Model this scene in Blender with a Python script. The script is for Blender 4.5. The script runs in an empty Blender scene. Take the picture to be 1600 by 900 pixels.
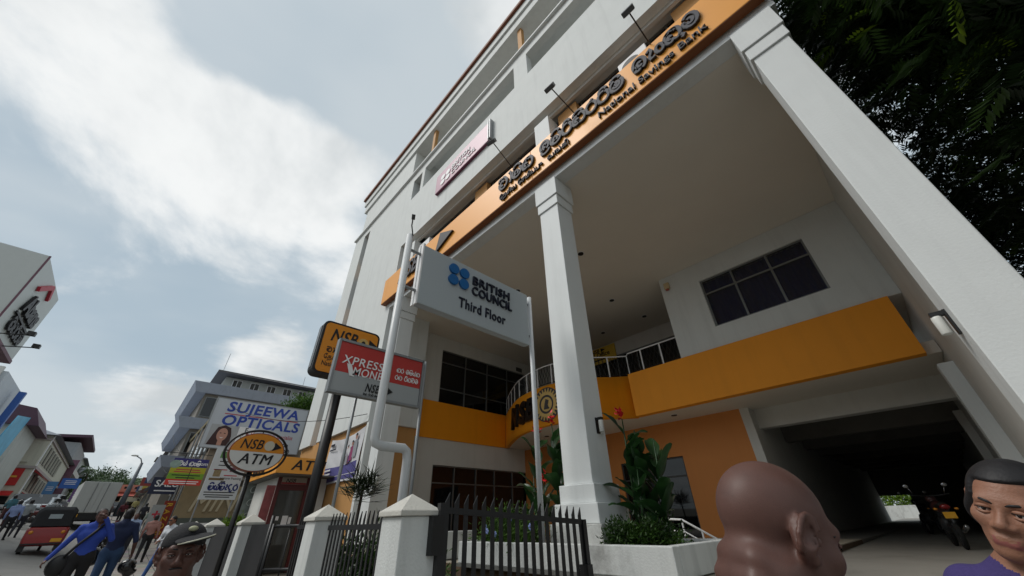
import bpy, bmesh, math, random
import numpy as np
from mathutils import Vector, Matrix

scene = bpy.context.scene
COL = scene.collection
PI = math.pi
rad = math.radians
random.seed(7)
RNG = np.random.default_rng(11)

# ------------------------------------------------------------------ camera
F_PX, YAW, PIT, ROL, CAM_H = 562.0, rad(-46.05), rad(33.05), rad(-1.5), 1.55
_fw = Vector((math.sin(YAW) * math.cos(PIT), math.cos(YAW) * math.cos(PIT), math.sin(PIT)))
_rt = Vector((math.cos(YAW), -math.sin(YAW), 0))
_up = _rt.cross(_fw)
_R = math.cos(ROL) * _rt + math.sin(ROL) * _up
_U = -math.sin(ROL) * _rt + math.cos(ROL) * _up
cd = bpy.data.cameras.new('camera')
cam = bpy.data.objects.new('camera', cd)
COL.objects.link(cam)
cd.sensor_width = 36.0
cd.lens = 36.0 * F_PX / 1600.0
cd.clip_start = 0.05
cd.clip_end = 3000
cam.matrix_world = Matrix(((_R.x, _U.x, -_fw.x, 0), (_R.y, _U.y, -_fw.y, 0), (_R.z, _U.z, -_fw.z, CAM_H), (0, 0, 0, 1)))
scene.camera = cam
EYE = Vector((0, 0, CAM_H))


def ray(x, y):
    return _R * ((x - 800) / F_PX) - _U * ((y - 450) / F_PX) + _fw


def onY(x, y, Y):
    d = ray(x, y); return EYE + d * (Y / d.y)


def onX(x, y, X):
    d = ray(x, y); return EYE + d * (X / d.x)


def onZ(x, y, Z):
    d = ray(x, y); return EYE + d * ((Z - CAM_H) / d.z)


def onD(x, y, D):
    d = ray(x, y); return EYE + d * (D / math.hypot(d.x, d.y))


# ------------------------------------------------------------------ sky, sun, exposure
SUN_EL, SUN_AZ = rad(50), rad(212)      # compass azimuth from +Y, clockwise
world = bpy.data.worlds.new('World')
scene.world = world
world.use_nodes = True
wn, wl = world.node_tree.nodes, world.node_tree.links
wn.clear()
w_out = wn.new('ShaderNodeOutputWorld')
w_bg = wn.new('ShaderNodeBackground')
w_bg.inputs['Strength'].default_value = 0.15
w_sky = wn.new('ShaderNodeTexSky')
w_sky.sky_type = 'NISHITA'
w_sky.sun_disc = False
w_sky.sun_elevation = SUN_EL
w_sky.sun_rotation = SUN_AZ
w_sky.air_density = 1.0
w_sky.dust_density = 2.5
w_tc = wn.new('ShaderNodeTexCoord')


def wnode(t, **kw):
    n = wn.new(t)
    for k, v in kw.items():
        setattr(n, k, v)
    return n


def wmath(op, a, b=None, c=None, clamp=False):
    n = wnode('ShaderNodeMath', operation=op, use_clamp=clamp)
    for i, v in enumerate((a, b, c)):
        if v is None: continue
        if isinstance(v, (int, float)): n.inputs[i].default_value = v
        else: wl.new(v, n.inputs[i])
    return n.outputs[0]


# cloud layer: direction projected on a flat deck, so clouds flatten toward the horizon
w_sep = wnode('ShaderNodeSeparateXYZ')
wl.new(w_tc.outputs['Generated'], w_sep.inputs[0])
zc_ = wmath('MAXIMUM', wmath('ADD', w_sep.outputs['Z'], 0.22), 0.05)
w_cmb = wnode('ShaderNodeCombineXYZ')
wl.new(wmath('DIVIDE', w_sep.outputs['X'], zc_), w_cmb.inputs['X'])
wl.new(wmath('DIVIDE', w_sep.outputs['Y'], zc_), w_cmb.inputs['Y'])


def wnoise(scale, detail, rough, off, dist=0.0):
    m = wnode('ShaderNodeMapping'); m.inputs['Location'].default_value = off
    wl.new(w_cmb.outputs[0], m.inputs['Vector'])
    n = wnode('ShaderNodeTexNoise')
    n.inputs['Scale'].default_value = scale; n.inputs['Detail'].default_value = detail
    n.inputs['Roughness'].default_value = rough; n.inputs['Distortion'].default_value = dist
    wl.new(m.outputs[0], n.inputs['Vector'])
    return n.outputs['Fac']


def wramp(v, lo, hi):
    n = wnode('ShaderNodeMapRange', interpolation_type='SMOOTHSTEP')
    n.inputs['From Min'].default_value = lo; n.inputs['From Max'].default_value = hi
    wl.new(v, n.inputs['Value'])
    return n.outputs['Result']


def wmix(f, a, b):
    n = wnode('ShaderNodeMix', data_type='RGBA')
    if isinstance(f, (int, float)): n.inputs['Factor'].default_value = f
    else: wl.new(f, n.inputs['Factor'])
    for k, v in (('A', a), ('B', b)):
        s = [i for i in n.inputs if i.name == k and i.type == 'RGBA'][0]
        if isinstance(v, tuple): s.default_value = v
        else: wl.new(v, s)
    return [o for o in n.outputs if o.type == 'RGBA'][0]


CLOUD_OFF = (3.1, 1.7, 0)
cum = wnoise(1.5, 10, 0.56, CLOUD_OFF, 0.25)              # cumulus heads
veil = wnoise(0.6, 5, 0.55, (8.3, 4.1, 0), .3)            # thin grey layer
shade = wnoise(1.3, 6, 0.6, (CLOUD_OFF[0] + .10, CLOUD_OFF[1] + .10, 0.4), .2)


def wblob(px, py, r_deg, amp):
    """Thickens or thins the cloud deck round one direction of the sky."""
    d = ray(px, py).normalized()
    n = wnode('ShaderNodeVectorMath', operation='DOT_PRODUCT')
    wl.new(w_tc.outputs['Generated'], n.inputs[0]); n.inputs[1].default_value = d
    return wmath('MULTIPLY', wramp(n.outputs['Value'], math.cos(rad(r_deg)), 1.0), amp)


bias = None
for bl in ((450, 265, 13, .15), (340, 220, 10, .08), (560, 250, 7, .08), (540, 410, 7, .12), (800, 20, 16, .12), (110, 130, 18, .05), (130, 330, 10, -.03), (600, 110, 12, -.15), (380, 60, 8, -.07), (80, 560, 12, -.10), (330, 480, 10, -.05), (430, 540, 6, .09), (230, 640, 7, .08)):
    v_ = wblob(*bl); bias = v_ if bias is None else wmath('ADD', bias, v_)
cum = wmath('ADD', cum, bias)
base = wmix(wramp(veil, 0.32, 0.56), (1.85, 2.3, 2.62, 1), (2.65, 2.95, 3.1, 1))
base = wmix(0.06, base, w_sky.outputs[0])
ccol = wmix(wramp(shade, 0.36, 0.64), (4.3, 4.38, 4.38, 1), (2.75, 2.95, 3.05, 1))
skycol = wmix(wramp(cum, 0.47, 0.63), base, ccol)
wl.new(skycol, w_bg.inputs['Color'])
wl.new(w_bg.outputs[0], w_out.inputs['Surface'])

sd = bpy.data.lights.new('sun', 'SUN')
sd.energy = 1.35
sd.angle = rad(24)
sd.color = (1.0, 0.97, 0.92)
sun = bpy.data.objects.new('sun', sd)
COL.objects.link(sun)
_sdir = Vector((math.sin(SUN_AZ) * math.cos(SUN_EL), math.cos(SUN_AZ) * math.cos(SUN_EL), math.sin(SUN_EL)))
sun.rotation_euler = _sdir.to_track_quat('Z', 'Y').to_euler()
sun.location = (0, -20, 60)

vs = scene.view_settings
vs.view_transform = 'Standard'
vs.look = 'None'
vs.exposure = 0.5
vs.gamma = 1.0
vs.use_curve_mapping = False
scene.cycles.max_bounces = 6
scene.cycles.transparent_max_bounces = 6


# ------------------------------------------------------------------ materials
def lin(h):
    h = h.lstrip('#')
    c = [int(h[i:i + 2], 16) / 255 for i in (0, 2, 4)]
    return tuple((v / 12.92 if v <= .04045 else ((v + .055) / 1.055) ** 2.4) for v in c)


MATS = {}


def pbr(name, hexc, rough=0.6, var=0.12, scale=4.0, bump=0.0, metal=0.0, streak=0.0, spec=0.5, dirt=0.0, trans=0.0, bscale=40.0, coat=0.0):
    """Plain coloured surface with uneven tone, optional rain streaks, dirt blotches and fine relief."""
    if name in MATS: return MATS[name]
    m = bpy.data.materials.new(name); m.use_nodes = True
    nt = m.node_tree; N, L = nt.nodes, nt.links
    b = N['Principled BSDF']
    c = lin(hexc) if isinstance(hexc, str) else hexc
    b.inputs['Roughness'].default_value = rough
    b.inputs['Metallic'].default_value = metal
    b.inputs['Specular IOR Level'].default_value = spec
    b.inputs['Coat Weight'].default_value = coat
    tc = N.new('ShaderNodeTexCoord')
    n = N.new('ShaderNodeTexNoise'); n.inputs['Scale'].default_value = scale; n.inputs['Detail'].default_value = 5
    L.new(tc.outputs['Object'], n.inputs['Vector'])
    def mix(f, a, bcol, blend='MIX'):
        x = N.new('ShaderNodeMix'); x.data_type = 'RGBA'; x.blend_type = blend
        ins = [i for i in x.inputs if i.type == 'RGBA']
        if isinstance(f, float): x.inputs['Factor'].default_value = f
        else: L.new(f, x.inputs['Factor'])
        for s, v in zip(ins, (a, bcol)):
            if isinstance(v, tuple): s.default_value = (*v[:3], 1)
            else: L.new(v, s)
        return [o for o in x.outputs if o.type == 'RGBA'][0]
    lo = tuple(v * (1 - var) for v in c); hi = tuple(min(1, v * (1 + var)) for v in c)
    col = mix(n.outputs['Fac'], lo, hi)
    if streak or dirt:
        mp = N.new('ShaderNodeMapping'); mp.inputs['Scale'].default_value = (2.2, 2.2, 0.16)
        L.new(tc.outputs['Object'], mp.inputs['Vector'])
        n2 = N.new('ShaderNodeTexNoise'); n2.inputs['Scale'].default_value = 1.6; n2.inputs['Detail'].default_value = 6; n2.inputs['Roughness'].default_value = .62
        L.new(mp.outputs[0], n2.inputs['Vector'])
        r = N.new('ShaderNodeMapRange'); r.inputs['From Min'].default_value = .5; r.inputs['From Max'].default_value = .75; r.inputs['To Max'].default_value = streak
        L.new(n2.outputs['Fac'], r.inputs['Value'])
        col = mix(r.outputs[0], col, tuple(v * .45 for v in c))
    if dirt:
        n3 = N.new('ShaderNodeTexNoise'); n3.inputs['Scale'].default_value = 1.1; n3.inputs['Detail'].default_value = 8; n3.inputs['Roughness'].default_value = .7
        L.new(tc.outputs['Object'], n3.inputs['Vector'])
        r = N.new('ShaderNodeMapRange'); r.inputs['From Min'].default_value = .52; r.inputs['From Max'].default_value = .7; r.inputs['To Max'].default_value = dirt
        L.new(n3.outputs['Fac'], r.inputs['Value'])
        col = mix(r.outputs[0], col, (.09, .08, .065))
    L.new(col, b.inputs['Base Color'])
    if bump:
        n4 = N.new('ShaderNodeTexNoise'); n4.inputs['Scale'].default_value = bscale; n4.inputs['Detail'].default_value = 4
        L.new(tc.outputs['Object'], n4.inputs['Vector'])
        bp = N.new('ShaderNodeBump'); bp.inputs['Strength'].default_value = bump; bp.inputs['Distance'].default_value = .02
        L.new(n4.outputs['Fac'], bp.inputs['Height']); L.new(bp.outputs[0], b.inputs['Normal'])
    if trans:
        t = N.new('ShaderNodeBsdfTranslucent'); L.new(col, t.inputs['Color'])
        ms = N.new('ShaderNodeMixShader'); ms.inputs[0].default_value = trans
        L.new(b.outputs[0], ms.inputs[1]); L.new(t.outputs[0], ms.inputs[2])
        L.new(ms.outputs[0], N['Material Output'].inputs['Surface'])
    MATS[name] = m
    return m


def glass_mat(name, tint, rough=0.04, spec=0.5):
    return pbr(name, tint, rough=rough, var=.25, scale=.7, spec=spec, coat=.3)


def leaf_mat(name, c1, c2, trans=.35, rough=.45, sc=1.3):
    """Foliage colour that wanders between two greens through the crown."""
    if name in MATS: return MATS[name]
    m = bpy.data.materials.new(name); m.use_nodes = True
    N, L = m.node_tree.nodes, m.node_tree.links
    b = N['Principled BSDF']; b.inputs['Roughness'].default_value = rough
    tc = N.new('ShaderNodeTexCoord')
    n = N.new('ShaderNodeTexNoise'); n.inputs['Scale'].default_value = sc; n.inputs['Detail'].default_value = 3
    L.new(tc.outputs['Object'], n.inputs['Vector'])
    r = N.new('ShaderNodeValToRGB')
    r.color_ramp.elements[0].position = .38; r.color_ramp.elements[0].color = (*lin(c1), 1)
    r.color_ramp.elements[1].position = .68; r.color_ramp.elements[1].color = (*lin(c2), 1)
    L.new(n.outputs['Fac'], r.inputs[0]); L.new(r.outputs[0], b.inputs['Base Color'])
    t = N.new('ShaderNodeBsdfTranslucent'); L.new(r.outputs[0], t.inputs['Color'])
    ms = N.new('ShaderNodeMixShader'); ms.inputs[0].default_value = trans
    L.new(b.outputs[0], ms.inputs[1]); L.new(t.outputs[0], ms.inputs[2])
    L.new(ms.outputs[0], N['Material Output'].inputs['Surface'])
    MATS[name] = m
    return m


# ------------------------------------------------------------------ mesh helpers
WM = {}      # world matrix of every thing root, by object name


def link(o): COL.objects.link(o); return o


def tag(o, label=None, cat=None, group=None, kind=None):
    if label: o['label'] = label
    if cat: o['category'] = cat
    if group: o['group'] = group
    if kind: o['kind'] = kind
    return o


def thing(name, loc, label, cat, rz=0.0, group=None):
    o = link(bpy.data.objects.new(name, None))
    o.empty_display_size = .3
    o.location = loc; o.rotation_euler = (0, 0, rz)
    WM[o.name] = Matrix.Translation(Vector(loc)) @ Matrix.Rotation(rz, 4, 'Z')
    return tag(o, label, cat, group)


class MB:
    """Collects shapes, then becomes one mesh object."""
    def __init__(s): s.v = []; s.f = []; s.mi = []; s.cur = 0

    def add(s, vs, fs):
        b = len(s.v); s.v += [tuple(v) for v in vs]
        for f in fs: s.f.append(tuple(i + b for i in f)); s.mi.append(s.cur)
        return s

    def box(s, x0, x1, y0, y1, z0, z1):
        x0, x1 = min(x0, x1), max(x0, x1); y0, y1 = min(y0, y1), max(y0, y1); z0, z1 = min(z0, z1), max(z0, z1)
        v = [(x, y, z) for z in (z0, z1) for y in (y0, y1) for x in (x0, x1)]
        return s.add(v, [(0, 2, 3, 1), (4, 5, 7, 6), (0, 1, 5, 4), (2, 6, 7, 3), (0, 4, 6, 2), (1, 3, 7, 5)])

    def hexa(s, b4, t4):
        return s.add(list(b4) + list(t4), [(3, 2, 1, 0), (4, 5, 6, 7), (0, 1, 5, 4), (1, 2, 6, 5), (2, 3, 7, 6), (3, 0, 4, 7)])

    def quad(s, a, b, c, d): return s.add([a, b, c, d], [(0, 1, 2, 3)])

    def bar(s, a, b, w, h=None, up=(0, 0, 1)):
        a, b = Vector(a), Vector(b); h = h or w
        d = (b - a).normalized(); u = Vector(up)
        if abs(d.dot(u)) > .98: u = Vector((0, 1, 0))
        sx = d.cross(u).normalized() * w / 2; sy = sx.cross(d).normalized() * h / 2
        q = lambda p: [p - sx - sy, p + sx - sy, p + sx + sy, p - sx + sy]
        return s.hexa(q(a), q(b))

    def tube(s, pts, r, n=8, cap=True):
        pts = [Vector(p) for p in pts]; m = len(pts)
        rs = r if isinstance(r, (list, tuple)) else [r] * m
        vs = []; prev = None
        for i, p in enumerate(pts):
            d = (pts[min(i + 1, m - 1)] - pts[max(i - 1, 0)]).normalized()
            if prev is None:
                u = Vector((0, 0, 1)) if abs(d.z) < .9 else Vector((1, 0, 0))
            else: u = prev
            a = d.cross(u).normalized(); bb = a.cross(d).normalized(); prev = bb
            for k in range(n):
                t = 2 * PI * k / n
                vs.append(p + (a * math.cos(t) + bb * math.sin(t)) * rs[i])
        fs = [(i * n + k, i * n + (k + 1) % n, (i + 1) * n + (k + 1) % n, (i + 1) * n + k) for i in range(m - 1) for k in range(n)]
        if cap: fs += [tuple(range(n - 1, -1, -1)), tuple((m - 1) * n + k for k in range(n))]
        return s.add(vs, fs)

    def lathe(s, c, prof, n=24, axis='z', rot=None):
        """prof: (radius, height) pairs about an axis through c."""
        vs = []
        for (r, h) in prof:
            for k in range(n):
                t = 2 * PI * k / n; x, y = r * math.cos(t), r * math.sin(t)
                p = {'z': (x, y, h), 'y': (x, h, y), 'x': (h, x, y)}[axis]
                vs.append(Vector(p))
        if rot is not None: vs = [rot @ v for v in vs]
        vs = [v + Vector(c) for v in vs]
        m = len(prof)
        fs = [(i * n + k, i * n + (k + 1) % n, (i + 1) * n + (k + 1) % n, (i + 1) * n + k) for i in range(m - 1) for k in range(n)]
        if axis == 'y': fs = [tuple(reversed(f)) for f in fs]
        fs += [tuple(range(n))[::-1] if axis != 'y' else tuple(range(n)), tuple((m - 1) * n + k for k in range(n)) if axis != 'y' else tuple((m - 1) * n + k for k in range(n))[::-1]]
        return s.add(vs, fs)

    def ball(s, c, r, n=10, m=7):
        rx, ry, rz = (r, r, r) if isinstance(r, (int, float)) else r
        vs = [(c[0], c[1], c[2] - rz)]
        for i in range(1, m):
            a = -PI / 2 + PI * i / m
            for k in range(n):
                t = 2 * PI * k / n
                vs.append((c[0] + rx * math.cos(a) * math.cos(t), c[1] + ry * math.cos(a) * math.sin(t), c[2] + rz * math.sin(a)))
        vs.append((c[0], c[1], c[2] + rz)); e = len(vs) - 1
        fs = [(0, 1 + (k + 1) % n, 1 + k) for k in range(n)]
        for i in range(m - 2):
            for k in range(n):
                a0 = 1 + i * n + k; a1 = 1 + i * n + (k + 1) % n
                fs.append((a0, a1, a1 + n, a0 + n))
        fs += [(e, 1 + (m - 2) * n + k, 1 + (m - 2) * n + (k + 1) % n) for k in range(n)]
        return s.add(vs, fs)

    def prism(s, poly, d0, d1, plane='xz'):
        """Extrude a polygon given in a plane between two depths."""
        n = len(poly)
        def P(a, b, d): return {'xz': (a, d, b), 'yz': (d, a, b), 'xy': (a, b, d)}[plane]
        vs = [P(a, b, d0) for a, b in poly] + [P(a, b, d1) for a, b in poly]
        fs = [tuple(range(n)), tuple(range(2 * n - 1, n - 1, -1))] + [(i, n + i, n + (i + 1) % n, (i + 1) % n) for i in range(n)]
        return s.add(vs, fs)

    def build(s, name, mat, parent=None, smooth=False, world=True, bevel=0.0):
        me = bpy.data.meshes.new(name)
        vs = s.v
        if parent is not None and world:
            top = parent
            inv = WM[parent.name].inverted()
            vs = [tuple(inv @ Vector(v)) for v in vs]
        me.from_pydata(vs, [], s.f)
        ml = mat if isinstance(mat, (list, tuple)) else [mat]
        for m in ml: me.materials.append(m)
        if len(ml) > 1: me.polygons.foreach_set('material_index', s.mi)
        if smooth: me.polygons.foreach_set('use_smooth', [True] * len(me.polygons))
        bm = bmesh.new(); bm.from_mesh(me); bmesh.ops.recalc_face_normals(bm, faces=bm.faces); bm.to_mesh(me); bm.free()
        me.update()
        o = link(bpy.data.objects.new(name, me))
        if parent is not None:
            o.parent = parent
            WM[o.name] = WM[parent.name]
        else:
            WM[o.name] = Matrix.Identity(4)
        if bevel:
            md = o.modifiers.new('bevel', 'BEVEL'); md.width = bevel; md.segments = 2; md.limit_method = 'ANGLE'
        return o


def part(name, mat, parent, fn, **kw):
    m = MB(); fn(m); return m.build(name, mat, parent, **kw)


def clone(o, parent=None, mat=None):
    c = link(o.copy()); c.parent = parent
    if parent is None and o.name in WM: WM[c.name] = WM[o.name]
    for ch in list(o.children): clone(ch, c)
    return c


def adopt(sub, root):
    """Moves the pieces of one frame under another thing, staying where they are, and drops the frame."""
    K = WM[root.name].inverted() @ WM[sub.name]
    for ch in list(sub.children):
        B = ch.matrix_basis.copy(); ch.parent = root; ch.matrix_basis = K @ B
    bpy.data.objects.remove(sub)


_txt_cache = {}


def text_mesh(body, size, extrude, bold, shear, xs, align, sp=1.0):
    key = (body, size, extrude, bold, shear, xs, align, sp)
    if key in _txt_cache: return _txt_cache[key]
    cu = bpy.data.curves.new('lettering', 'FONT')
    cu.body = body; cu.size = size; cu.extrude = extrude; cu.offset = bold * size; cu.shear = shear
    cu.align_x = align; cu.align_y = 'CENTER'; cu.resolution_u = 3; cu.space_character = sp
    o = link(bpy.data.objects.new('lettering', cu))
    dg = bpy.context.evaluated_depsgraph_get()
    me = bpy.data.meshes.new_from_object(o.evaluated_get(dg))
    bpy.data.objects.remove(o); bpy.data.curves.remove(cu)
    me.transform(Matrix.Diagonal((xs, 1, 1, 1)))
    me.transform(Matrix.Rotation(PI / 2, 4, 'X'))
    _txt_cache[key] = me
    return me


def text(body, parent, x, z, y, size, mat, extrude=.004, bold=0.0, shear=0.0, xs=1.0, align='CENTER', rot=0.0, name='lettering', sp=1.0):
    """Lettering as a part, in the sign's own frame: x right, z up, front toward -y."""
    me = text_mesh(body, size, extrude, bold, shear, xs, align, sp).copy()
    me.materials.clear(); me.materials.append(mat)
    o = link(bpy.data.objects.new(name, me))
    o.parent = parent; o.location = (x, y, z); o.rotation_euler = (0, rot, 0)
    return o


# strokes: hand-drawn letterforms for the Sinhala lines (unit height, x advances right)
def arc(cx, cy, rx, ry, a0, a1, n=14):
    return [(cx + rx * math.cos(rad(a0 + (a1 - a0) * i / n)), cy + ry * math.sin(rad(a0 + (a1 - a0) * i / n))) for i in range(n + 1)]


SINH = {   # glyph: (advance, strokes)
    'ja': (1.0, [arc(.5, .42, .42, .42, 160, 395) + [(.72, .86), (.5, .98)], arc(.42, .48, .17, .2, 20, 300), arc(.26, .8, .18, .16, 20, 200)]),
    'aa': (.42, [[(.1, .85), (.25, .95), (.32, .75), (.32, .25), (.2, .02)]]),
    'thi': (.98, [arc(.47, .4, .42, .4, 130, 410), arc(.45, .38, .17, .18, -60, 240), arc(.5, .82, .34, .26, 10, 170)]),
    'ka': (1.05, [arc(.3, .36, .26, .34, 60, 330), arc(.7, .4, .28, .4, -150, 130), arc(.48, .62, .25, .2, 0, 180), arc(.33, .36, .1, .12, 0, 300)]),
    'i': (.98, [arc(.47, .55, .38, .38, -60, 250), arc(.5, .55, .15, .16, 0, 300), arc(.5, .1, .34, .2, 100, 360)]),
    'ri': (.88, [arc(.43, .4, .38, .4, 70, 415), arc(.48, .86, .26, .2, 0, 190)]),
    'ki': (1.05, [arc(.3, .34, .26, .32, 60, 330), arc(.7, .36, .28, .36, -150, 130), arc(.5, .8, .36, .24, 0, 180), arc(.33, .34, .1, .12, 0, 300)]),
    'ra': (.86, [arc(.42, .4, .37, .4, 70, 420), [(.42, .8), (.58, .98)]]),
    'mee': (.98, [arc(.46, .4, .42, .4, 100, 400), arc(.48, .42, .2, .2, 180, 470), arc(.46, .42, .07, .07, 0, 340), arc(.46, .84, .3, .2, -20, 180)]),
    'ba': (1.0, [arc(.48, .46, .42, .46, -70, 215), arc(.3, .2, .18, .18, 90, 330), arc(.5, .42, .15, .16, 30, 330)]),
    'ae': (.55, [[(.08, .7), (.3, .84), (.38, .6), (.15, .3), (.2, .08), (.5, .12)]]),
    'ng': (.62, [arc(.3, .36, .24, .28, 0, 360)]),
    'ku': (1.15, [arc(.3, .42, .26, .38, 60, 330), arc(.7, .45, .28, .4, -120, 130), arc(.5, .68, .28, .2, 0, 180), [(.85, .1), (1.05, -.1), (.9, -.22)], arc(.33, .4, .1, .12, 0, 300)]),
    'va': (.95, [arc(.46, .46, .4, .46, -200, 140), arc(.42, .42, .18, .18, -180, 120), [(.24, .42), (.1, .42)]]),
    'mi': (1.0, [arc(.46, .4, .42, .4, 140, 400), arc(.34, .42, .14, .16, 0, 330), arc(.48, .84, .3, .2, 0, 190)]),
    'n': (.95, [arc(.3, .36, .22, .3, 90, 400), arc(.66, .4, .24, .36, -120, 120), [(.7, .76), (.82, 1.05)]]),
    'du': (.95, [arc(.42, .5, .32, .34, 60, 290), [(.5, .16), (.4, -.1), (.65, -.2), (.9, 0)]]),
    'sp': (.55, []),
}


def strokes_mesh(mb, glyphs, x, z, y, size, w, depth, xs=1.0, shear=0.0, adv=1.0):
    """Adds ribbon-like solid strokes for a run of glyphs; returns end x."""
    for g in glyphs:
        a, st = SINH[g]
        for line in st:
            pts = [Vector((x + (px + shear * py) * size * xs, 0, z + py * size)) for px, py in line]
            n = len(pts); L = []; R = []
            for i, p in enumerate(pts):
                d = (pts[min(i + 1, n - 1)] - pts[max(i - 1, 0)])
                if d.length < 1e-9: d = Vector((1, 0, 0))
                d.normalize(); nn = Vector((-d.z, 0, d.x)) * w / 2
                L.append(p + nn); R.append(p - nn)
            vs = [(v.x, y, v.z) for v in L] + [(v.x, y, v.z) for v in R] + [(v.x, y - depth, v.z) for v in L] + [(v.x, y - depth, v.z) for v in R]
            fs = []
            for i in range(n - 1):
                fs += [(2 * n + i, 2 * n + i + 1, 3 * n + i + 1, 3 * n + i), (i, i + 1, 2 * n + i + 1, 2 * n + i), (n + i, 3 * n + i, 3 * n + i + 1, n + i + 1)]
            fs += [(0, 2 * n, 3 * n, n), (n - 1, 2 * n - 1, 4 * n - 1, 3 * n - 1)]
            mb.add(vs, fs)
        x += a * size * xs * adv
    return x


def sinhala(glyphs, parent, x, z, y, size, mat, w=.12, depth=.01, xs=1.0, shear=0.0, adv=1.0, name='lettering'):
    mb = MB(); strokes_mesh(mb, glyphs, x, z, y, size, w * size, depth, xs, shear, adv)
    return mb.build(name, mat, parent, world=False)


def disc(mb, cx, cz, rx, rz, y0, y1, n=32):
    poly = [(cx + rx * math.cos(2 * PI * k / n), cz + rz * math.sin(2 * PI * k / n)) for k in range(n)]
    mb.prism(poly, y0, y1)

# ------------------------------------------------------------------ palette
M_WHITE = pbr('white_plaster', '#d3d6d4', .75, .07, 1.5, .15, streak=.2, bscale=25)
M_WHITE2 = pbr('white_column_paint', '#d8dbda', .65, .05, 2, .12, streak=.18, bscale=30)
M_CEIL = pbr('ceiling_plaster', '#dcd6cb', .8, .05, .8, .08)
M_GREYW = pbr('grey_plaster', '#cdcdc8', .8, .08, 1.2, .12, streak=.15)
M_ORANGE = pbr('orange_paint', '#f0980e', .6, .06, 1.0, .1, streak=.10)
M_SIGNOR = pbr('orange_sign_sheet', '#eba03c', .42, .05, .6)
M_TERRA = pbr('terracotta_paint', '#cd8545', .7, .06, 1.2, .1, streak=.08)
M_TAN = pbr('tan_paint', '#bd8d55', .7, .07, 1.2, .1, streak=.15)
M_GLASS = glass_mat('dark_window_glass', '#0b0d10', .05)
M_ALU = pbr('window_aluminium', '#7c7f7f', .4, .08, 6, metal=.6)
M_ALUD = pbr('dark_window_frame', '#3a3a39', .5, .1, 6)
M_BROWN = pbr('brown_roof_trim', '#7a4a35', .7, .1, 3)
M_BLACK = pbr('black_paint', '#121213', .45, .25, 8)
M_LETTER = pbr('grey_letter_face', '#4a494f', .65, .08, 8)
M_INK = pbr('black_print', '#0d0d10', .5, .1, 8)
M_WPRINT = pbr('white_print', '#e6e6e6', .5, .03, 8)
M_CONC = pbr('concrete', '#77756f', .85, .12, 2, .2, dirt=.3)
M_DCONC = pbr('dark_concrete', '#6a6a66', .9, .15, 1.5, .2, dirt=.4)
M_STEEL = pbr('white_pole_paint', '#c4c7c8', .4, .08, 3, streak=.25)
M_GALV = pbr('galvanised_steel', '#8d9092', .45, .12, 8, metal=.5)
M_CURT = pbr('blue_curtain', '#23479a', .9, .2, 5)
M_LAMPW = pbr('frosted_lamp_glass', '#d8d8d2', .35, .04, 5)
M_GOLD = pbr('gold_emblem', '#d2b06a', .4, .15, 20, metal=.3)


def ground_z(X, Y):
    """Street level: climbs gently away from the gate, with a crossfall up to the far side."""
    z = .012 * max(0.0, -X - 2)
    t = max(0.0, min(1.0, (-X - 14) / 14)); t = t * t * (3 - 2 * t)
    z += t * .13 * max(0.0, min(9.0, -Y - .2))
    u = max(0.0, -X - 18); v = min(u, 40.0)
    z += .06 * (v - 6 if v > 12 else v * v / 24) + .025 * (u - v)
    return z


# ------------------------------------------------------------------ ground
def grid_sheet(name, xs, ys, zf, mat, kind='structure'):
    mb = MB(); nx, ny = len(xs), len(ys)
    mb.v = [(x, y, zf(x, y)) for y in ys for x in xs]
    mb.f = [(j * nx + i, j * nx + i + 1, (j + 1) * nx + i + 1, (j + 1) * nx + i) for j in range(ny - 1) for i in range(nx - 1)]
    mb.mi = [0] * len(mb.f)
    return tag(mb.build(name, mat, smooth=True), kind=kind)


def asphalt():
    m = pbr('asphalt', '#7d7c79', .85, .16, 1.2, .35, dirt=.22, bscale=60)
    return m


def paving_mat():
    m = bpy.data.materials.new('paving_slabs'); m.use_nodes = True
    N, L = m.node_tree.nodes, m.node_tree.links
    b = N['Principled BSDF']; b.inputs['Roughness'].default_value = .8
    tc = N.new('ShaderNodeTexCoord'); br = N.new('ShaderNodeTexBrick')
    br.offset = .5; br.inputs['Scale'].default_value = 1.0
    br.inputs['Brick Width'].default_value = .6; br.inputs['Row Height'].default_value = .6; br.inputs['Mortar Size'].default_value = .014
    br.inputs['Color1'].default_value = (.30, .28, .255, 1); br.inputs['Color2'].default_value = (.38, .355, .32, 1); br.inputs['Mortar'].default_value = (.07, .065, .06, 1)
    L.new(tc.outputs['Object'], br.inputs['Vector'])
    n = N.new('ShaderNodeTexNoise'); n.inputs['Scale'].default_value = 1.7; n.inputs['Detail'].default_value = 7
    L.new(tc.outputs['Object'], n.inputs['Vector'])
    x = N.new('ShaderNodeMix'); x.data_type = 'RGBA'; x.blend_type = 'MULTIPLY'; x.inputs['Factor'].default_value = .5
    ins = [i for i in x.inputs if i.type == 'RGBA']; L.new(br.outputs['Color'], ins[0]); L.new(n.outputs['Color'], ins[1])
    L.new([o for o in x.outputs if o.type == 'RGBA'][0], b.inputs['Base Color'])
    return m


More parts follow.
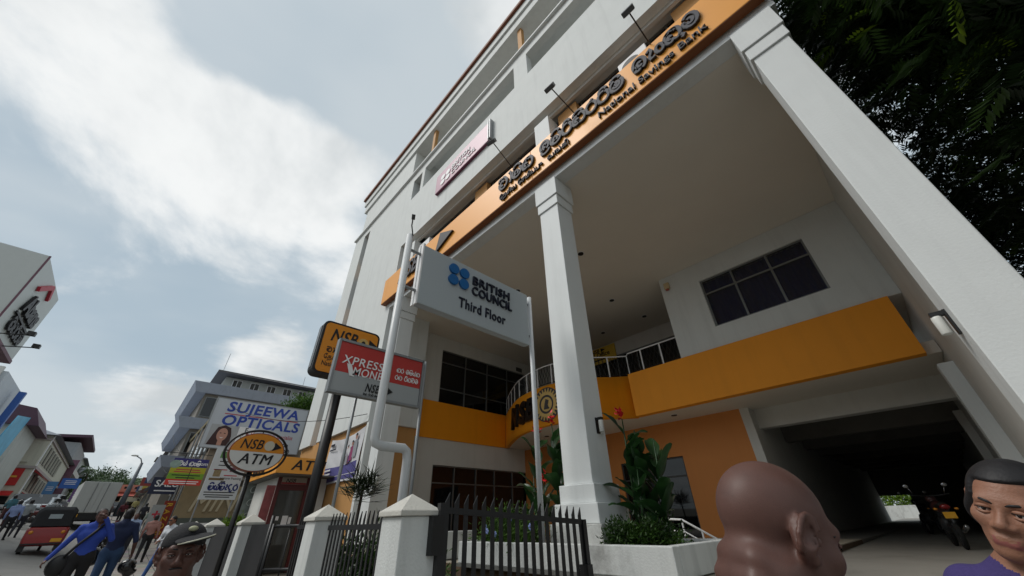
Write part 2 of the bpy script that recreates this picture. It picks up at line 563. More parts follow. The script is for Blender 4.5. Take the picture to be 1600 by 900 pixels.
M_ASPH = asphalt(); M_PAVE = paving_mat()
xs_g = [-900, -400, -220] + [-160 + 4 * i for i in range(41)] + [6, 20, 60, 200, 700]
grid_sheet('ground', xs_g, [-700, -200, -60, -24, -16, -12, -9, -7, -5, -3, -1, 0, 2, 5, 12, 30, 90, 260, 800], lambda x, y: ground_z(x, y) - .02, pbr('bare_ground', '#5d574c', .9, .2, .5, .2))
grid_sheet('road', [-150 + 3 * i for i in range(55)], [-9.2, -7.5, -6, -4.5, -3, -2, -1.2, -.55], lambda x, y: ground_z(x, y) + .004, M_ASPH)
grid_sheet('pavement', [-150 + 3 * i for i in range(52)], [-.42, .4, 1.2, 2.0, 3.2], lambda x, y: ground_z(x, y) + .13, M_PAVE)
grid_sheet('far_pavement', [-150 + 3 * i for i in range(52)], [-12.5, -11, -9.35], lambda x, y: ground_z(x, y) + .13, M_PAVE)
M_KERB = pbr('kerb_concrete', '#9a978e', .85, .12, 3, .2, dirt=.3)
for (ya, yb) in ((-.55, -.42), (-9.35, -9.2)):
    for i in range(30):
        x1 = -2 - i * 2.0; x0 = x1 - 1.985
        if ya < -1 and i < 8: continue
        z0, z1 = ground_z(x0, (ya + yb) / 2), ground_z(x1, (ya + yb) / 2)
        mb = MB(); mb.hexa([(x0, ya, z0 - .1), (x1, ya, z1 - .1), (x1, yb, z1 - .1), (x0, yb, z0 - .1)], [(x0, ya, z0 + .14), (x1, ya, z1 + .14), (x1, yb, z1 + .14), (x0, yb, z0 + .14)])
        tag(mb.build('kerb', M_KERB), kind='structure')
# painted edge line and a crossing bar at the mouth of the side turning
mb = MB()
for i in range(16):
    x1 = -18 - i * 5.0; x0 = x1 - 2.2
    mb.quad((x0, -4.75, ground_z(x0, -4.7) + .009), (x1, -4.75, ground_z(x1, -4.7) + .009), (x1, -4.62, ground_z(x1, -4.62) + .009), (x0, -4.62, ground_z(x0, -4.62) + .009))
tag(mb.build('lane_marking', pbr('road_paint', '#b9b8b0', .8, .2, 6, dirt=.4)), kind='structure')

# ------------------------------------------------------------------ bank building
BANK = thing('bank_building', (-7, 6, 0), 'white multi-storey bank with orange bands, tall columned portico and driveway passage', 'building')


def bk(name, mat, boxes, **kw):
    mb = MB()
    for b in boxes: mb.box(*b)
    return mb.build(name, mat, BANK, **kw)


YF = 6.0
bk('facade_wall', M_WHITE, [
    (-23.0, -21.3, YF, 8.2, 5.03, 19.5), (-20.4, -14.6, YF, 8.2, 5.03, 19.5), (-21.3, -20.4, YF, 8.2, 18.95, 19.5),
    (-14.6, -14.45, YF, 8.2, 13.9, 19.5), (-14.45, -13.5, YF, 8.2, 18.85, 19.5), (-14.45, -13.5, YF, 8.2, 13.9, 17.25), (-13.5, -13.2, YF, 8.2, 13.9, 19.5),
    (-13.2, 1.6, YF, 6.3, 13.85, 17.25), (-13.2, 1.6, YF, 6.3, 18.95, 19.5), (-5.75, -4.95, YF, 6.3, 17.25, 18.95)])
bk('top_floor_wall', M_WHITE, [(-22.5, -15.1, 6.08, 8.2, 19.75, 22.4), (-15.1, 1.6, 6.08, 6.35, 19.75, 20.12)])
bk('cornice', M_WHITE2, [(-23.12, 1.7, 5.86, 8.2, 19.5, 19.6), (-23.06, 1.66, 5.92, 8.2, 19.603, 19.75)])
bk('parapet', M_WHITE, [(-22.9, 1.66, 5.96, 8.2, 22.4, 23.1), (-23.0, 1.7, 5.86, 8.2, 23.103, 23.72)])
bk('roof_trim', M_BROWN, [(-23.12, 1.8, 5.72, 8.4, 23.723, 23.95)])
bk('upper_storeys', M_GREYW, [(-22.8, 1.55, 8.2, 30, 10.4, 23.7)])
bk('loggia_floor', M_GREYW, [(-15.1, 1.55, 6.35, 8.19, 19.76, 19.95), (-13.2, 1.55, 6.3, 8.19, 16.9, 17.1), (-14.6, 1.55, 6.3, 8.19, 13.9, 14.1)])
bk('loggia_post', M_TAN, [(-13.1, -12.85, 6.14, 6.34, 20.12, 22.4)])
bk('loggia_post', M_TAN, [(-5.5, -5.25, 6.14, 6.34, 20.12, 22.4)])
bk('front_beam', M_WHITE2, [(-14.6, 1.6, 6.03, 6.4, 10.27, 11.4), (-14.6, 1.6, 5.985, 6.4, 10.15, 10.267)])
bk('recess_lintel', M_GREYW, [(-14.6, 1.6, 6.303, 6.42, 13.7, 13.898)])
bk('portico_ceiling', M_CEIL, [(-15.9, 1.6, 6.405, 17.9, 10.153, 10.39)])
bk('side_wall', M_GREYW, [(1.3, 1.41, 6.645, 42, .2, 10.15)])
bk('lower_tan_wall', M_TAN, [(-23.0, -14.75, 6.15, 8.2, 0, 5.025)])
bk('wall_end', M_WHITE, [(-14.745, -14.55, 6.03, 6.9, 0, 5.025)])
# stair slot: glass strips and orange spandrels
z = 5.05
while z < 18.9:
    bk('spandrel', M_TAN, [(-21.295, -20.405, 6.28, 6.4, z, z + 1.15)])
    bk('window', M_GLASS, [(-21.295, -20.405, 6.36, 6.42, z + 1.155, min(z + 3.4, 18.94))])
    z += 3.45
bk('window', M_GLASS, [(-14.445, -13.505, 6.4, 6.45, 17.255, 18.845)])
# second-floor windows just behind the sign
for i in range(10):
    x0 = -14.3 + i * 1.57
    w = bk('window', M_GLASS, [(x0 + .06, x0 + 1.57, 6.80, 6.84, 11.0, 13.80)])
    mb = MB(); mb.box(x0, x0 + .06, 6.74, 6.86, 11.0, 13.86); mb.box(x0 + .06, x0 + 1.57, 6.75, 6.86, 13.803, 13.86); mb.build('frame', M_ALU, w)
for x0 in (-8.9, -4.15, .1):
    bk('tan_panel', M_TAN, [(x0, x0 + .8, 6.5, 6.72, 11.4, 13.69)])
bk('recess_slab', M_CEIL, [(-14.6, 1.6, 6.405, 8.19, 10.7, 10.98)])


def column(x0, x1, name='column', lo=.9, cap=True):
    y0, y1 = YF, YF + .64
    c = bk(name, M_WHITE2, [(x0, x1, y0, y1, lo, 9.1), (x0, x1, y0 + .1, y1, 11.41, 13.54)], bevel=.012)
    p = bk('capital', M_WHITE2, [(x0 - .04, x1 + .04, y0 - .04, y1 + .04, 9.103, 9.42), (x0 - .075, x1 + .075, y0 - .075, y1 + .075, 9.45, 10.145), (x0 - .02, x1 + .02, y0 - .02, y1 + .02, 9.4, 9.46)], bevel=.01)
    return c


column(-13.9, -13.25, lo=.3)
column(-4.95, -4.29, lo=2.1)
column(.82, 1.42, lo=.4)
bk('column_plinth', M_WHITE2, [(-5.02, -4.22, 5.93, 6.71, 1.8, 2.098), (-5.1, -4.14, 5.85, 6.79, 1.5, 1.798)], bevel=.012)
bk('column_plinth', pbr('stained_plinth', '#cfd1cd', .8, .1, 3, .25, streak=.6, dirt=.75), [(-5.18, -4.06, 5.77, 6.87, .7, 1.498)], bevel=.012)
# portico left wall with its two window bands
XL = -15.6
bk('left_wall', M_GREYW, [(XL - .3, XL, 6.9, 9.75, .5, 10.15), (XL - .3, XL, 9.75, 16.0, 9.42, 10.15), (XL - .3, XL, 9.75, 16.0, 3.82, 6.6), (XL - .3, XL, 16.0, 17.6, .5, 10.15), (XL - .3, XL, 9.75, 16.0, .5, .95)])
bk('left_fascia', M_ORANGE, [(XL, XL + .06, 6.95, 14.2, 4.92, 6.62)])


def window_x(name, X, y0, y1, z0, z1, ys, zs, mat=M_GLASS, fr=M_ALU, t=.05, parent=None):
    """Window in a wall facing +X: one frame, panes between the mullions."""
    mb = MB()
    for y in ys: mb.box(X - .16, X - .04, y - t / 2, y + t / 2, z0, z1)
    for z in zs:
        for a, b in zip(ys[:-1], ys[1:]): mb.box(X - .155, X - .045, a + t / 2, b - t / 2, z - t / 2, z + t / 2)
    w = mb.build(name, fr, BANK)
    zz = [z0] + [z for z in zs if z0 + .1 < z < z1 - .1] + [z1]
    for a, b in zip(ys[:-1], ys[1:]):
        for c, d in zip(zz[:-1], zz[1:]):
            part('pane', mat, w, lambda m: m.box(X - .12, X - .10, a + t / 2 - .002, b - t / 2 + .002, c + t / 2 - .002, d - t / 2 + .002))
    return w


window_x('window', XL, 9.75, 16.0, 6.6, 9.42, [9.78, 11.35, 12.9, 14.45, 15.97], [6.63, 7.35, 8.75, 9.39])
window_x('window', XL, 9.75, 16.0, .95, 3.82, [9.78, 11.0, 12.3, 13.5, 14.75, 15.97], [.98, 3.1, 3.79])
# far wall of the terrace
bk('terrace_wall', M_GREYW, [(-15.6, -4.9, 17.55, 17.9, 9.35, 10.15), (-15.6, -12.4, 17.55, 17.9, 5.2, 9.35), (-12.4, -4.9, 17.55, 17.9, 5.2, 6.4)])
for i in range(6):
    x0 = -12.4 + i * 1.25
    w = bk('window', M_ALU, [(x0, x0 + .06, 17.6, 17.75, 6.4, 9.35), (x0 + .06, x0 + 1.25, 17.6, 17.75, 9.29, 9.35)])
    part('pane', M_GLASS, w, lambda m: m.box(x0 + .062, x0 + 1.248, 17.66, 17.7, 6.4, 9.288))
# wing: white box with curtained window above the orange fascia
bk('wing_wall', M_WHITE, [(-4.93, -3.42, 13.55, 17.54, 6.585, 10.15), (.03, 1.298, 13.55, 17.54, 6.585, 10.15), (-3.42, .03, 13.55, 13.95, 6.585, 7.36), (-3.42, .03, 13.55, 13.95, 9.36, 10.15)])
mb = MB()
wx = [-3.42, -2.3, -1.12, .03]
for i, x in enumerate(wx):
    s_ = .03 if 0 < i < 3 else 0
    mb.box(x - .03 + (.03 if i == 0 else 0) - (.03 if i == 3 else 0), x + .03 + (.03 if i == 0 else 0) - (.03 if i == 3 else 0), 13.62, 13.72, 7.36, 9.36)
for a, b in zip(wx[:-1], wx[1:]):
    for z in (7.39, 8.75, 9.33): mb.box(a + (.06 if a == wx[0] else .03), b - (.06 if b == wx[-1] else .03), 13.625, 13.715, z - .03, z + .03)
ww = mb.build('window', M_ALU, BANK)
M_TGLASS = bpy.data.materials.new('clear_tinted_glass'); M_TGLASS.use_nodes = True
_n, _l = M_TGLASS.node_tree.nodes, M_TGLASS.node_tree.links
_g = _n.new('ShaderNodeBsdfGlossy'); _g.inputs['Roughness'].default_value = .03
_t = _n.new('ShaderNodeBsdfTransparent'); _t.inputs['Color'].default_value = (.55, .6, .66, 1)
_fr = _n.new('ShaderNodeFresnel'); _fr.inputs['IOR'].default_value = 1.6
_mx = _n.new('ShaderNodeMixShader')
_l.new(_fr.outputs[0], _mx.inputs[0]); _l.new(_t.outputs[0], _mx.inputs[1]); _l.new(_g.outputs[0], _mx.inputs[2]); _l.new(_mx.outputs[0], _n['Material Output'].inputs['Surface'])
for a, b in zip(wx[:-1], wx[1:]):
    for c, d in ((7.42, 8.72), (8.78, 9.30)):
        part('pane', M_TGLASS, ww, lambda m: m.box(a + .04, b - .04, 13.66, 13.67, c - .002, d + .002))
mb = MB()
xc = [-3.41 + i * .02 for i in range(172)]
for a, b in zip(xc[:-1], xc[1:]):
    ya, yb = 13.86 + .03 * math.sin(a * 38) + .012 * math.sin(a * 91), 13.86 + .03 * math.sin(b * 38) + .012 * math.sin(b * 91)
    mb.quad((a, ya, 7.37), (b, yb, 7.37), (b, yb, 9.35), (a, ya, 9.35))
mb.build('curtain', M_CURT, BANK, smooth=True)
bk('wing_room', M_DCONC, [(-3.42, .03, 14.2, 14.3, 7.36, 9.36)])
bk('wing_fascia', M_ORANGE, [(-7.2, 1.0, 13.47, 13.79, 4.9, 6.58)])


def smooth_path(P, n):
    out = []
    P = [Vector(p) for p in P]
    for i in range(len(P) - 1):
        p0, p1, p2, p3 = P[max(i - 1, 0)], P[i], P[i + 1], P[min(i + 2, len(P) - 1)]
        for k in range(n):
            t = k / n
            out.append(.5 * ((2 * p1) + (-p0 + p2) * t + (2 * p0 - 5 * p1 + 4 * p2 - p3) * t * t + (-p0 + 3 * p1 - 3 * p2 + p3) * t ** 3))
    return out + [P[-1]]


BALC = smooth_path([(-15.53, 14.2, 0), (-14.3, 13.35, 0), (-12.7, 12.4, 0), (-11.3, 11.98, 0), (-9.95, 11.95, 0), (-8.55, 12.55, 0), (-7.7, 13.35, 0), (-7.22, 13.75, 0)], 8)


def offset_path(P, d):
    out = []
    for i, p in enumerate(P):
        t = (P[min(i + 1, len(P) - 1)] - P[max(i - 1, 0)]).normalized()
        out.append(p + Vector((-t.y, t.x, 0)) * d)
    return out


BIN = offset_path(BALC, .18)
mb = MB(); n = len(BALC)
for i in range(n - 1):
    a, b, c, d = BALC[i], BALC[i + 1], BIN[i + 1], BIN[i]
    mb.hexa([(p.x, p.y, 4.9) for p in (a, b, c, d)], [(p.x, p.y, 6.58) for p in (a, b, c, d)])
bf = mb.build('balcony_fascia', M_ORANGE, BANK, smooth=False)
bf.data.polygons.foreach_set('use_smooth', [abs(p.normal.z) < .5 for p in bf.data.polygons])
md = bf.modifiers.new('weld', 'WELD'); md.merge_threshold = .001
# slab and soffit
mb = MB()
poly = [(p.x, p.y) for p in BIN] + [(-7.1, 13.8), (1.29, 13.8), (1.29, 17.5), (-15.58, 17.5)]
mb.prism(poly, 4.93, 5.25, 'xy')
mb.build('first_floor_slab', M_CEIL, BANK)
# railing
mb = MB()
rail_path = [p + Vector((0, .0, 0)) for p in offset_path(BALC, .09)]
rail_pts = [(p.x, p.y, 7.5) for p in rail_path] + [(-7.1, 13.62, 7.5), (-4.95, 13.62, 7.5)]
mb.tube(rail_pts, .028, 8)
RAIL = mb.build('balcony_railing', M_WPRINT, BANK, smooth=True)
part('bottom_rail', M_BLACK, RAIL, lambda m: m.tube([(x, y, 6.68) for x, y, z in rail_pts], .016, 6), smooth=True)
acc = 0.0; inf = MB()
last = Vector(rail_pts[0]); step = .085; nxt = .05; cnt = 0
for q in rail_pts[1:]:
    q = Vector(q); seg = (q - last).length; d = (q - last).normalized()
    while acc + seg >= nxt:
        p = last + d * (nxt - acc)
        if cnt % 10 == 0:
            part('post', M_WPRINT, RAIL, lambda m: m.box(p.x - .022, p.x + .022, p.y - .022, p.y + .022, 6.58, 7.49))
        else:
            o = .035 if cnt % 2 else -.035
            pp = [p + Vector((0, 0, dz)) + d * s for dz, s in ((-.82, 0), (-.62, o), (-.42, -o), (-.22, o), (-.03, 0))]
            inf.tube(pp, .0135, 4, cap=False)
        cnt += 1; nxt += step
    acc += seg; last = q
tag(inf.build('scroll_bars', M_BLACK, RAIL), kind='stuff')
# ground floor: terracotta wall with shopfront, passage
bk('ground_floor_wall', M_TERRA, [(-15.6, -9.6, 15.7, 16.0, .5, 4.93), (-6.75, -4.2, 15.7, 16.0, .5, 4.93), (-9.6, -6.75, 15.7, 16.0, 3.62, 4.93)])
mb = MB()
for x in (-9.57, -8.2, -6.78): mb.box(x - .03, x + .03, 15.76, 15.86, .8, 3.62)
for a, b in ((-9.54, -8.23), (-8.17, -6.81)): mb.box(a, b, 15.77, 15.85, 2.9, 2.96); mb.box(a, b, 15.77, 15.85, 3.56, 3.62)
sf = mb.build('shopfront', M_ALUD, BANK)
M_MIRR = pbr('reflective_shop_glass', '#1a1d1f', .03, .1, 1, spec=1.0, metal=.55)
for a, b in ((-9.54, -8.23), (-8.17, -6.81)):
    for c, d in ((.82, 2.9), (2.96, 3.56)):
        part('pane', M_MIRR, sf, lambda m: m.box(a - .002, b + .002, 15.8, 15.82, c, d))
bk('passage_left_wall', M_GREYW, [(-4.2, -3.9, 15.7, 42, .4, 4.93)])
bk('passage_beam', M_GREYW, [(-3.9, 1.3, 16.3, 16.75, 4.25, 4.93)])
for i, y in enumerate((19.4, 22.6, 25.8, 29.0, 32.2, 35.4, 38.6)):
    bk('passage_beam', M_CONC, [(-3.9, 1.3, y, y + .45, 4.1, 4.93)])
bk('passage_ceiling', M_DCONC, [(-4.2, 1.3, 17.51, 42.3, 4.93, 5.3)])
bk('passage_pilaster', M_WHITE2, [(1.02, 1.297, 13.3, 13.75, .6, 4.55)])
bk('passage_pilaster', M_GREYW, [(1.1, 1.297, 18.9, 19.25, .6, 4.3)])
bk('passage_end_wall', M_DCONC, [(-4.2, -3.95, 42.0, 42.3, .4, 4.93), (-2.2, 1.3, 42.0, 42.3, .4, 4.93), (-3.95, -2.2, 42.0, 42.3, 2.6, 4.93)])
# downlights in the two soffits
for (x, y, z) in [(-13.2, 9.5, 10.15), (-9.5, 9.5, 10.15), (-6, 9.5, 10.15), (-13.2, 13, 10.15), (-9.8, 13.4, 10.15), (-7.2, 13.4, 10.15), (-9.5, 16, 10.15), (-7, 16, 10.15), (-12, 13.6, 4.925), (-9.5, 13.6, 4.925), (-6.2, 14.6, 4.925)]:
    d_ = MB(); d_.lathe((x, y, z - .03), [(.11, 0), (.11, .028)], 16); o = d_.build('downlight', M_BLACK, BANK, smooth=False)
    part('trim_ring', M_WPRINT, o, lambda m: m.lathe((x, y, z - .012), [(.14, 0), (.14, .011)], 16))
bk('vent_grille', M_ALUD, [(XL, XL + .02, 15.2, 15.7, 9.5, 9.75)])


def wall_lamp(p, n, label):
    """Black bracket with a frosted tube: n is the wall's outward direction."""
    n = Vector(n); p = Vector(p)
    r = thing('wall_lamp', p, label, 'lamp')
    side = Vector((0, 0, 1)).cross(n)
    q = p + n * .1
    mb = MB(); mb.bar(p + Vector((0, 0, -.14)), p + Vector((0, 0, .16)), .09, .05, n); mb.bar(p + Vector((0, 0, .13)), p + n * .14 + Vector((0, 0, .13)), .08, .05)
    mb.build('bracket', M_BLACK, r)
    part('lamp_shade', M_LAMPW, r, lambda m: m.lathe(q + Vector((0, 0, -.12)), [(.045, 0), (.05, .01), (.05, .2), (.045, .222)], 16), smooth=True)


wall_lamp(onX(933, 666, -4.29), (1, 0, 0), 'black bracket lamp with frosted tube on side of central portico column')
wall_lamp(onX(587, 750, -13.25), (1, 0, 0), 'small black bracket lamp low on far white column beside banner')
wall_lamp(Vector((.82, 6.3, onX(1490, 507, .82).z)), (-1, 0, 0), 'bracket lamp with white tube on column beside the driveway passage')

# orange sign band on the facade
SB = thing('fascia_sign', (-6.8, 5.99, 10.46), 'long orange fascia sign with grey Sinhala, Tamil and English bank name', 'sign')
mb = MB(); mb.box(-15.1, -14.75, 5.75, 5.985, 10.46, 11.83); mb.box(-14.745, -4.93, 5.75, 5.985, 10.46, 11.83); mb.box(-4.92, 1.58, 5.75, 5.985, 10.46, 11.83)
mb.build('sign_panel', M_SIGNOR, SB, bevel=.01)
part('bottom_flashing', pbr('sign_edge_brown', '#7c4210', .6), SB, lambda m: m.box(-15.1, 1.58, 5.76, 5.98, 10.44, 10.458))
fy = -.245           # sign face in the sign's own frame


def band_x(px, py): return onY(px, py, 5.75).x + 6.8


M_SIDE = pbr('letter_side', '#17161a', .5)
# Sinhala line: (glyphs, px of first letter's left end)
for gl, p0, p1 in ((['ja', 'aa', 'thi', 'ka'], (781, 300), (836, 258)), (['i', 'thi', 'ri', 'ki', 'ra', 'ri', 'mee'], (846, 250), (981, 135)), (['ba', 'ae', 'ng', 'ku', 'va'], (994, 122), (1100, 32))):
    a, b = band_x(*p0), band_x(*p1)
    wtot = sum(SINH[g][0] for g in gl)
    sz = .56; xs_ = (b - a) / (wtot * sz)
    sinhala(gl, SB, a, .62, fy, sz, M_SIDE, w=.18, depth=.06, xs=xs_)
    sinhala(gl, SB, a, .62, fy - .06, sz, M_LETTER, w=.135, depth=.012, xs=xs_)


def fit_text(body, p0, p1, z, size, m1=M_LETTER, shear=0., bold=.02):
    a, b = band_x(*p0), band_x(*p1)
    me = text_mesh(body, size, .03, bold, shear, 1.0, 'LEFT')
    w = max(v.co.x for v in me.vertices) - min(v.co.x for v in me.vertices)
    text(body, SB, a, z, fy - .025, size, M_SIDE, .03, bold * .6, shear, (b - a) / w, 'LEFT')
    text(body, SB, a, z, fy - .058, size, m1, .004, bold * .1, shear, (b - a) / w, 'LEFT')


fit_text('National Savings Bank', (938, 192), (1112, 52), .27, .33)
fit_text('ேதசிய ேசமிப்பு', (782, 324), (850, 268), .27, .3, bold=.012)
fit_text('வங்கி', (858, 262), (891, 232), .27, .3, bold=.012)
# big letters and arrow at the left end
text('NSB', SB, band_x(622, 452), .68, fy - .04, 1.15, M_SIDE, .045, .03, .28, .8, 'LEFT')
text('NSB', SB, band_x(622, 452), .68, fy - .088, 1.15, M_LETTER, .004, .02, .28, .8, 'LEFT')
ax = band_x(684, 383)
part('arrow', M_SIDE, SB, lambda m: m.prism([(ax, .25), (ax + .25, 1.15), (ax + 1.15, .72)], fy - .09, fy, 'xz'), world=False)
# flood lamps on rods
for (base, head, lab) in (((803, 262), (768, 222), 'first'), ((900, 180), (859, 137), 'second'), ((1021, 78), (981, 17), 'third')):
    b_ = onY(base[0], base[1], 5.86); b_.z = 11.83
    h_ = onY(head[0], head[1], 4.6)
    r = thing('sign_floodlight', b_, {'first': 'small floodlight on thin rod above Tamil lettering, below pink sign', 'second': 'small floodlight on thin rod beside column stub on orange sign', 'third': 'small floodlight on thin rod above the word National'}[lab], 'lamp', group='sign floodlights')
    part('rod', M_BLACK, r, lambda m: m.tube([b_, h_ + Vector((0, .03, .06))], .017, 6))
    d_ = (Vector((b_.x, 5.8, 11.2)) - h_).normalized()
    hd = MB(); hd.bar(h_ - d_ * .06, h_ + d_ * .06, .3, .2); o = hd.build('lamp_head', pbr('floodlight_grey', '#55575a', .5), r, bevel=.01)
    part('lens', M_LAMPW, r, lambda m: m.bar(h_ + d_ * .061, h_ + d_ * .068, .26, .16))
# pink sign on the third-floor band
PS = thing('wall_sign', (-9.3, 6, 15.1), 'faded pink wall sign with white dots and lettering on upper band', 'sign')
mb = MB(); mb.box(-11.36, -7.3, 5.86, 5.995, 15.12, 16.36); mb.build('sign_panel', pbr('faded_pink_sign', '#a8768c', .4, .05, 1), PS, bevel=.01)
part('side_frame', M_GALV, PS, lambda m: (m.box(-7.28, -7.23, 5.8, 5.99, 15.1, 16.42), m.box(-7.17, -7.12, 5.8, 5.99, 15.1, 16.42)))
M_PLUM = pbr('plum_edge', '#6b2f4c', .5)
part('bottom_edge', M_PLUM, PS, lambda m: m.box(-11.36, -7.3, 5.862, 5.99, 15.09, 15.118))
for (x, z) in ((-10.72, .72), (-10.3, .72), (-10.72, .36), (-10.3, .36)):
    part('dot', M_WPRINT, PS, lambda m: disc(m, x + 9.3, z, .18, .155, -.17, -.141), world=False)
text('BRITISH', PS, -.72, .76, -.16, .42, M_WPRINT, .014, .006, 0, 1.0, 'LEFT')
text('COUNCIL', PS, -.72, .36, -.16, .42, M_WPRINT, .014, .006, 0, 1.0, 'LEFT')
# outdoor air-conditioning units in the recess
for (x, y, z, lab) in ((-12.6, 6.45, 12.3, 'white air conditioner unit on ledge behind orange sign, beside British Council board'), (-1.2, 6.45, 12.25, 'white air conditioner unit standing behind the orange sign near its right end')):
    r = thing('air_conditioner', (x, y, z), lab, 'air conditioner')
    part('casing', M_WPRINT, r, lambda m: m.box(x - .45, x + .45, y - .16, y + .16, z, z + .85), bevel=.02)
    part('fan_grille', M_ALUD, r, lambda m: m.lathe((x - .08, y - .18, z + .42), [(.29, 0), (.29, .018)], 24, 'y'))
q = onY(1042, 448, 13.5)
r = thing('alarm_box', (q.x, 13.54, q.z), 'small cream and red alarm box at corner of the white wing wall', 'alarm')
part('case', pbr('alarm_cream', '#c9b48c', .5), r, lambda m: m.box(q.x - .11, q.x + .11, 13.44, 13.545, q.z - .12, q.z + .16), bevel=.015)
part('strobe', pbr('alarm_red', '#a34a3a', .3), r, lambda m: m.box(q.x - .06, q.x + .06, 13.43, 13.5, q.z - .2, q.z - .122), bevel=.01)
# terrace office sign
r = thing('office_sign', (-11, 17.45, 9.2), 'yellow office sign hanging above the terrace railing', 'sign')
part('sign_panel', pbr('yellow_sign', '#d8b640', .5, .05), r, lambda m: m.box(-12.9, -9.78, 17.42, 17.5, 9.12, 10.05))
text('NSB', r, -.1, .68, -.035, .32, M_INK, .004, .02, .2)
part('arrow', M_INK, r, lambda m: m.prism([(.3, .58), (.3, .8), (.6, .68)], -.045, -.03), world=False)
text('Regional Office', r, -.25, .42, -.035, .36, M_INK, .004, .02)
part('print_line', M_INK, r, lambda m: m.box(-.3, .5, -.04, -.031, .1, .17), world=False)

# letters and crest on the curved balcony
def balc_at(px, py):
    """Point of the fascia curve seen at a pixel, with its outward direction."""
    best = None
    for i in range(len(BALC) - 1):
        a, b = BALC[i], BALC[i + 1]
        d = ray(px, py)
        # 2D intersection of the view ray with the segment
        den = d.x * (b.y - a.y) - d.y * (b.x - a.x)
        if abs(den) < 1e-9: continue
        t = (a.x * (b.y - a.y) - a.y * (b.x - a.x)) / den
        s = (a.x * d.y - a.y * d.x) / den
        if t > 0 and -.01 <= s <= 1.01 and (best is None or t < best[0]):
            tg = (b - a).normalized()
            best = (t, Vector((d.x * t, d.y * t, CAM_H + d.z * t)), math.atan2(tg.y, tg.x))
    return best[1], best[2]


M_BLK3 = pbr('black_letter', '#0c0c0d', .45)
p_, a_ = balc_at(822, 655)
BL = thing('balcony_sign', (p_.x, p_.y, 5.0), 'black raised bank letters, crest and arrow on curved orange balcony', 'sign', a_)
inv = WM[BL.name].inverted()
for ch, px, py in (('N', 806, 655), ('S', 818, 648), ('B', 830, 642)):
    p_, a_ = balc_at(px, py)
    q = inv @ p_
    me = text_mesh(ch, 1.25, .07, .045, .25, 1.0, 'CENTER').copy(); me.materials.append(M_BLK3)
    o = link(bpy.data.objects.new('letter', me)); o.parent = BL; o.location = q + Vector((0, -.08, 0)); o.rotation_euler = (0, 0, a_ - BL.rotation_euler.z)
p_, a_ = balc_at(855, 632)
rot = Matrix.Rotation(a_, 4, 'Z')
def crest(parent, M, R, m_ring=M_GOLD, m_bk=None, teeth=24):
    """Round crest: dark disc, toothed gold ring, inner gold disc with a dark figure. M: frame with -y outward."""
    mk = lambda mb: [setattr(mb, 'v', [tuple(M @ Vector(v)) for v in mb.v])]
    mb = MB(); disc(mb, 0, 0, R, R, -.02, 0, 40); mk(mb); o = mb.build('crest', m_bk or pbr('crest_dark', '#3d3a3c', .5), parent)
    mb = MB()
    for k in range(teeth):
        t = 2 * PI * k / teeth; c, s = math.cos(t), math.sin(t)
        mb.prism([(R * .72 * c - .06 * R * s, R * .72 * s + .06 * R * c), (R * .72 * c + .06 * R * s, R * .72 * s - .06 * R * c), (R * .93 * c + .03 * R * s, R * .93 * s - .03 * R * c), (R * .93 * c - .03 * R * s, R * .93 * s + .03 * R * c)], -.045, -.02)
    n = 40
    for k in range(n):
        t0, t1 = 2 * PI * k / n, 2 * PI * (k + 1) / n
        mb.prism([(R * .55 * math.cos(t0), R * .55 * math.sin(t0)), (R * .74 * math.cos(t0), R * .74 * math.sin(t0)), (R * .74 * math.cos(t1), R * .74 * math.sin(t1)), (R * .55 * math.cos(t1), R * .55 * math.sin(t1))], -.04, -.02)
    mk(mb); mb.build('crest_ring', m_ring, o)
    mb = MB(); disc(mb, 0, 0, R * .42, R * .42, -.03, -.02, 24)
    mk(mb); mb.build('crest_centre', m_ring, o)
    mb = MB(); mb.prism([(-.2 * R, -.28 * R), (.22 * R, -.28 * R), (.1 * R, -.05 * R), (.2 * R, .2 * R), (-.02 * R, .32 * R), (-.12 * R, .05 * R)], -.045, -.03)
    mk(mb); mb.build('crest_figure', m_bk or MATS['crest_dark'], o)
    return o


crest(BL, Matrix.Translation(p_) @ rot @ Matrix.Translation((0, -.03, 0)), .72)
p_, a_ = balc_at(898, 618)
mb = MB(); mb.prism([(-.55, -.5), (-.55, .5), (.6, 0)], -.14, -.02)
Mx = Matrix.Translation(p_) @ Matrix.Rotation(a_, 4, 'Z')
mb.v = [tuple(Mx @ Vector(v)) for v in mb.v]; mb.build('arrow', M_BLK3, BL)

# ------------------------------------------------------------------ forecourt
M_STONE = pbr('brown_stone', '#5e4a38', .9, .3, 5, .5, dirt=.4, bscale=14)
M_SOIL = pbr('soil', '#3a2c20', .95, .3, 6, .4)
M_WORN = pbr('worn_white_paint', '#cfd1ce', .75, .08, 2, .2, streak=.45, dirt=.55)
bk('podium', M_STONE, [(-14.5, -2.3, 5.02, 15.69, 0, .915)])
bk('podium_paving', pbr('floor_tile', '#a79f90', .5, .08, 2, .05), [(-14.5, -2.3, 5.04, 15.69, .917, .935)])
PL = thing('planter', (-5, 5, .93), 'low white planter wall at the foot of the central column', 'planter')
mb = MB()
mb.box(-6.7, -2.5, 4.9, 5.05, .95, 1.27); mb.box(-6.7, -6.55, 5.052, 5.76, .95, 1.27); mb.box(-2.65, -2.5, 5.052, 6.9, .95, 1.27); mb.box(-4.05, -2.652, 6.75, 6.9, .95, 1.27)
mb.build('planter_wall', M_WORN, PL, bevel=.012)
part('coping_drip', M_DCONC, PL, lambda m: m.box(-6.72, -2.48, 4.87, 5.2, .90, .948))
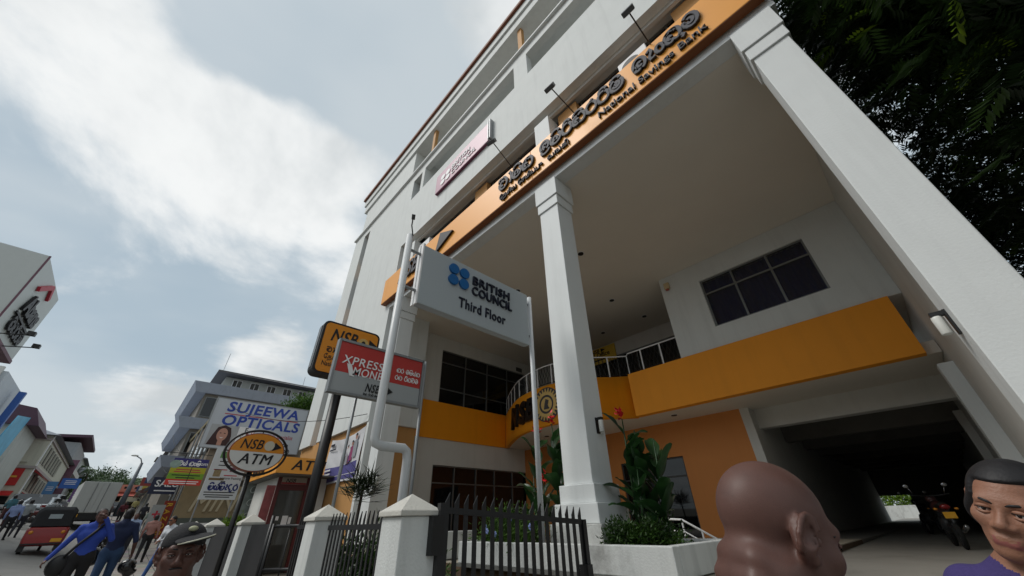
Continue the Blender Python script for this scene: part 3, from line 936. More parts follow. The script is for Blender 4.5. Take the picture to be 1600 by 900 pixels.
part('soil', M_SOIL, PL, lambda m: (m.box(-6.54, -5.2, 5.06, 5.76, .95, 1.2), m.box(-4.04, -2.66, 5.06, 6.74, .95, 1.2), m.box(-5.19, -4.045, 5.06, 5.765, .95, 1.2)))
r = thing('planter', (-8, 5, .93), 'short white planter wall beside dark ground-floor windows', 'planter')
part('planter_wall', M_WORN, r, lambda m: (m.box(-9.2, -7.5, 4.9, 5.05, .95, 1.42), m.box(-9.2, -9.05, 5.052, 5.9, .95, 1.42), m.box(-7.65, -7.5, 5.052, 5.9, .95, 1.42)), bevel=.012)
part('soil', M_SOIL, r, lambda m: m.box(-9.04, -7.66, 5.06, 5.9, .95, 1.3))


def drive_z(y):
    if y < 2.4: return .14
    if y < 10: return .14 + .66 * (y - 2.4) / 7.6
    return .8 + .006 * (y - 10)


mb = MB(); ys = [2.3, 4, 6, 8, 10, 16, 24, 34, 44, 60]
for a, b in zip(ys[:-1], ys[1:]):
    x0 = -2.29 if a < 16 else -3.9
    mb.quad((x0, a, drive_z(a)), (1.35, a, drive_z(a)), (1.35, b, drive_z(b)), (x0, b, drive_z(b)))
tag(mb.build('driveway', pbr('driveway_concrete', '#85827b', .85, .15, 1.5, .25, dirt=.3)), kind='structure')
tag(part('passage_floor_edge', M_CONC, None, lambda m: m.box(-4.25, -2.3, 15.71, 42, .3, .92)), kind='structure')
r = thing('yard_wall', (-3, 50, 1), 'sunlit stained white wall beyond the far end of the passage', 'wall')
part('wall', M_WORN, r, lambda m: m.box(-12, 8, 52, 52.3, .8, 2.05))
# steps and handrail down to the driveway
r = thing('entrance_steps', (-2.3, 9, .2), 'concrete entrance steps beside the driveway', 'steps')
for i in range(4):
    part('step', M_CONC, r, lambda m: m.box(-2.28 + i * .3, -2.28 + (i + 1) * .3 - .004, 8.6, 10.6, .3, .93 - (i + 1) * .13))
H0, H1, H2 = onY(1042, 811, 8.6), onY(1065, 812, 8.6), onY(1140, 853, 8.6)
r = thing('handrail', (H0.x, 8.6, .9), 'white tubular handrail sloping down the entrance steps', 'handrail')
dz = .2
for k in range(4):
    o = Vector((0, 0, -dz * k))
    part('rail', M_WPRINT, r, lambda m: m.tube([H0 + o, H1 + o, H2 + o], .02 if k == 0 else .013, 8), smooth=True)
for t in (0, .45, 1):
    p = H1.lerp(H2, t)
    part('post', M_WPRINT, r, lambda m: m.tube([p + Vector((0, 0, .0)), Vector((p.x, p.y, .5))], .017, 8))
part('post', M_WPRINT, r, lambda m: m.tube([H0, Vector((H0.x, H0.y, .9))], .017, 8))

# ------------------------------------------------------------------ fence, pillars, gates
M_PILL = pbr('pillar_paint', '#cfd2d0', .75, .06, 3, .25, streak=.3, dirt=.22)
M_CAPP = pbr('pillar_cap', '#c2c0b8', .8, .12, 6, .3, dirt=.6)
M_FENCE = pbr('black_gate_paint', '#141416', .42, .3, 10, .1)
M_SHEET = pbr('black_sheet_metal', '#1b1b1e', .55, .25, 2.5, streak=.3)


def pillar(x, label, w=.385, top=1.62):
    g = ground_z(x, 2) + .12; y = 2.2
    r = thing('gate_pillar', (x, y, g), label, 'pillar', group='fence pillars')
    h = w / 2
    part('shaft', M_PILL, r, lambda m: m.box(x - h, x + h, y - h, y + h, g, top), bevel=.012)
    def cap(m):
        a = h + .03
        m.box(x - a, x + a, y - a, y + a, top + .002, top + .05)
    part('cap', M_CAPP, r, cap, bevel=.008)
    a = h + .02
    part('cap_peak', M_CAPP, r, lambda m: m.add([(x - a, y - a, top + .051), (x + a, y - a, top + .051), (x + a, y + a, top + .051), (x - a, y + a, top + .051), (x, y, top + .2)], [(3, 2, 1, 0), (0, 1, 4), (1, 2, 4), (2, 3, 4), (3, 0, 4)]))
    return r


pillar(-3.86, 'white capped pillar carrying the black gate hinge', .4)
pillar(-6.18, 'white capped pillar between spiked fence and small gate')
pillar(-10.46, 'white capped pillar below the oval bank sign')
pillar(-14.67, 'white capped pillar between two black sheet panels')
pillar(-18.46, 'white capped pillar at the end of the sheet fence')


def picket(mb, p, n, w, t, z0, z1, d):
    """Flat bar with a slant-cut point; d runs along the fence."""
    d = Vector(d).normalized(); nn = Vector((-d.y, d.x, 0)) * t / 2; a = d * w / 2; p = Vector(p)
    q = lambda s, z, k: (p.x + a.x * s + nn.x * k, p.y + a.y * s + nn.y * k, z)
    mb.add([q(-1, z0, -1), q(1, z0, -1), q(1, z1, -1), q(-1, z1 - .09, -1), q(-1, z0, 1), q(1, z0, 1), q(1, z1, 1), q(-1, z1 - .09, 1)],
           [(0, 1, 2, 3), (7, 6, 5, 4), (0, 4, 5, 1), (1, 5, 6, 2), (2, 6, 7, 3), (3, 7, 4, 0)])


def bar_panel(name, label, cat, A, B, n, za, zb, g0, rail_lo=.5, w=.036, frame=False):
    A, B = Vector(A), Vector(B); d = (B - A)
    r = thing(name, (A.x, A.y, g0), label, cat)
    L = lambda t, z: (A.x + d.x * t, A.y + d.y * t, z)
    part('rail', M_FENCE, r, lambda m: m.bar(L(0, za - .16), L(1, zb - .16), .03, .055))
    part('rail', M_FENCE, r, lambda m: m.bar(L(0, rail_lo), L(1, rail_lo), .03, .05))
    for i in range(n):
        t = (i + .5) / n
        mb = MB(); picket(mb, L(t, 0), n, w, .012, g0 + .05, za + (zb - za) * t, d); mb.build('picket', M_FENCE, r)
    if frame:
        part('end_post', M_FENCE, r, lambda m: m.bar(L(1, g0 + .04), L(1, zb - .13), .06, .06, d.normalized()))
        part('end_post', M_FENCE, r, lambda m: m.bar(L(0, g0 + .04), L(0, za - .1), .07, .07, d.normalized()))
    return r


bar_panel('fence_panel', 'black spiked fence panel between two white pillars', 'fence', (-5.98, 2.2, 0), (-4.08, 2.2, 0), 17, 1.7, 1.7, .15)
GE = onD(913, 835, 5.6)
gt = bar_panel('driveway_gate', 'open black driveway gate leaf with slant-cut spikes', 'gate', (-3.62, 2.42, 0), (GE.x, GE.y, 0), 18, 1.83, 1.69, .12, w=.05, frame=True)
part('hinge', M_BLACK, gt, lambda m: (m.box(-3.72, -3.58, 2.3, 2.44, 1.3, 1.62), m.box(-3.95, -3.65, 2.402, 2.5, 1.32, 1.45)))
part('latch', M_BLACK, gt, lambda m: m.box(GE.x - .06, GE.x + .06, GE.y - .08, GE.y + .02, .95, 1.1))
for a, b, lab in ((-18.26, -14.88, 'black sheet metal fence panel ending at the shops'), (-14.46, -10.67, 'black sheet metal fence panel with small yellow mark'), (-10.25, -8.9, 'short black sheet metal panel beside the small gate')):
    g = ground_z(a, 2) + .1
    r = thing('sheet_panel', ((a + b) / 2, 2.2, g), lab, 'fence')
    part('sheet', M_SHEET, r, lambda m: m.box(a, b, 2.18, 2.2, g, 1.62))
    part('rail', M_FENCE, r, lambda m: m.box(a, b, 2.2, 2.24, 1.5, 1.55))
    if a == -14.46:
        part('painted_mark', pbr('yellow_mark', '#c9b23a', .7), r, lambda m: (m.box(-12.45, -12.2, 2.172, 2.179, 1.22, 1.27), m.box(-12.4, -12.33, 2.172, 2.179, 1.05, 1.215)))
bar_panel('fence_panel', 'black spiked fence panel beside pillar under the black pole', 'fence', (-7.3, 2.2, 0), (-6.4, 2.2, 0), 9, 1.72, 1.72, .15)
r = thing('side_gate', (-8.8, 2.2, .15), 'small black tubular side gate standing ajar before the ATM', 'gate')
A_, B_ = Vector((-8.75, 2.22, 0)), Vector((-7.75, 3.1, 0))
for t in (0, 1): part('stile', M_FENCE, r, lambda m: m.tube([A_.lerp(B_, t) + Vector((0, 0, .2)), A_.lerp(B_, t) + Vector((0, 0, 1.62))], .03, 8), smooth=True)
for z in (.3, .95, 1.58): part('rail', M_FENCE, r, lambda m: m.tube([A_ + Vector((0, 0, z)), B_ + Vector((0, 0, z))], .024, 8), smooth=True)
for t in (.25, .5, .75): part('bar', M_FENCE, r, lambda m: m.tube([A_.lerp(B_, t) + Vector((0, 0, .3)), A_.lerp(B_, t) + Vector((0, 0, 1.58))], .012, 6), smooth=True)
part('stile', M_FENCE, r, lambda m: m.tube([(-8.86, 2.2, .2), (-8.86, 2.2, 1.75)], .035, 8), smooth=True)

# ------------------------------------------------------------------ free-standing signs (faces toward +X, along +Y)
def sx(root, X, px, py):
    """Pixel on the sign plane -> sign frame (x along the face, z up)."""
    p = onX(px, py, X); q = WM[root.name].inverted() @ p
    return q.x, q.z


def fit_x(body, root, X, p0, p1, size, mat, y, bold=.01, shear=0., ex=.004, name='lettering', xs=None, sp=1.08):
    a, za = sx(root, X, *p0); b, zb = sx(root, X, *p1)
    me = text_mesh(body, size, ex, bold, shear, 1.0, 'LEFT', sp)
    w = max(v.co.x for v in me.vertices) - min(v.co.x for v in me.vertices)
    return text(body, root, a, (za + zb) / 2, y, size, mat, ex, bold, shear, xs or (b - a) / w, 'LEFT', name=name, sp=sp)


# tall board on two white poles
XB = -4.9
BC = thing('council_sign', (XB, 2.2, .15), 'grey board on two white poles reading British Council Third Floor', 'sign', PI / 2)
M_BOARD = pbr('board_grey', '#aab2b6', .4, .03, .8, streak=.05)
part('sign_panel', M_BOARD, BC, lambda m: m.box(XB - .16, XB, 2.47, 5.2, 4.72, 5.98), bevel=.012)
part('edge_channel', M_WPRINT, BC, lambda m: (m.box(XB - .17, XB - .1, 2.435, 2.467, 4.7, 6.0), m.box(XB - .07, XB + .005, 2.44, 2.467, 4.7, 6.0)))
part('pole', M_STEEL, BC, lambda m: m.tube([(XB - .05, 2.17, 6.08), (XB - .05, 2.17, 2.52), (XB - .05, 2.19, 2.47), (XB - .05, 2.28, 2.44), (XB - .05, 2.6, 2.44), (XB - .05, 2.66, 2.4), (XB - .05, 2.68, 2.3), (XB - .05, 2.68, .15)], .062, 14), smooth=True)
part('pole', M_STEEL, BC, lambda m: m.tube([(XB - .05, 5.32, 5.98), (XB - .05, 5.32, .9)], .05, 14), smooth=True)
for y0, y1 in ((2.2, 2.47), (5.2, 5.32)):
    for z in (4.98, 5.78): part('bracket', M_GALV, BC, lambda m: m.tube([(XB - .07, y0, z), (XB - .07, y1, z)], .028, 8))
part('lamp_arm', M_BLACK, BC, lambda m: (m.tube([(XB, 2.2, 6.05), (XB + .1, 2.1, 6.18), (XB + .28, 2.02, 6.2)], .012, 6), m.bar((XB + .25, 2.04, 6.2), (XB + .4, 1.97, 6.14), .06, .03)))
M_BLUE = pbr('logo_blue', '#0f5f9c', .35, .05, 5)
ca, cz = sx(BC, XB, 716.3, 432.8)
for da, dz_ in ((-.125, .125), (.125, .125), (-.125, -.125), (.125, -.125)):
    a, z_ = ca + da, cz + dz_
    part('dot', M_BLUE, BC, lambda m: disc(m, a, z_, .112, .112, -.045, -.001), world=False)
M_NAVY = pbr('navy_letter', '#10172b', .4)
fit_x('BRITISH', BC, XB, (737, 440), (794, 464), .27, M_NAVY, -.02, .016, ex=.018)
fit_x('COUNCIL', BC, XB, (736, 455.5), (798, 480.5), .27, M_NAVY, -.02, .016, ex=.018)
fit_x('Third Floor', BC, XB, (716, 474), (789, 500), .3, M_NAVY, -.012, .012, ex=.01)

# red money-transfer board
XX = -6.2
XM = thing('money_sign', (XX, 1.8, .15), 'red and grey framed board reading Xpress Money on thin posts', 'sign', PI / 2)
part('sign_panel', pbr('red_sign_sheet', '#b3342f', .4, .05, 1), XM, lambda m: m.box(XX - .08, XX, 1.82, 3.43, 3.74, 4.27))
part('lower_panel', pbr('grey_sign_sheet', '#9ea2a3', .4, .05, 1), XM, lambda m: m.box(XX - .08, XX, 1.82, 3.43, 3.42, 3.738))
part('frame', M_GALV, XM, lambda m: (m.box(XX - .1, XX + .02, 1.78, 1.818, 3.38, 4.31), m.box(XX - .1, XX + .02, 3.432, 3.47, 3.38, 4.31), m.box(XX - .1, XX + .02, 1.8, 3.45, 4.272, 4.315), m.box(XX - .1, XX + .02, 1.82, 3.43, 3.38, 3.418)))
part('post', M_GALV, XM, lambda m: m.tube([(XX - .04, 3.52, 4.32), (XX - .04, 3.52, .15)], .03, 8), smooth=True)
part('post', M_GALV, XM, lambda m: m.tube([(XX - .14, 2.32, 4.2), (XX - .14, 2.32, .15)], .026, 8), smooth=True)
fit_x('XPRESS', XM, XX, (535, 562), (599, 575), .21, M_WPRINT, -.008, .006, .12)
fit_x('MONEY', XM, XX, (550, 581), (606, 592), .21, M_WPRINT, -.008, .006, .12)
a, z_ = sx(XM, XX, 546, 576)
part('slash', M_WPRINT, XM, lambda m: m.prism([(a - .06, z_ + .08), (a + .02, z_ + .08), (a + .1, z_ - .12), (a + .02, z_ - .12)], -.012, -.004), world=False)
fit_x('NSB', XM, XX, (570, 606), (592, 610), .2, M_INK, -.008, .012, .2)
a, z_ = sx(XM, XX, 597, 610)
part('crest_mark', M_GOLD, XM, lambda m: disc(m, a, z_, .07, .07, -.012, -.002, 20), world=False)
part('arrow', M_INK, XM, lambda m: m.prism([(a + .09, z_ - .07), (a + .09, z_ + .07), (a + .2, z_)], -.012, -.003), world=False)
for g, p0, sz in ((['ka', 'ra', 'sp', 'va', 'thi', 'na' if 'na' in SINH else 'n', 'ka'], (620, 578), .09), (['ra', 'ka', 'sp', 'ri', 'ka', 'ja', 'va'], (617, 589), .09), ):
    a, z_ = sx(XM, XX, *p0); sinhala(g, XM, a, z_ - .04, -.002, sz, M_WPRINT, w=.14, depth=.006, xs=.85)
a, z_ = sx(XM, XX, 567, 615)
sinhala(['ja', 'ka', 'sp', 'ri', 'ra', 'ki', 'sp', 'ba', 'ka', 'va'], XM, a, z_ - .02, -.002, .035, M_INK, w=.16, depth=.004)

# amber bank box sign on black pole
XN = -7.5
NS = thing('bank_box_sign', (XN, 2.4, .15), 'amber rounded bank box sign in black frame on thick black pole', 'sign', PI / 2)


def rrect(x0, x1, z0, z1, r, n=5):
    out = []
    for cx, cz, a0 in ((x1 - r, z1 - r, 0), (x0 + r, z1 - r, 90), (x0 + r, z0 + r, 180), (x1 - r, z0 + r, 270)):
        for i in range(n + 1):
            t = rad(a0 + 90 * i / n); out.append((cx + r * math.cos(t), cz + r * math.sin(t)))
    return out


M_AMBER = pbr('amber_sign', '#d98a1e', .35, .04, 1)
part('case', M_BLACK, NS, lambda m: m.prism(rrect(-.62, .6, 3.92, 5.06, .12), .28, .002), world=False)
part('side_channel', M_GALV, NS, lambda m: m.box(-.632, -.622, .1, .2, 4.05, 4.95), world=False)
part('face_panel', M_AMBER, NS, lambda m: m.prism(rrect(-.575, .555, 3.965, 5.015, .09), .0, -.012), world=False)
part('pole', M_BLACK, NS, lambda m: m.tube([(XN - .14, 2.4, 4.1), (XN - .14, 2.4, .15)], .09, 14), smooth=True)
fit_x('NSB', NS, XN, (517, 523), (557, 534), .38, M_INK, -.016, .02, .25)
a, z_ = sx(NS, XN, 567, 538)
part('crest_mark', M_GOLD, NS, lambda m: disc(m, a, z_, .12, .12, -.022, -.012, 24), world=False)
part('crest_figure', M_INK, NS, lambda m: disc(m, a, z_, .045, .06, -.026, -.0225, 16), world=False)
part('arrow', M_INK, NS, lambda m: m.prism([(a + .14, z_ - .12), (a + .12, z_ + .13), (a + .38, z_ - .02)], -.02, -.0125), world=False)
a, z_ = sx(NS, XN, 510, 545)
sinhala(['ja', 'aa', 'thi', 'ka', 'sp', 'i', 'ri', 'ki', 'mee'], NS, a, z_ - .05, -.0125, .11, M_INK, w=.16, depth=.006)
text('ேதசிய ேசமிப்பு', NS, a - .02, z_ - .16, -.016, .13, M_INK, .003, .006, 0, .8, 'LEFT')
text('National Savings Bank', NS, a - .03, z_ - .3, -.016, .13, M_INK, .003, .004, 0, .8, 'LEFT')

# oval ATM sign
XO = -10.0
OV = thing('oval_sign', (XO, 1.8, .15), 'oval orange and white bank ATM sign in black ring on post', 'sign', PI / 2)
oz = 2.8
part('post', M_BLACK, OV, lambda m: m.tube([(XO - .1, 1.8, 2.62), (XO - .1, 1.8, .15)], .05, 10), smooth=True)
part('ring', M_BLACK, OV, lambda m: m.tube([(.585 * math.cos(2 * PI * k / 40), .06, oz + .445 * math.sin(2 * PI * k / 40)) for k in range(41)], .024, 8, cap=False), smooth=True, world=False)
part('case', pbr('oval_rim_red', '#8a4a30', .5), OV, lambda m: disc(m, 0, oz, .52, .385, .0, .15, 48), world=False)
n = 48
up_ = [(.5 * math.cos(PI * k / 24), oz + .365 * math.sin(PI * k / 24)) for k in range(25)]
lo_ = [(.5 * math.cos(PI + PI * k / 24), oz + .365 * math.sin(PI + PI * k / 24)) for k in range(25)]
part('upper_face', M_AMBER, OV, lambda m: m.prism([(x, max(z, oz + .002)) for x, z in up_], -.012, 0), world=False)
part('lower_face', pbr('sign_white', '#d4d4d0', .4, .04), OV, lambda m: m.prism([(x, min(z, oz)) for x, z in lo_], -.012, 0), world=False)
for t in (0, 90, 180, 270): part('ring_stay', M_BLACK, OV, lambda m: m.tube([(.51 * math.cos(rad(t)), .06, oz + .38 * math.sin(rad(t))), (.585 * math.cos(rad(t)), .06, oz + .445 * math.sin(rad(t)))], .012, 6), world=False)
text('NSB', OV, -.15, oz + .14, -.016, .27, M_INK, .004, .01, .22, .85, sp=1.05)
part('crest_mark', pbr('crest_pale', '#c9c2ae', .5, .2, 60), OV, lambda m: disc(m, .19, oz + .14, .1, .1, -.02, -.0125, 24), world=False)
part('arrow', M_INK, OV, lambda m: m.prism([(.26, oz + .04), (.29, oz + .22), (.44, oz + .12)], -.019, -.0126), world=False)
for dx_ in (-.006, .006): text('ATM', OV, dx_, oz - .15, -.016 + dx_ * .1, .29, M_INK, .004, 0, .2, 1.0, sp=1.05)

# ------------------------------------------------------------------ ATM kiosk
AK = thing('atm_kiosk', (-18.4, 4.6, .2), 'ATM kiosk with orange canopy fascia and dark red door frame', 'kiosk')
M_RED = pbr('dark_red_frame', '#5a1f22', .5, .1, 3)
part('roof', M_DCONC, AK, lambda m: m.box(-21.5, -17.05, 3.9, 6.1, 3.25, 3.3))
part('fascia', M_SIGNOR, AK, lambda m: (m.box(-17.06, -17.0, 3.85, 5.45, 3.3, 3.86), m.box(-21.5, -17.062, 3.85, 3.91, 3.3, 3.86)))
part('canopy_top', M_DCONC, AK, lambda m: m.box(-21.5, -17.062, 3.912, 5.45, 3.78, 3.83))
part('side_wall', M_GREYW, AK, lambda m: (m.box(-21.4, -18.0, 4.25, 4.35, .2, 3.25), m.box(-18.0, -17.9, 5.42, 6.1, .2, 3.25)))
part('door_frame', M_RED, AK, lambda m: (m.box(-18.0, -17.9, 4.25, 4.37, .2, 3.25), m.box(-18.0, -17.9, 5.3, 5.42, .2, 3.25), m.box(-18.0, -17.9, 4.372, 5.298, 2.8, 3.0)))
part('door_glass', pbr('kiosk_glass', '#3b3d3b', .06, .3, 1.2), AK, lambda m: m.box(-17.97, -17.95, 4.372, 5.298, .2, 2.8))
part('header', pbr('kiosk_header', '#a9a59c', .5), AK, lambda m: m.box(-18.0, -17.92, 4.372, 5.298, 3.003, 3.25))
part('header_stripe', pbr('kiosk_red_stripe', '#a03038', .5), AK, lambda m: m.box(-17.918, -17.91, 4.38, 5.29, 3.01, 3.07))
for (y, z, w, h) in ((4.75, 1.65, .2, .3), (4.98, 1.68, .1, .22), (4.5, 1.8, .13, .13)):
    part('notice', M_WPRINT, AK, lambda m: m.box(-17.945, -17.94, y, y + w, z, z + h))
part('poster', pbr('kiosk_poster', '#8f4a4c', .5, .5, 6), AK, lambda m: m.box(-17.95, -17.9, 3.92, 4.22, .6, 2.95))
KT = thing('kiosk_lettering', (-17, 4.65, 3.3), 'black ATM letters on the orange kiosk canopy', 'lettering', PI / 2)
for dx_ in (-.012, .012): text('ATM', KT, .3 + dx_, .28, -.012 + dx_ * .1, .52, M_INK, .006, 0, .2, 1.1, sp=1.05)
text('NSB', KT, -.15 + .2, -.17, -.905 + 1.82, .2, M_INK, .004, .012, .2)
K2 = thing('kiosk_lettering', (-20.4, 3.85, 3.3), 'black NSB letters on street side of the kiosk canopy', 'lettering')
text('NSB ATM', K2, .6, .28, -.012, .48, M_INK, .006, .02, .2, 1.0)

adopt(KT, AK); adopt(K2, AK)
# ------------------------------------------------------------------ student banner on the tan wall
BN = thing('banner', (-16.6, 6.1, 3.0), 'white and violet cloth banner with group of students on tan wall', 'banner')
mb = MB(); nx, nz = 24, 14
def bpt(u, v):
    x = -18.35 + 3.45 * u; top = 4.9 - .22 * math.sin(PI * u) * (1 if u < 1 else 0) * .8 - .05 * (1 - u); bot = 3.0 + .05 * math.sin(PI * u)
    y = 6.08 - .05 * math.sin(7 * u + 3 * v) * math.sin(PI * v) - .05 * abs(math.sin(9 * (u + v))) * (1 - abs(2 * u - 1)) * .6
    return (x, y, bot + (top - bot) * v)
def bstrip(u0, u1, v0, v1, nx, nz, dy=0.0):
    mb = MB()
    for j in range(nz):
        for i in range(nx):
            q = [bpt(u0 + (u1 - u0) * (i + a) / nx, v0 + (v1 - v0) * (j + b) / nz) for a, b in ((0, 0), (1, 0), (1, 1), (0, 1))]
            mb.quad(*[(x, y - dy, z) for x, y, z in q])
    return mb
bstrip(0, 1, .36, 1, 24, 10).build('cloth', pbr('banner_white', '#c9c9cc', .7, .04), BN, smooth=True)
bstrip(0, 1, 0, .04, 24, 1).build('hem', MATS['banner_white'], BN, smooth=True)
bstrip(0, .95, .04, .36, 24, 5).build('violet_field', pbr('banner_violet', '#4d4a86', .7, .12, 1.5), BN, smooth=True)
bstrip(.95, 1, .04, .36, 2, 5).build('cloth', MATS['banner_white'], BN, smooth=True)
bstrip(.0, .95, .135, .145, 24, 1, .012).build('rule', M_WPRINT, BN)
def fig(u, v0, h, c, hair='#1c1618'):
    def bl(m):
        w = h * .3
        pts = [(-.5, 0), (-.55, .45), (-.42, .62), (-.15, .68), (.15, .68), (.42, .62), (.55, .45), (.5, 0)]
        m.add([(lambda p: (p[0] + a * w * 1.1, p[1] - .035, p[2] + b * h))(bpt(u, v0)) for a, b in pts], [tuple(range(8))])
    part('printed_figure', pbr('print_' + c, '#' + c, .7), BN, bl)
    def hd(m):
        p = bpt(u, v0); m.add([(p[0] + .085 * h * math.cos(2 * PI * k / 12) * 1.2, p[1] - .04, p[2] + h * .8 + .12 * h * math.sin(2 * PI * k / 12)) for k in range(12)], [tuple(range(12))])
    part('printed_face', pbr('print_face', '#9a6a58', .7), BN, hd)
    def hr(m):
        p = bpt(u, v0); m.add([(p[0] + .1 * h * math.cos(PI * k / 8) * 1.2, p[1] - .043, p[2] + h * .84 + .1 * h * math.sin(PI * k / 8)) for k in range(9)], [tuple(range(9))])
    part('printed_hair', pbr('print_hair', hair, .7), BN, hr)
for u, v0, h, c in ((.5, .33, .85, '3a3136'), (.62, .36, .78, '8f8f98'), (.68, .36, .68, '5a2a3a'), (.76, .4, .8, '8a3560'), (.86, .44, .95, '8d9096'), (.72, .38, .6, '4a3a7c')): fig(u, v0, h, c)
for k, (u, v, s, c, mt) in enumerate(((.05, .86, .2, 'STUDY', M_NAVY), (.05, .75, .12, 'with us today', M_NAVY), (.04, .3, .13, 'scholarship', M_WPRINT), (.04, .22, .12, 'register now', M_WPRINT), (.04, .09, .1, 'enquiries', M_WPRINT))):
    p = bpt(u, v); q = WM[BN.name].inverted() @ Vector(p)
    # printed lines too small to read in the photograph: plain bars
    part('print_line', mt, BN, lambda m: m.box(p[0], p[0] + len(c) * s * .45, p[1] - .05, p[1] - .047, p[2] - s * .25, p[2] + s * .25))

# ------------------------------------------------------------------ street buildings, near side
def polar(az, d, z=0.0): return Vector((math.sin(rad(az)) * d, math.cos(rad(az)) * d, z))


M_DIRTY = pbr('stained_plaster', '#8d8274', .85, .15, 1.2, .3, streak=.5, dirt=.5)
M_BBOARD = pbr('billboard_white', '#b9bfc6', .5, .05, .7, streak=.1)
M_BLUEP = pbr('blue_print', '#22409a', .5, .06, 5)
M_REDP = pbr('red_print', '#b0263a', .5, .06, 5)
M_SHUT = pbr('roller_shutter', '#6d6f70', .5, .1, 3, metal=.3)
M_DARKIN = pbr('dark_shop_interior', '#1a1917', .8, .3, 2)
M_CREAM = pbr('cream_plaster', '#bdb7a2', .8, .08, 1, .15, streak=.3)
M_PALE = pbr('pale_plaster', '#b4b6b0', .8, .08, 1, .15, streak=.35)
M_BALC = pbr('pale_blue_balcony', '#a9b4c6', .7, .07, 1, .1, streak=.3)
M_SOFF = pbr('grey_brown_wall', '#7d7870', .85, .12, 1, .2, streak=.4)

OB = thing('optician_building', (-31, 6, .6), 'two-storey stained building carrying the opticians billboard', 'building')
part('wall', M_DIRTY, OB, lambda m: (m.box(-39.5, -25.2, 2.4, 11, .2, 1.0), m.box(-39.5, -25.2, 2.4, 11, 3.9, 7.35), m.box(-39.5, -25.2, 6.6, 11, 1.0, 3.9), m.box(-25.9, -25.2, 2.4, 3.0, 1.0, 3.9), m.box(-33, -32.4, 2.4, 3.0, 1.0, 3.9)))
part('parapet', pbr('mossy_edge', '#6f6648', .9, .3, 3, .4), OB, lambda m: (m.box(-25.4, -25.15, 2.3, 11, 7.353, 7.62), m.box(-39.5, -25.4, 2.3, 2.55, 7.353, 7.6)))
part('ceiling_slab', M_SOFF, OB, lambda m: m.box(-39.4, -25.3, 2.45, 6.55, 3.7, 3.88))
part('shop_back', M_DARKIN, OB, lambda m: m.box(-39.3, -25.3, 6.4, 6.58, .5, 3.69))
for i, x in enumerate((-26.4, -28.6, -30.8, -33.8, -36.0, -38.2)):
    w = part('window', M_ALUD, OB, lambda m: m.box(x - .7, x + .7, 2.33, 2.398, 5.0, 6.4))
    part('pane', M_GLASS, w, lambda m: m.box(x - .62, x + .62, 2.31, 2.328, 5.08, 6.32))
for x in (-25.6, -27.5, -29.7, -32.7, -35): part('drain_pipe', M_GALV, OB, lambda m: m.tube([(x, 2.3, .6), (x, 2.3, 7.3)], .05, 6))
BBD = thing('billboard', (-25, 4.1, 5.1), 'large white billboard with blue Sujeewa Opticals lettering and smiling portrait', 'billboard', PI / 2)
XS = -25.0
part('sign_panel', M_BBOARD, BBD, lambda m: m.box(XS - .12, XS, 1.9, 6.45, 5.1, 7.55))
part('frame', M_GALV, BBD, lambda m: (m.box(XS - .14, XS + .02, 1.86, 1.898, 5.06, 7.6), m.box(XS - .14, XS + .02, 6.452, 6.49, 5.06, 7.6), m.box(XS - .14, XS + .02, 1.9, 6.45, 5.06, 5.098), m.box(XS - .14, XS + .02, 1.9, 6.45, 7.552, 7.59)))
fit_x('SUJEEWA', BBD, XS, (357, 633), (466, 653), .72, M_BLUEP, -.008, .028, .08)
fit_x('OPTICALS', BBD, XS, (347, 653), (465, 673), .72, M_BLUEP, -.008, .028, .08)
a, z1 = sx(BBD, XS, 353, 642); b, z2 = sx(BBD, XS, 464, 664)
part('rule', M_REDP, BBD, lambda m: m.box(a, b, -.01, -.002, (z1 + z2) / 2 - .02, (z1 + z2) / 2 + .02), world=False)
fit_x('& Hearing Aids Specialist', BBD, XS, (386, 675), (456, 688), .3, M_REDP, -.008, .006)
a, z1 = sx(BBD, XS, 428, 694)
sinhala(['ja', 'ka', 'sp', 'ri', 'ka'], BBD, a, z1 - .1, -.004, .16, M_INK, w=.18, depth=.006)
sinhala(['ra', 'va', 'ka', 'ja'], BBD, a + .1, z1 - .42, -.004, .2, M_INK, w=.18, depth=.006)
# portrait panel: generic smiling face beside an eye chart
px0, pz0 = sx(BBD, XS, 321, 687); px1, pz1 = sx(BBD, XS, 356, 664)
pw, ph = 1.05, 1.05; pcx, pcz = px0 + .62, .62
part('portrait_background', pbr('portrait_bg', '#a5a7a9', .5), BBD, lambda m: m.box(pcx - .62, pcx + .62, -.006, -.001, pcz - .5, pcz + .5), world=False)
part('portrait_hair', pbr('portrait_hair', '#3a1f1e', .6, .3, 8), BBD, lambda m: m.prism([(pcx - .55, pcz - .5), (pcx - .42, pcz), (pcx - .3, pcz + .36), (pcx - .02, pcz + .49), (pcx + .27, pcz + .38), (pcx + .38, pcz + .02), (pcx + .42, pcz - .5)], -.012, -.007), world=False)
part('portrait_face', pbr('portrait_skin', '#b98a78', .6, .06, 4), BBD, lambda m: (disc(m, pcx - .02, pcz + .02, .23, .32, -.018, -.013), m.box(pcx - .12, pcx + .08, -.0175, -.013, pcz - .5, pcz - .24)), world=False)
part('portrait_eye', M_INK, BBD, lambda m: disc(m, pcx - .11, pcz + .09, .045, .022, -.022, -.019, 12), world=False)
part('portrait_eye', M_INK, BBD, lambda m: disc(m, pcx + .07, pcz + .09, .045, .022, -.022, -.019, 12), world=False)
part('portrait_mouth', M_WPRINT, BBD, lambda m: m.prism([(pcx - .12, pcz - .1), (pcx - .02, pcz - .16), (pcx + .08, pcz - .1), (pcx - .02, pcz - .12)], -.022, -.019), world=False)
part('eye_chart', M_WPRINT, BBD, lambda m: m.box(pcx + .63, pcx + 1.35, -.006, -.001, pcz - .5, pcz + .5), world=False)
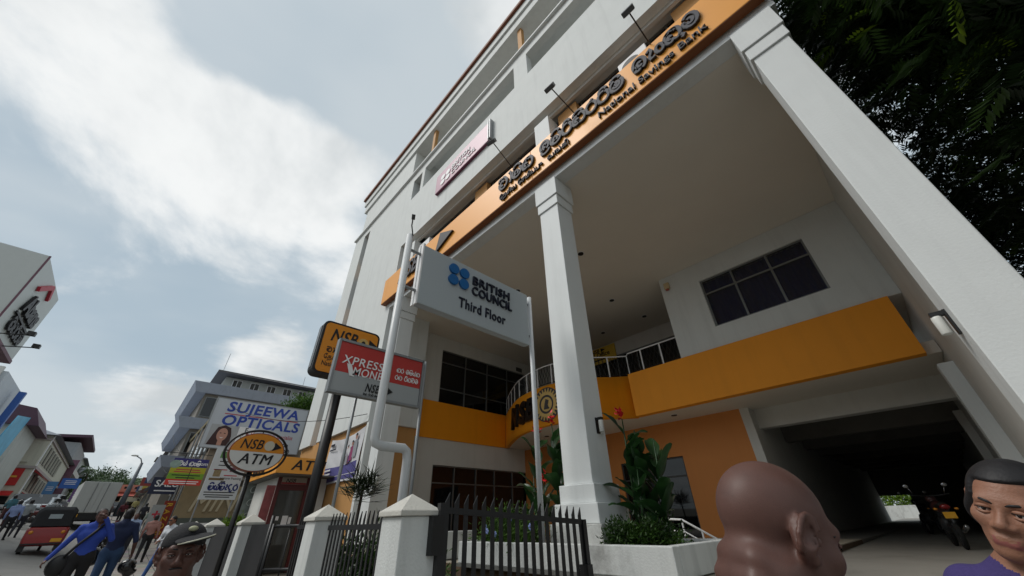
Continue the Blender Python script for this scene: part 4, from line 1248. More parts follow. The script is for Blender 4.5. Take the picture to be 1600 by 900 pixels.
text('E', BBD, pcx + .98, pcz + .35, -.01, .3, M_INK, .002, .02)
for k, (t_, s_) in enumerate((('F P', .2), ('T O Z', .16), ('L P E D', .12))): text(t_, BBD, pcx + .98, pcz + .12 - .17 * k, -.01, s_, M_INK, .002, .01)

# small signs along the shops
M_VIO = pbr('violet_sign', '#2f2b6e', .5, .06); M_YEL = pbr('yellow_green_sign', '#a9a51f', .5, .08, 2); M_GRN = pbr('green_sign', '#6f9a26', .5, .08); M_REDS = pbr('red_sign', '#c23325', .5, .06)
XC = -24.0
CS = thing('striped_sign', (XC, 1.8, 3.3), 'violet, yellow, green and red striped shop sign jutting over the pavement', 'sign', PI / 2)
for nm, mt, z0, z1 in (('top_stripe', M_VIO, .74, 1.1), ('yellow_stripe', M_YEL, .48, .738), ('green_stripe', M_GRN, .24, .478), ('red_stripe', M_REDS, .0, .238)):
    part(nm, mt, CS, lambda m: m.box(-.66, .66, 0, .08, z0, z1), world=False)
sinhala(['ja', 'n', 'sp', 'ka', 'ng', 'thi'], CS, -.45, .8, -.002, .2, M_WPRINT, w=.17, depth=.006, xs=.8)
text('.com', CS, .44, .9, -.006, .22, M_WPRINT, .003, .006)
for z0, wd, mt in ((.63, .9, M_REDP), (.54, 1.0, M_REDP), (.4, 1.05, M_INK), (.3, .7, M_INK), (.15, 1.1, M_WPRINT), (.07, 1.0, M_WPRINT)):
    part('print_line', mt, CS, lambda m: m.box(-wd / 2, wd / 2, -.004, -.001, z0 - .018, z0 + .018), world=False)
part('logo_patch', pbr('logo_pale', '#8da39a', .5, .4, 9), CS, lambda m: disc(m, -.55, .85, .2, .17, -.012, -.001, 10), world=False)
part('hanger', M_BLACK, CS, lambda m: (m.tube([(.1, -.01, 0), (.1, -.01, .8)], .012, 6), m.tube([(-1.0, .04, 1.32), (.7, .04, 1.3)], .016, 6), m.tube([(0, .04, 1.1), (0, .04, 1.31)], .012, 6)), world=False)
XFR = -20.0
FS = thing('framing_sign', (XFR, 2.75, .4), 'tall white picture-framing sign with Sinhala name and small pictures', 'sign', PI / 2)
part('sign_panel', pbr('sign_board_white', '#c3c8cb', .5, .04, 1), FS, lambda m: m.box(-.6, .62, 0, .06, 2.15, 4.02), world=False)
part('post', M_GALV, FS, lambda m: (m.tube([(-.55, .1, 0), (-.55, .1, 4.0)], .03, 6), m.tube([(.55, .1, 0), (.55, .1, 4.0)], .03, 6)), world=False)
sinhala(['mi', 'n', 'mi', 'ae', 'du', 'ra'], FS, -.42, 2.48, -.001, .24, pbr('navy_print', '#1d2a6a', .5), w=.22, depth=.006, xs=.78)
for z0, x0, x1, mt in ((2.4, -.5, .52, M_INK), (2.31, -.48, .5, M_INK), (2.24, -.4, .4, M_INK), (3.5, -.35, .4, M_INK), (3.36, -.35, .1, M_INK), (3.2, -.45, .0, M_REDP), (3.0, -.05, .4, M_REDP)):
    part('print_line', mt, FS, lambda m: m.box(x0, x1, -.005, -.001, z0 - .016, z0 + .016), world=False)
text('picture framing', FS, .22, 2.9, -.004, .12, M_INK, .002, .004)
for (x, z, w, h, c) in ((-.2, 3.75, .4, .24, '5d8a4e'), (-.3, 3.08, .24, .26, '8a7a5a'), (.2, 3.22, .2, .16, '7a4a5a'), (-.25, 2.86, .5, .08, '6d5a3a'), (.0, 2.76, .16, .08, '4a4a4a')):
    part('picture_patch', pbr('pic_' + c, '#' + c, .6, .5, 14), FS, lambda m: m.box(x - w / 2, x + w / 2, -.005, -.001, z - h / 2, z + h / 2), world=False)
MI = thing('carved_sign', (-25.1, 3.6, 1.5), 'weathered Mina name board with raised pale letters below the framing sign', 'sign', PI / 2)
part('sign_panel', pbr('brown_name_board', '#8a7c60', .8, .2, 3, dirt=.4), MI, lambda m: m.box(-1.6, 1.7, 0, .08, .55, 1.9), world=False)
part('lower_panel', pbr('grey_name_board', '#4f5650', .8, .2, 3), MI, lambda m: m.box(-1.6, 1.7, 0, .08, 0, .548), world=False)
text('MINA', MI, .1, 1.15, -.03, 1.15, pbr('pale_letter', '#b3a98f', .7), .03, .0, .25, .9)
part('print_line', M_WPRINT, MI, lambda m: m.box(-1.2, 1.2, -.01, -.001, .18, .34), world=False)
r = thing('mural_panel', (-21.6, 4.3, .5), 'grey painted panel with pale swirls beside the ATM kiosk', 'panel', PI / 2)
part('panel', pbr('swirl_panel', '#77807c', .7, .7, 4), r, lambda m: m.box(-.55, .45, 0, .06, .0, 3.0), world=False)
for k in range(5): part('swirl', pbr('swirl_pale', '#b7c0bb', .7), r, lambda m: m.tube([(-.05 + (.12 + .03 * k) * math.cos(t * .5) * (1 - t / 14), -.004, .5 + .5 * k + (.12 + .03 * k) * math.sin(t * .5) * (1 - t / 14)) for t in range(13)], .014, 4), world=False)
SL = thing('saloon_sign', (-33, 1.75, 3.9), 'dark blue shop sign reading Salu in white', 'sign', PI / 2)
part('sign_panel', pbr('sign_navy', '#1d2440', .5), SL, lambda m: m.box(-.75, .75, 0, .08, -.45, .45), world=False)
text('SALU', SL, 0, .1, -.005, .5, M_WPRINT, .004, .02)
part('print_line', M_WPRINT, SL, lambda m: m.box(-.5, .5, -.004, -.001, -.3, -.24), world=False)
VZ = thing('vertical_sign', (-27.5, 1.9, 1.25), 'tall narrow red and yellow vertical shop sign', 'sign', PI / 2)
part('sign_panel', pbr('sign_dark_red', '#8a2c18', .5), VZ, lambda m: m.box(-.22, .22, 0, .08, 0, 1.6), world=False)
for k, c in enumerate('RAZOR'): text(c, VZ, 0, 1.42 - .3 * k, -.005, .3, pbr('print_yellow', '#d6a92c', .5), .004, .02, rot=PI / 2)
CR = thing('clinic_sign', (-27.0, 1.5, .9), 'grey upright sign with red cross and blue rings', 'sign', PI / 2)
part('sign_panel', pbr('sign_pale_grey', '#9b9d9c', .6), CR, lambda m: m.box(-.25, .25, 0, .06, 0, 1.75), world=False)
part('cross', M_REDP, CR, lambda m: (m.box(-.04, .04, -.006, -.001, 1.2, 1.5), m.box(-.15, -.042, -.006, -.001, 1.31, 1.39), m.box(.042, .15, -.006, -.001, 1.31, 1.39)), world=False)
for z0 in (.85, .5): part('ring_mark', M_NAVY, CR, lambda m: m.tube([(.13 * math.cos(2 * PI * k / 20), -.004, z0 + .13 * math.sin(2 * PI * k / 20)) for k in range(21)], .03, 5, cap=False), world=False)

# balconied block behind the opticians
TB = thing('balconied_block', (-46, 6, 1.5), 'pale block with blue-white balcony bands and set-back top storey', 'building')
gz = 1.0
part('wall', M_SOFF, TB, lambda m: m.box(-54, -40, 2.0, 12, gz, 11.45))
for z0 in (5.6, 8.45, 11.3):
    part('balcony_band', M_BALC, TB, lambda m: m.hexa([(-54, 1.3, z0), (-39.7, 1.3, z0), (-39.7, 12 if z0 > 11 else 3.4, z0), (-54, 12 if z0 > 11 else 3.4, z0)], [(-54, .95, z0 + .75), (-39.3, .95, z0 + .75), (-39.3, 12 if z0 > 11 else 3.4, z0 + .75), (-54, 12 if z0 > 11 else 3.4, z0 + .75)]))
for z0 in (6.6, 9.45):
    for y0 in (2.15, 3.15, 4.3, 5.5, 6.7, 8):
        w = part('window', M_ALU, TB, lambda m: m.box(-40.0, -39.93, y0, y0 + .8, z0, z0 + 1.6))
        part('pane', M_GLASS, w, lambda m: m.box(-39.928, -39.9, y0 + .06, y0 + .74, z0 + .06, z0 + 1.54))
part('top_storey', M_PALE, TB, lambda m: m.box(-53, -41, 3.0, 12, 12.05, 13.25))
for y0 in (3.6, 5.0, 6.4, 7.8, 9.2):
    w = part('window', M_WPRINT, TB, lambda m: m.box(-41.0, -40.95, y0, y0 + .75, 12.4, 13.1))
    part('pane', M_GLASS, w, lambda m: (m.box(-40.95, -40.93, y0 + .06, y0 + .34, 12.46, 13.04), m.box(-40.95, -40.93, y0 + .4, y0 + .7, 12.46, 13.04)))
part('roof', pbr('roof_sheet_grey', '#5b5a5c', .7, .1), TB, lambda m: m.hexa([(-54, 2.2, 13.3), (-39.9, 2.2, 13.3), (-39.9, 12.5, 13.3), (-54, 12.5, 13.3)], [(-54, 2.2, 13.45), (-39.9, 2.2, 13.45), (-41, 12.5, 13.75), (-53, 12.5, 13.75)]))
part('aerial', M_GALV, TB, lambda m: (m.tube([(-41, 2.6, 13.4), (-41, 2.6, 15.4)], .02, 5), m.tube([(-41, 9.4, 13.5), (-41, 9.4, 14.6)], .02, 5)))

# run of shops down the street
shop_cols = ['#a89f86', '#9aa0a3', '#b0a99a', '#8f9aa8', '#a58f7a', '#b3b0a2', '#9c9484', '#a6a8a0']
lab = ['narrow tan shop house with shutters past the balconied block', 'grey shop house with awning down the street', 'cream shop house with two rows of windows down the street', 'blue-grey shop house with projecting sign down the street', 'brownish shop house with flat roof down the street', 'pale shop house far down the near pavement', 'small beige shop house far down the near pavement', 'last grey shop house at the street bend']
x1 = -55.0
for i in range(8):
    wd = 7 + (i * 37 % 5); x0 = x1 - wd; h = 5.6 + (i * 53 % 7) * .55; yf = 2.6 - .25 * (i % 3) + i * .1
    g = ground_z((x0 + x1) / 2, 2)
    r = thing('shop_house', ((x0 + x1) / 2, yf + 4, g), lab[i], 'building', group='shop houses down the street')
    mt = pbr('shop_paint_%d' % i, shop_cols[i], .85, .1, 1, .15, streak=.45)
    part('wall', mt, r, lambda m: m.box(x0 + .05, x1 - .05, yf, yf + 9, g - 1, g + h))
    part('roof', M_DCONC if i % 2 else M_BROWN, r, lambda m: m.box(x0, x1, yf - .5, yf + 9.1, g + h + .003, g + h + .18))
    part('shutter', M_SHUT, r, lambda m: m.box(x0 + .6, x1 - .6, yf - .05, yf - .003, g, g + 2.5))
    part('awning', pbr('awning_%d' % (i % 3), ['#5a5f66', '#7a4038', '#6a6a58'][i % 3], .7), r, lambda m: m.hexa([(x0 + .3, yf - 1.1, g + 2.55), (x1 - .3, yf - 1.1, g + 2.55), (x1 - .3, yf - .01, g + 2.95), (x0 + .3, yf - .01, g + 2.95)], [(x0 + .3, yf - 1.1, g + 2.6), (x1 - .3, yf - 1.1, g + 2.6), (x1 - .3, yf - .01, g + 3.0), (x0 + .3, yf - .01, g + 3.0)]))
    nwin = int(wd // 1.8)
    for k in range(nwin):
        xa = x0 + .6 + k * (wd - 1) / nwin
        w = part('window', M_ALUD, r, lambda m: m.box(xa, xa + 1.0, yf - .05, yf - .003, g + 3.5, g + 4.8))
        part('pane', M_GLASS, w, lambda m: m.box(xa + .08, xa + .92, yf - .06, yf - .052, g + 3.58, g + 4.72))
        w2 = part('window', M_ALUD, r, lambda m: m.box(x1 - .05, x1 - .0, yf + .8 + k * 1.7, yf + 1.7 + k * 1.7, g + 3.5, g + 4.8))
    part('projecting_sign', pbr('shop_sign_%d' % (i % 4), ['#b8b9b4', '#35466f', '#8f3a34', '#b8a54c'][i % 4], .5, .3, 5), r, lambda m: m.box(x1 - 1.1, x1 - 1.0, yf - 1.2, yf - .1, g + 3.2, g + 4.2))
    x1 = x0 - .3
# street lamp
g = ground_z(-62, .2)
r = thing('street_lamp', (-62, .2, g), 'tall tapering grey street lamp with single curved arm', 'street lamp')
part('pole', pbr('lamp_pole_grey', '#5a6068', .5, .1), r, lambda m: m.tube([(-62, .2, g), (-62, .25, g + 5.3)], [.3, .13], 10), smooth=True)
part('arm', M_GALV, r, lambda m: m.tube([(-62, .25, g + 5.25), (-62, .0, g + 5.7), (-62, -.45, g + 5.95)], .06, 6), smooth=True)
part('lamp_head', M_LAMPW, r, lambda m: m.ball((-62, -.65, g + 6.0), (.16, .34, .1)), smooth=True)

# ------------------------------------------------------------------ far end and hill
grid_sheet('hill', [-420, -340, -280, -230, -190, -165, -150, -135], [-140, -100, -70, -45, -25, -10, 5, 25, 60, 110], lambda x, y: 6.5 + max(0, (-x - 138)) * .1 + (3 * math.sin(x * .04) + 2 * math.sin(y * .07)) * min(1, max(0, -x - 140) / 40) - 2, pbr('hill_scrub', '#39472a', .9, .35, .08))
PB = thing('pink_building', (-128, -2, 6), 'salmon pink hillside building with pierced parapet and pale arcades', 'building')
g = 5.0
M_PINK = pbr('salmon_paint', '#c8806c', .8, .07, .6, streak=.25)
part('wall', M_PINK, PB, lambda m: m.box(-136, -128, -6.2, 2.2, g - 2, 10.0))
part('parapet', M_PINK, PB, lambda m: m.box(-127.9, -127.5, -6.4, 2.4, 9.2, 10.6))
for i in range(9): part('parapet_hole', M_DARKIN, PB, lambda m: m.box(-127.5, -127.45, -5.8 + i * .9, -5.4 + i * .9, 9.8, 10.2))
part('canopy', pbr('coral_canopy', '#d9796a', .6), PB, lambda m: m.hexa([(-128, -4.6, 8.5), (-126.3, -4.6, 8.3), (-126.3, 2.2, 8.3), (-128, 2.2, 8.5)], [(-128, -4.6, 8.9), (-126.3, -4.6, 8.4), (-126.3, 2.2, 8.4), (-128, 2.2, 8.9)]))
for z0 in (7.1, 5.4):
    part('balcony', M_CREAM, PB, lambda m: m.box(-127.98, -126.8, -4.4, 2.0, z0 - .5, z0 + .15))
    for i in range(5): part('pier', M_CREAM, PB, lambda m: m.box(-127.1, -126.8, -4.4 + i * 1.5, -4.05 + i * 1.5, z0 + .153, z0 + 1.15))
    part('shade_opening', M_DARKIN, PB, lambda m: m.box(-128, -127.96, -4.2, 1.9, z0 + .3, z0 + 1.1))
r = thing('yellow_house', (-112, .5, 5), 'small cream and yellow house front at the street bend', 'building')
part('wall', M_CREAM, r, lambda m: m.box(-118, -112, -.2, 2.5, 3, 7.4))
part('gate_arch', pbr('ochre_paint', '#b59a4a', .8), r, lambda m: m.box(-111.98, -111.8, -.1, .8, 4, 6.2))
part('window', M_GLASS, r, lambda m: m.box(-111.99, -111.9, 1.1, 2.0, 5.4, 6.6))

# ------------------------------------------------------------------ far side of the street
CB = thing('colonial_building', (-100, -14, 5), 'white colonial corner building with red shop banner, awnings and grey roof', 'building')
g = 5.0; M_COLW = pbr('colonial_white', '#bfbdae', .8, .06, .8, .1, streak=.3)
M_RBAN = pbr('shop_red', '#b3201f', .5, .06, 1); M_ROOFS = pbr('roof_sheet', '#6f7680', .6, .1, 2, streak=.3)
part('wall', M_COLW, CB, lambda m: m.box(-118, -82, -15, -10, g - 2, 13.0))
part('cornice', pbr('colonial_trim', '#a39a97', .8), CB, lambda m: (m.box(-118.2, -81.75, -15.2, -9.75, 8.9, 9.2), m.box(-118.2, -81.8, -15.2, -9.8, 12.4, 12.6)))
part('roof', M_ROOFS, CB, lambda m: m.hexa([(-118.8, -16, 13.003), (-81.2, -16, 13.003), (-81.2, -9.2, 13.003), (-118.8, -9.2, 13.003)], [(-116, -13.2, 14.2), (-84, -13.2, 14.2), (-84, -12.2, 14.2), (-116, -12.2, 14.2)]))
part('shop_banner', M_RBAN, CB, lambda m: m.box(-81.98, -81.85, -13.6, -10.6, 6.9, 8.85))
bt = thing('banner_lettering', (-81.8, -12.6, 7.9), 'gold wave mark and lettering on the red shop banner', 'lettering', PI / 2)
part('logo_mark', pbr('gold_print', '#d8a63a', .5), bt, lambda m: m.tube([(-.2 + .22 * math.cos(t * .5), 0, .22 * math.sin(t * .5)) for t in range(12)], .05, 5), world=False)
part('print_line', MATS['gold_print'], bt, lambda m: m.box(.2, 1.7, -.02, -.001, -.1, .1), world=False)
adopt(bt, CB)
for i in range(7):
    x0 = -84 - i * 3.3
    for z0, z1 in ((6.6, 8.5), (9.8, 12.0)):
        w = part('window', M_ALUD, CB, lambda m: m.box(x0 - 1.1, x0 + 1.1, -9.99, -9.94, z0, z1))
        part('pane', M_GLASS, w, lambda m: m.box(x0 - 1.0, x0 + 1.0, -9.938, -9.93, z0 + .1, z1 - .1))
        for k in (-.35, .35): part('mullion', M_COLW, w, lambda m: m.box(x0 + k - .1, x0 + k + .1, -9.93, -9.8, z0, z1))
part('side_panel', M_COLW, CB, lambda m: m.box(-81.99, -81.8, -14.6, -10.8, 9.6, 11.9))
for (x0, x1, z) in ((-90, -83, 8.85), (-104, -84.5, 6.35)):
    part('awning', M_RBAN, CB, lambda m: m.hexa([(x0, -9.95, z - .1), (x1, -9.95, z - .1), (x1, -8.9, z - .75), (x0, -8.9, z - .75)], [(x0, -9.95, z), (x1, -9.95, z), (x1, -8.9, z - .7), (x0, -8.9, z - .7)]))
part('awning', M_RBAN, CB, lambda m: m.hexa([(-81.98, -14.5, 6.2), (-81.98, -10.4, 6.2), (-80.9, -10.4, 5.7), (-80.9, -14.5, 5.7)], [(-81.98, -14.5, 6.3), (-81.98, -10.4, 6.3), (-80.9, -10.4, 5.8), (-80.9, -14.5, 5.8)]))
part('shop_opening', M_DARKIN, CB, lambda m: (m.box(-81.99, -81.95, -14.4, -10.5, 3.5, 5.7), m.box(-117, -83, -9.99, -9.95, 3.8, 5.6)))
part('drain_pipe', M_WPRINT, CB, lambda m: m.tube([(-82.2, -9.8, 13), (-82, -9.85, 12.4), (-82, -9.85, 5)], .07, 6))
r = thing('purple_building', (-126, -13, 6), 'tall building with plum roof edge and vertical lettering beyond colonial corner', 'building')
part('wall', pbr('grey_block', '#8f9294', .8, .08, 1, streak=.3), r, lambda m: m.box(-140, -118.5, -20, -10.2, 3, 17.2))
part('roof', pbr('plum_roof', '#4d3242', .6), r, lambda m: m.hexa([(-141, -20.5, 17.4), (-117.5, -20.5, 17.4), (-117.5, -9.0, 18.2), (-141, -9.0, 18.2)], [(-141, -20.5, 17.9), (-117.5, -20.5, 17.9), (-117.5, -9.0, 18.7), (-141, -9.0, 18.7)]))
part('vertical_sign', pbr('plum_sign', '#6a4656', .6, .4, 2), r, lambda m: m.box(-118.45, -118.2, -10.4, -8.9, 8.0, 14.0))
part('balcony', M_PALE, r, lambda m: m.box(-140, -119, -10.19, -9.2, 12.0, 12.9))
r = thing('far_block', (-150, -12, 8), 'pale block with grey hipped roof and water tank near the hill', 'building')
part('wall', M_PALE, r, lambda m: m.box(-160, -143, -20, -10.4, 4, 17.0))
part('roof', M_ROOFS, r, lambda m: m.hexa([(-161, -21, 17.003), (-142, -21, 17.003), (-142, -9.6, 17.003), (-161, -9.6, 17.003)], [(-156, -17, 18.8), (-147, -17, 18.8), (-147, -13, 18.8), (-156, -13, 18.8)]))
part('water_tank', M_GALV, r, lambda m: m.lathe((-146, -9.9, 13.2), [(.9, 0), (.95, .1), (.95, 1.8), (.6, 2.1)], 14), smooth=True)
for i in range(4): part('window', M_GLASS, r, lambda m: m.box(-142.99, -142.9, -19 + i * 2.2, -17.6 + i * 2.2, 13, 15))
for (az, d, z0, w, h, c, lb) in ((-94.1, 92, 8.0, 2.0, 1.35, '#2f62b0', 'bright blue hoarding over the street beyond the truck'), (-95.2, 98, 7.5, 1.2, 2.2, '#4f86b8', 'light blue hoarding beside the colonial block'), (-93.2, 80, 5.8, 1.2, 1.5, '#6a4a78', 'purple poster board above the truck'), (-93.9, 84, 5.0, 1.3, 1.1, '#c9cbc4', 'white notice board behind the tuk-tuk'), (-91.9, 88, 6.2, 1.1, 1.2, '#b9c4b8', 'pale signboard on a pole by the trees')):
    p = polar(az, d, z0); g = ground_z(p.x, p.y)
    r = thing('hoarding', (p.x, p.y, g), lb, 'sign')
    part('sign_panel', pbr('hoarding_' + c, c, .5, .12, 2), r, lambda m: m.box(p.x - .08, p.x, p.y - w / 2, p.y + w / 2, z0 - h / 2, z0 + h / 2))
    for k in range(3): part('print_line', M_WPRINT, r, lambda m: m.box(p.x + .001, p.x + .006, p.y - w * .3, p.y + w * .3, z0 - .1 + .22 * k - .04, z0 - .1 + .22 * k + .04))
    part('post', M_GALV, r, lambda m: m.tube([(p.x - .1, p.y, g), (p.x - .1, p.y, z0)], .07, 6))
# blue and white showroom, near left
SR = thing('showroom', (-58, -14, 3), 'white showroom with blue corner mast and light blue banner', 'building')
part('wall', pbr('showroom_white', '#b9c0c6', .6, .05, .7, streak=.15), SR, lambda m: m.box(-64, -54, -24, -11.6, 1, 14.0))
part('side_wall', M_GREYW, SR, lambda m: m.box(-53.99, -53.6, -24, -11.9, 1, 14.3))
M_BLUS = pbr('showroom_blue', '#2a57a0', .5, .08, 1); M_LBLU = pbr('banner_light_blue', '#5aa4c4', .6, .3, 1.2)
part('mast', M_BLUS, SR, lambda m: m.bar((-59, -11.3, 1), (-59, -10.9, 13.4), .5, .5))
part('banner', M_LBLU, SR, lambda m: m.hexa([(-67, -11.2, 6.0), (-60.5, -11.2, 6.0), (-60.5, -11.1, 6.0), (-67, -11.1, 6.0)], [(-70, -11.2, 13.0), (-64.5, -11.2, 12.2), (-64.5, -11.1, 12.2), (-70, -11.1, 13.0)]))
part('lower_banner', M_BLUS, SR, lambda m: m.box(-66, -58, -11.4, -11.25, 3.4, 6.8))
r = thing('dark_gable', (-74, -13, 4), 'plum gabled roof tip and blue banner between showroom and colonial block', 'building')
part('wall', M_PALE, r, lambda m: m.box(-80, -71, -18, -11.2, 2, 12.4))
part('roof', MATS['plum_roof'], r, lambda m: m.prism([(-18.5, 12.3), (-10.2, 12.3), (-11.2, 14.2), (-14, 14.6)], -80.5, -70.5, 'yz'))
# corner tower with rooftop logo board
LT = thing('logo_tower', (-28, -12, 0), 'tall corner tower with white rooftop board bearing dark script and red chevron', 'building')
part('wall', M_GREYW, LT, lambda m: m.box(-40, -30.5, -22, -9.8, 0, 10.4))
A4 = [onX(33, 372, -30), onX(48, 433, -30)]
part('board_box', pbr('tower_board_white', '#c2c8c6', .5, .04), LT, lambda m: m.box(-36.5, -30, -14, -8.05, 10.6, 15.0))
part('edge_trim', pbr('tower_plum', '#6d4a58', .6), LT, lambda m: (m.box(-36.5, -29.95, -14, -8.0, 10.4, 10.6), m.tube([(-30.02, -8.02, 10.6), (-30.02, -8.02, 15.0)], .05, 6)))
TL = thing('tower_lettering', (-33.3, -8.02, 12.6), 'dark script letters and red chevron on the tower board', 'lettering', PI)
text('Abans', TL, 0, .1, -.08, 1.5, M_SIDE, .07, .04, .2, .9)
sinhala(['ja', 'ka', 'ri', 'ka', 'va'], TL, -1.7, -1.5, -.01, .7, M_SIDE, w=.2, depth=.1)
part('rule', M_SIDE, TL, lambda m: m.box(-2, 1.8, -.1, -.01, -.72, -.6), world=False)
part('chevron', M_REDP, TL, lambda m: (m.bar((-1.6, -.06, 1.0), (.3, -.06, 2.0), .14, .28), m.bar((.3, -.06, 2.0), (1.0, -.06, 1.4), .14, .28)), world=False)
adopt(TL, LT)
for k in (0, 1):
    r = thing('board_floodlight', (-31 - 2.2 * k, -7.9, 10.5), ['small floodlight on an arm at the near end of the tower board', 'small floodlight on an arm below script of the tower board'][k], 'lamp', group='tower floodlights')
    x = -31 - 2.2 * k
    part('arm', M_BLACK, r, lambda m: m.tube([(x, -8, 10.5), (x, -6.9, 10.7)], .03, 6)); part('lamp_head', M_BLACK, r, lambda m: m.box(x - .15, x + .15, -7.0, -6.7, 10.7, 10.9))

# ------------------------------------------------------------------ building across the road behind the photographer (seen mirrored in the shop glass)
r = thing('opposite_building', (-6, -14, 0), 'cream shop terrace across the road, mirrored in the shopfront glass', 'building')
part('wall', M_CREAM, r, lambda m: m.box(-18, 8, -22, -13, 0, 7.2))
part('roof', M_BROWN, r, lambda m: m.hexa([(-18.5, -22.5, 7.203), (8.5, -22.5, 7.203), (8.5, -12.3, 7.203), (-18.5, -12.3, 7.203)], [(-18.5, -18, 8.8), (8.5, -18, 8.8), (8.5, -17, 8.8), (-18.5, -17, 8.8)]))
for i in range(8):
    x0 = -17 + i * 3.1
    part('window', M_GLASS, r, lambda m: m.box(x0, x0 + 1.6, -12.99, -12.93, 4.4, 6.2)); part('shutter', M_SHUT, r, lambda m: m.box(x0 - .3, x0 + 2.2, -12.99, -12.9, .1, 2.7))
part('awning', MATS['shop_red'], r, lambda m: m.hexa([(-17.5, -13, 3.1), (7.5, -13, 3.1), (7.5, -11.9, 2.7), (-17.5, -11.9, 2.7)], [(-17.5, -13, 3.2), (7.5, -13, 3.2), (7.5, -11.9, 2.75), (-17.5, -11.9, 2.75)]))

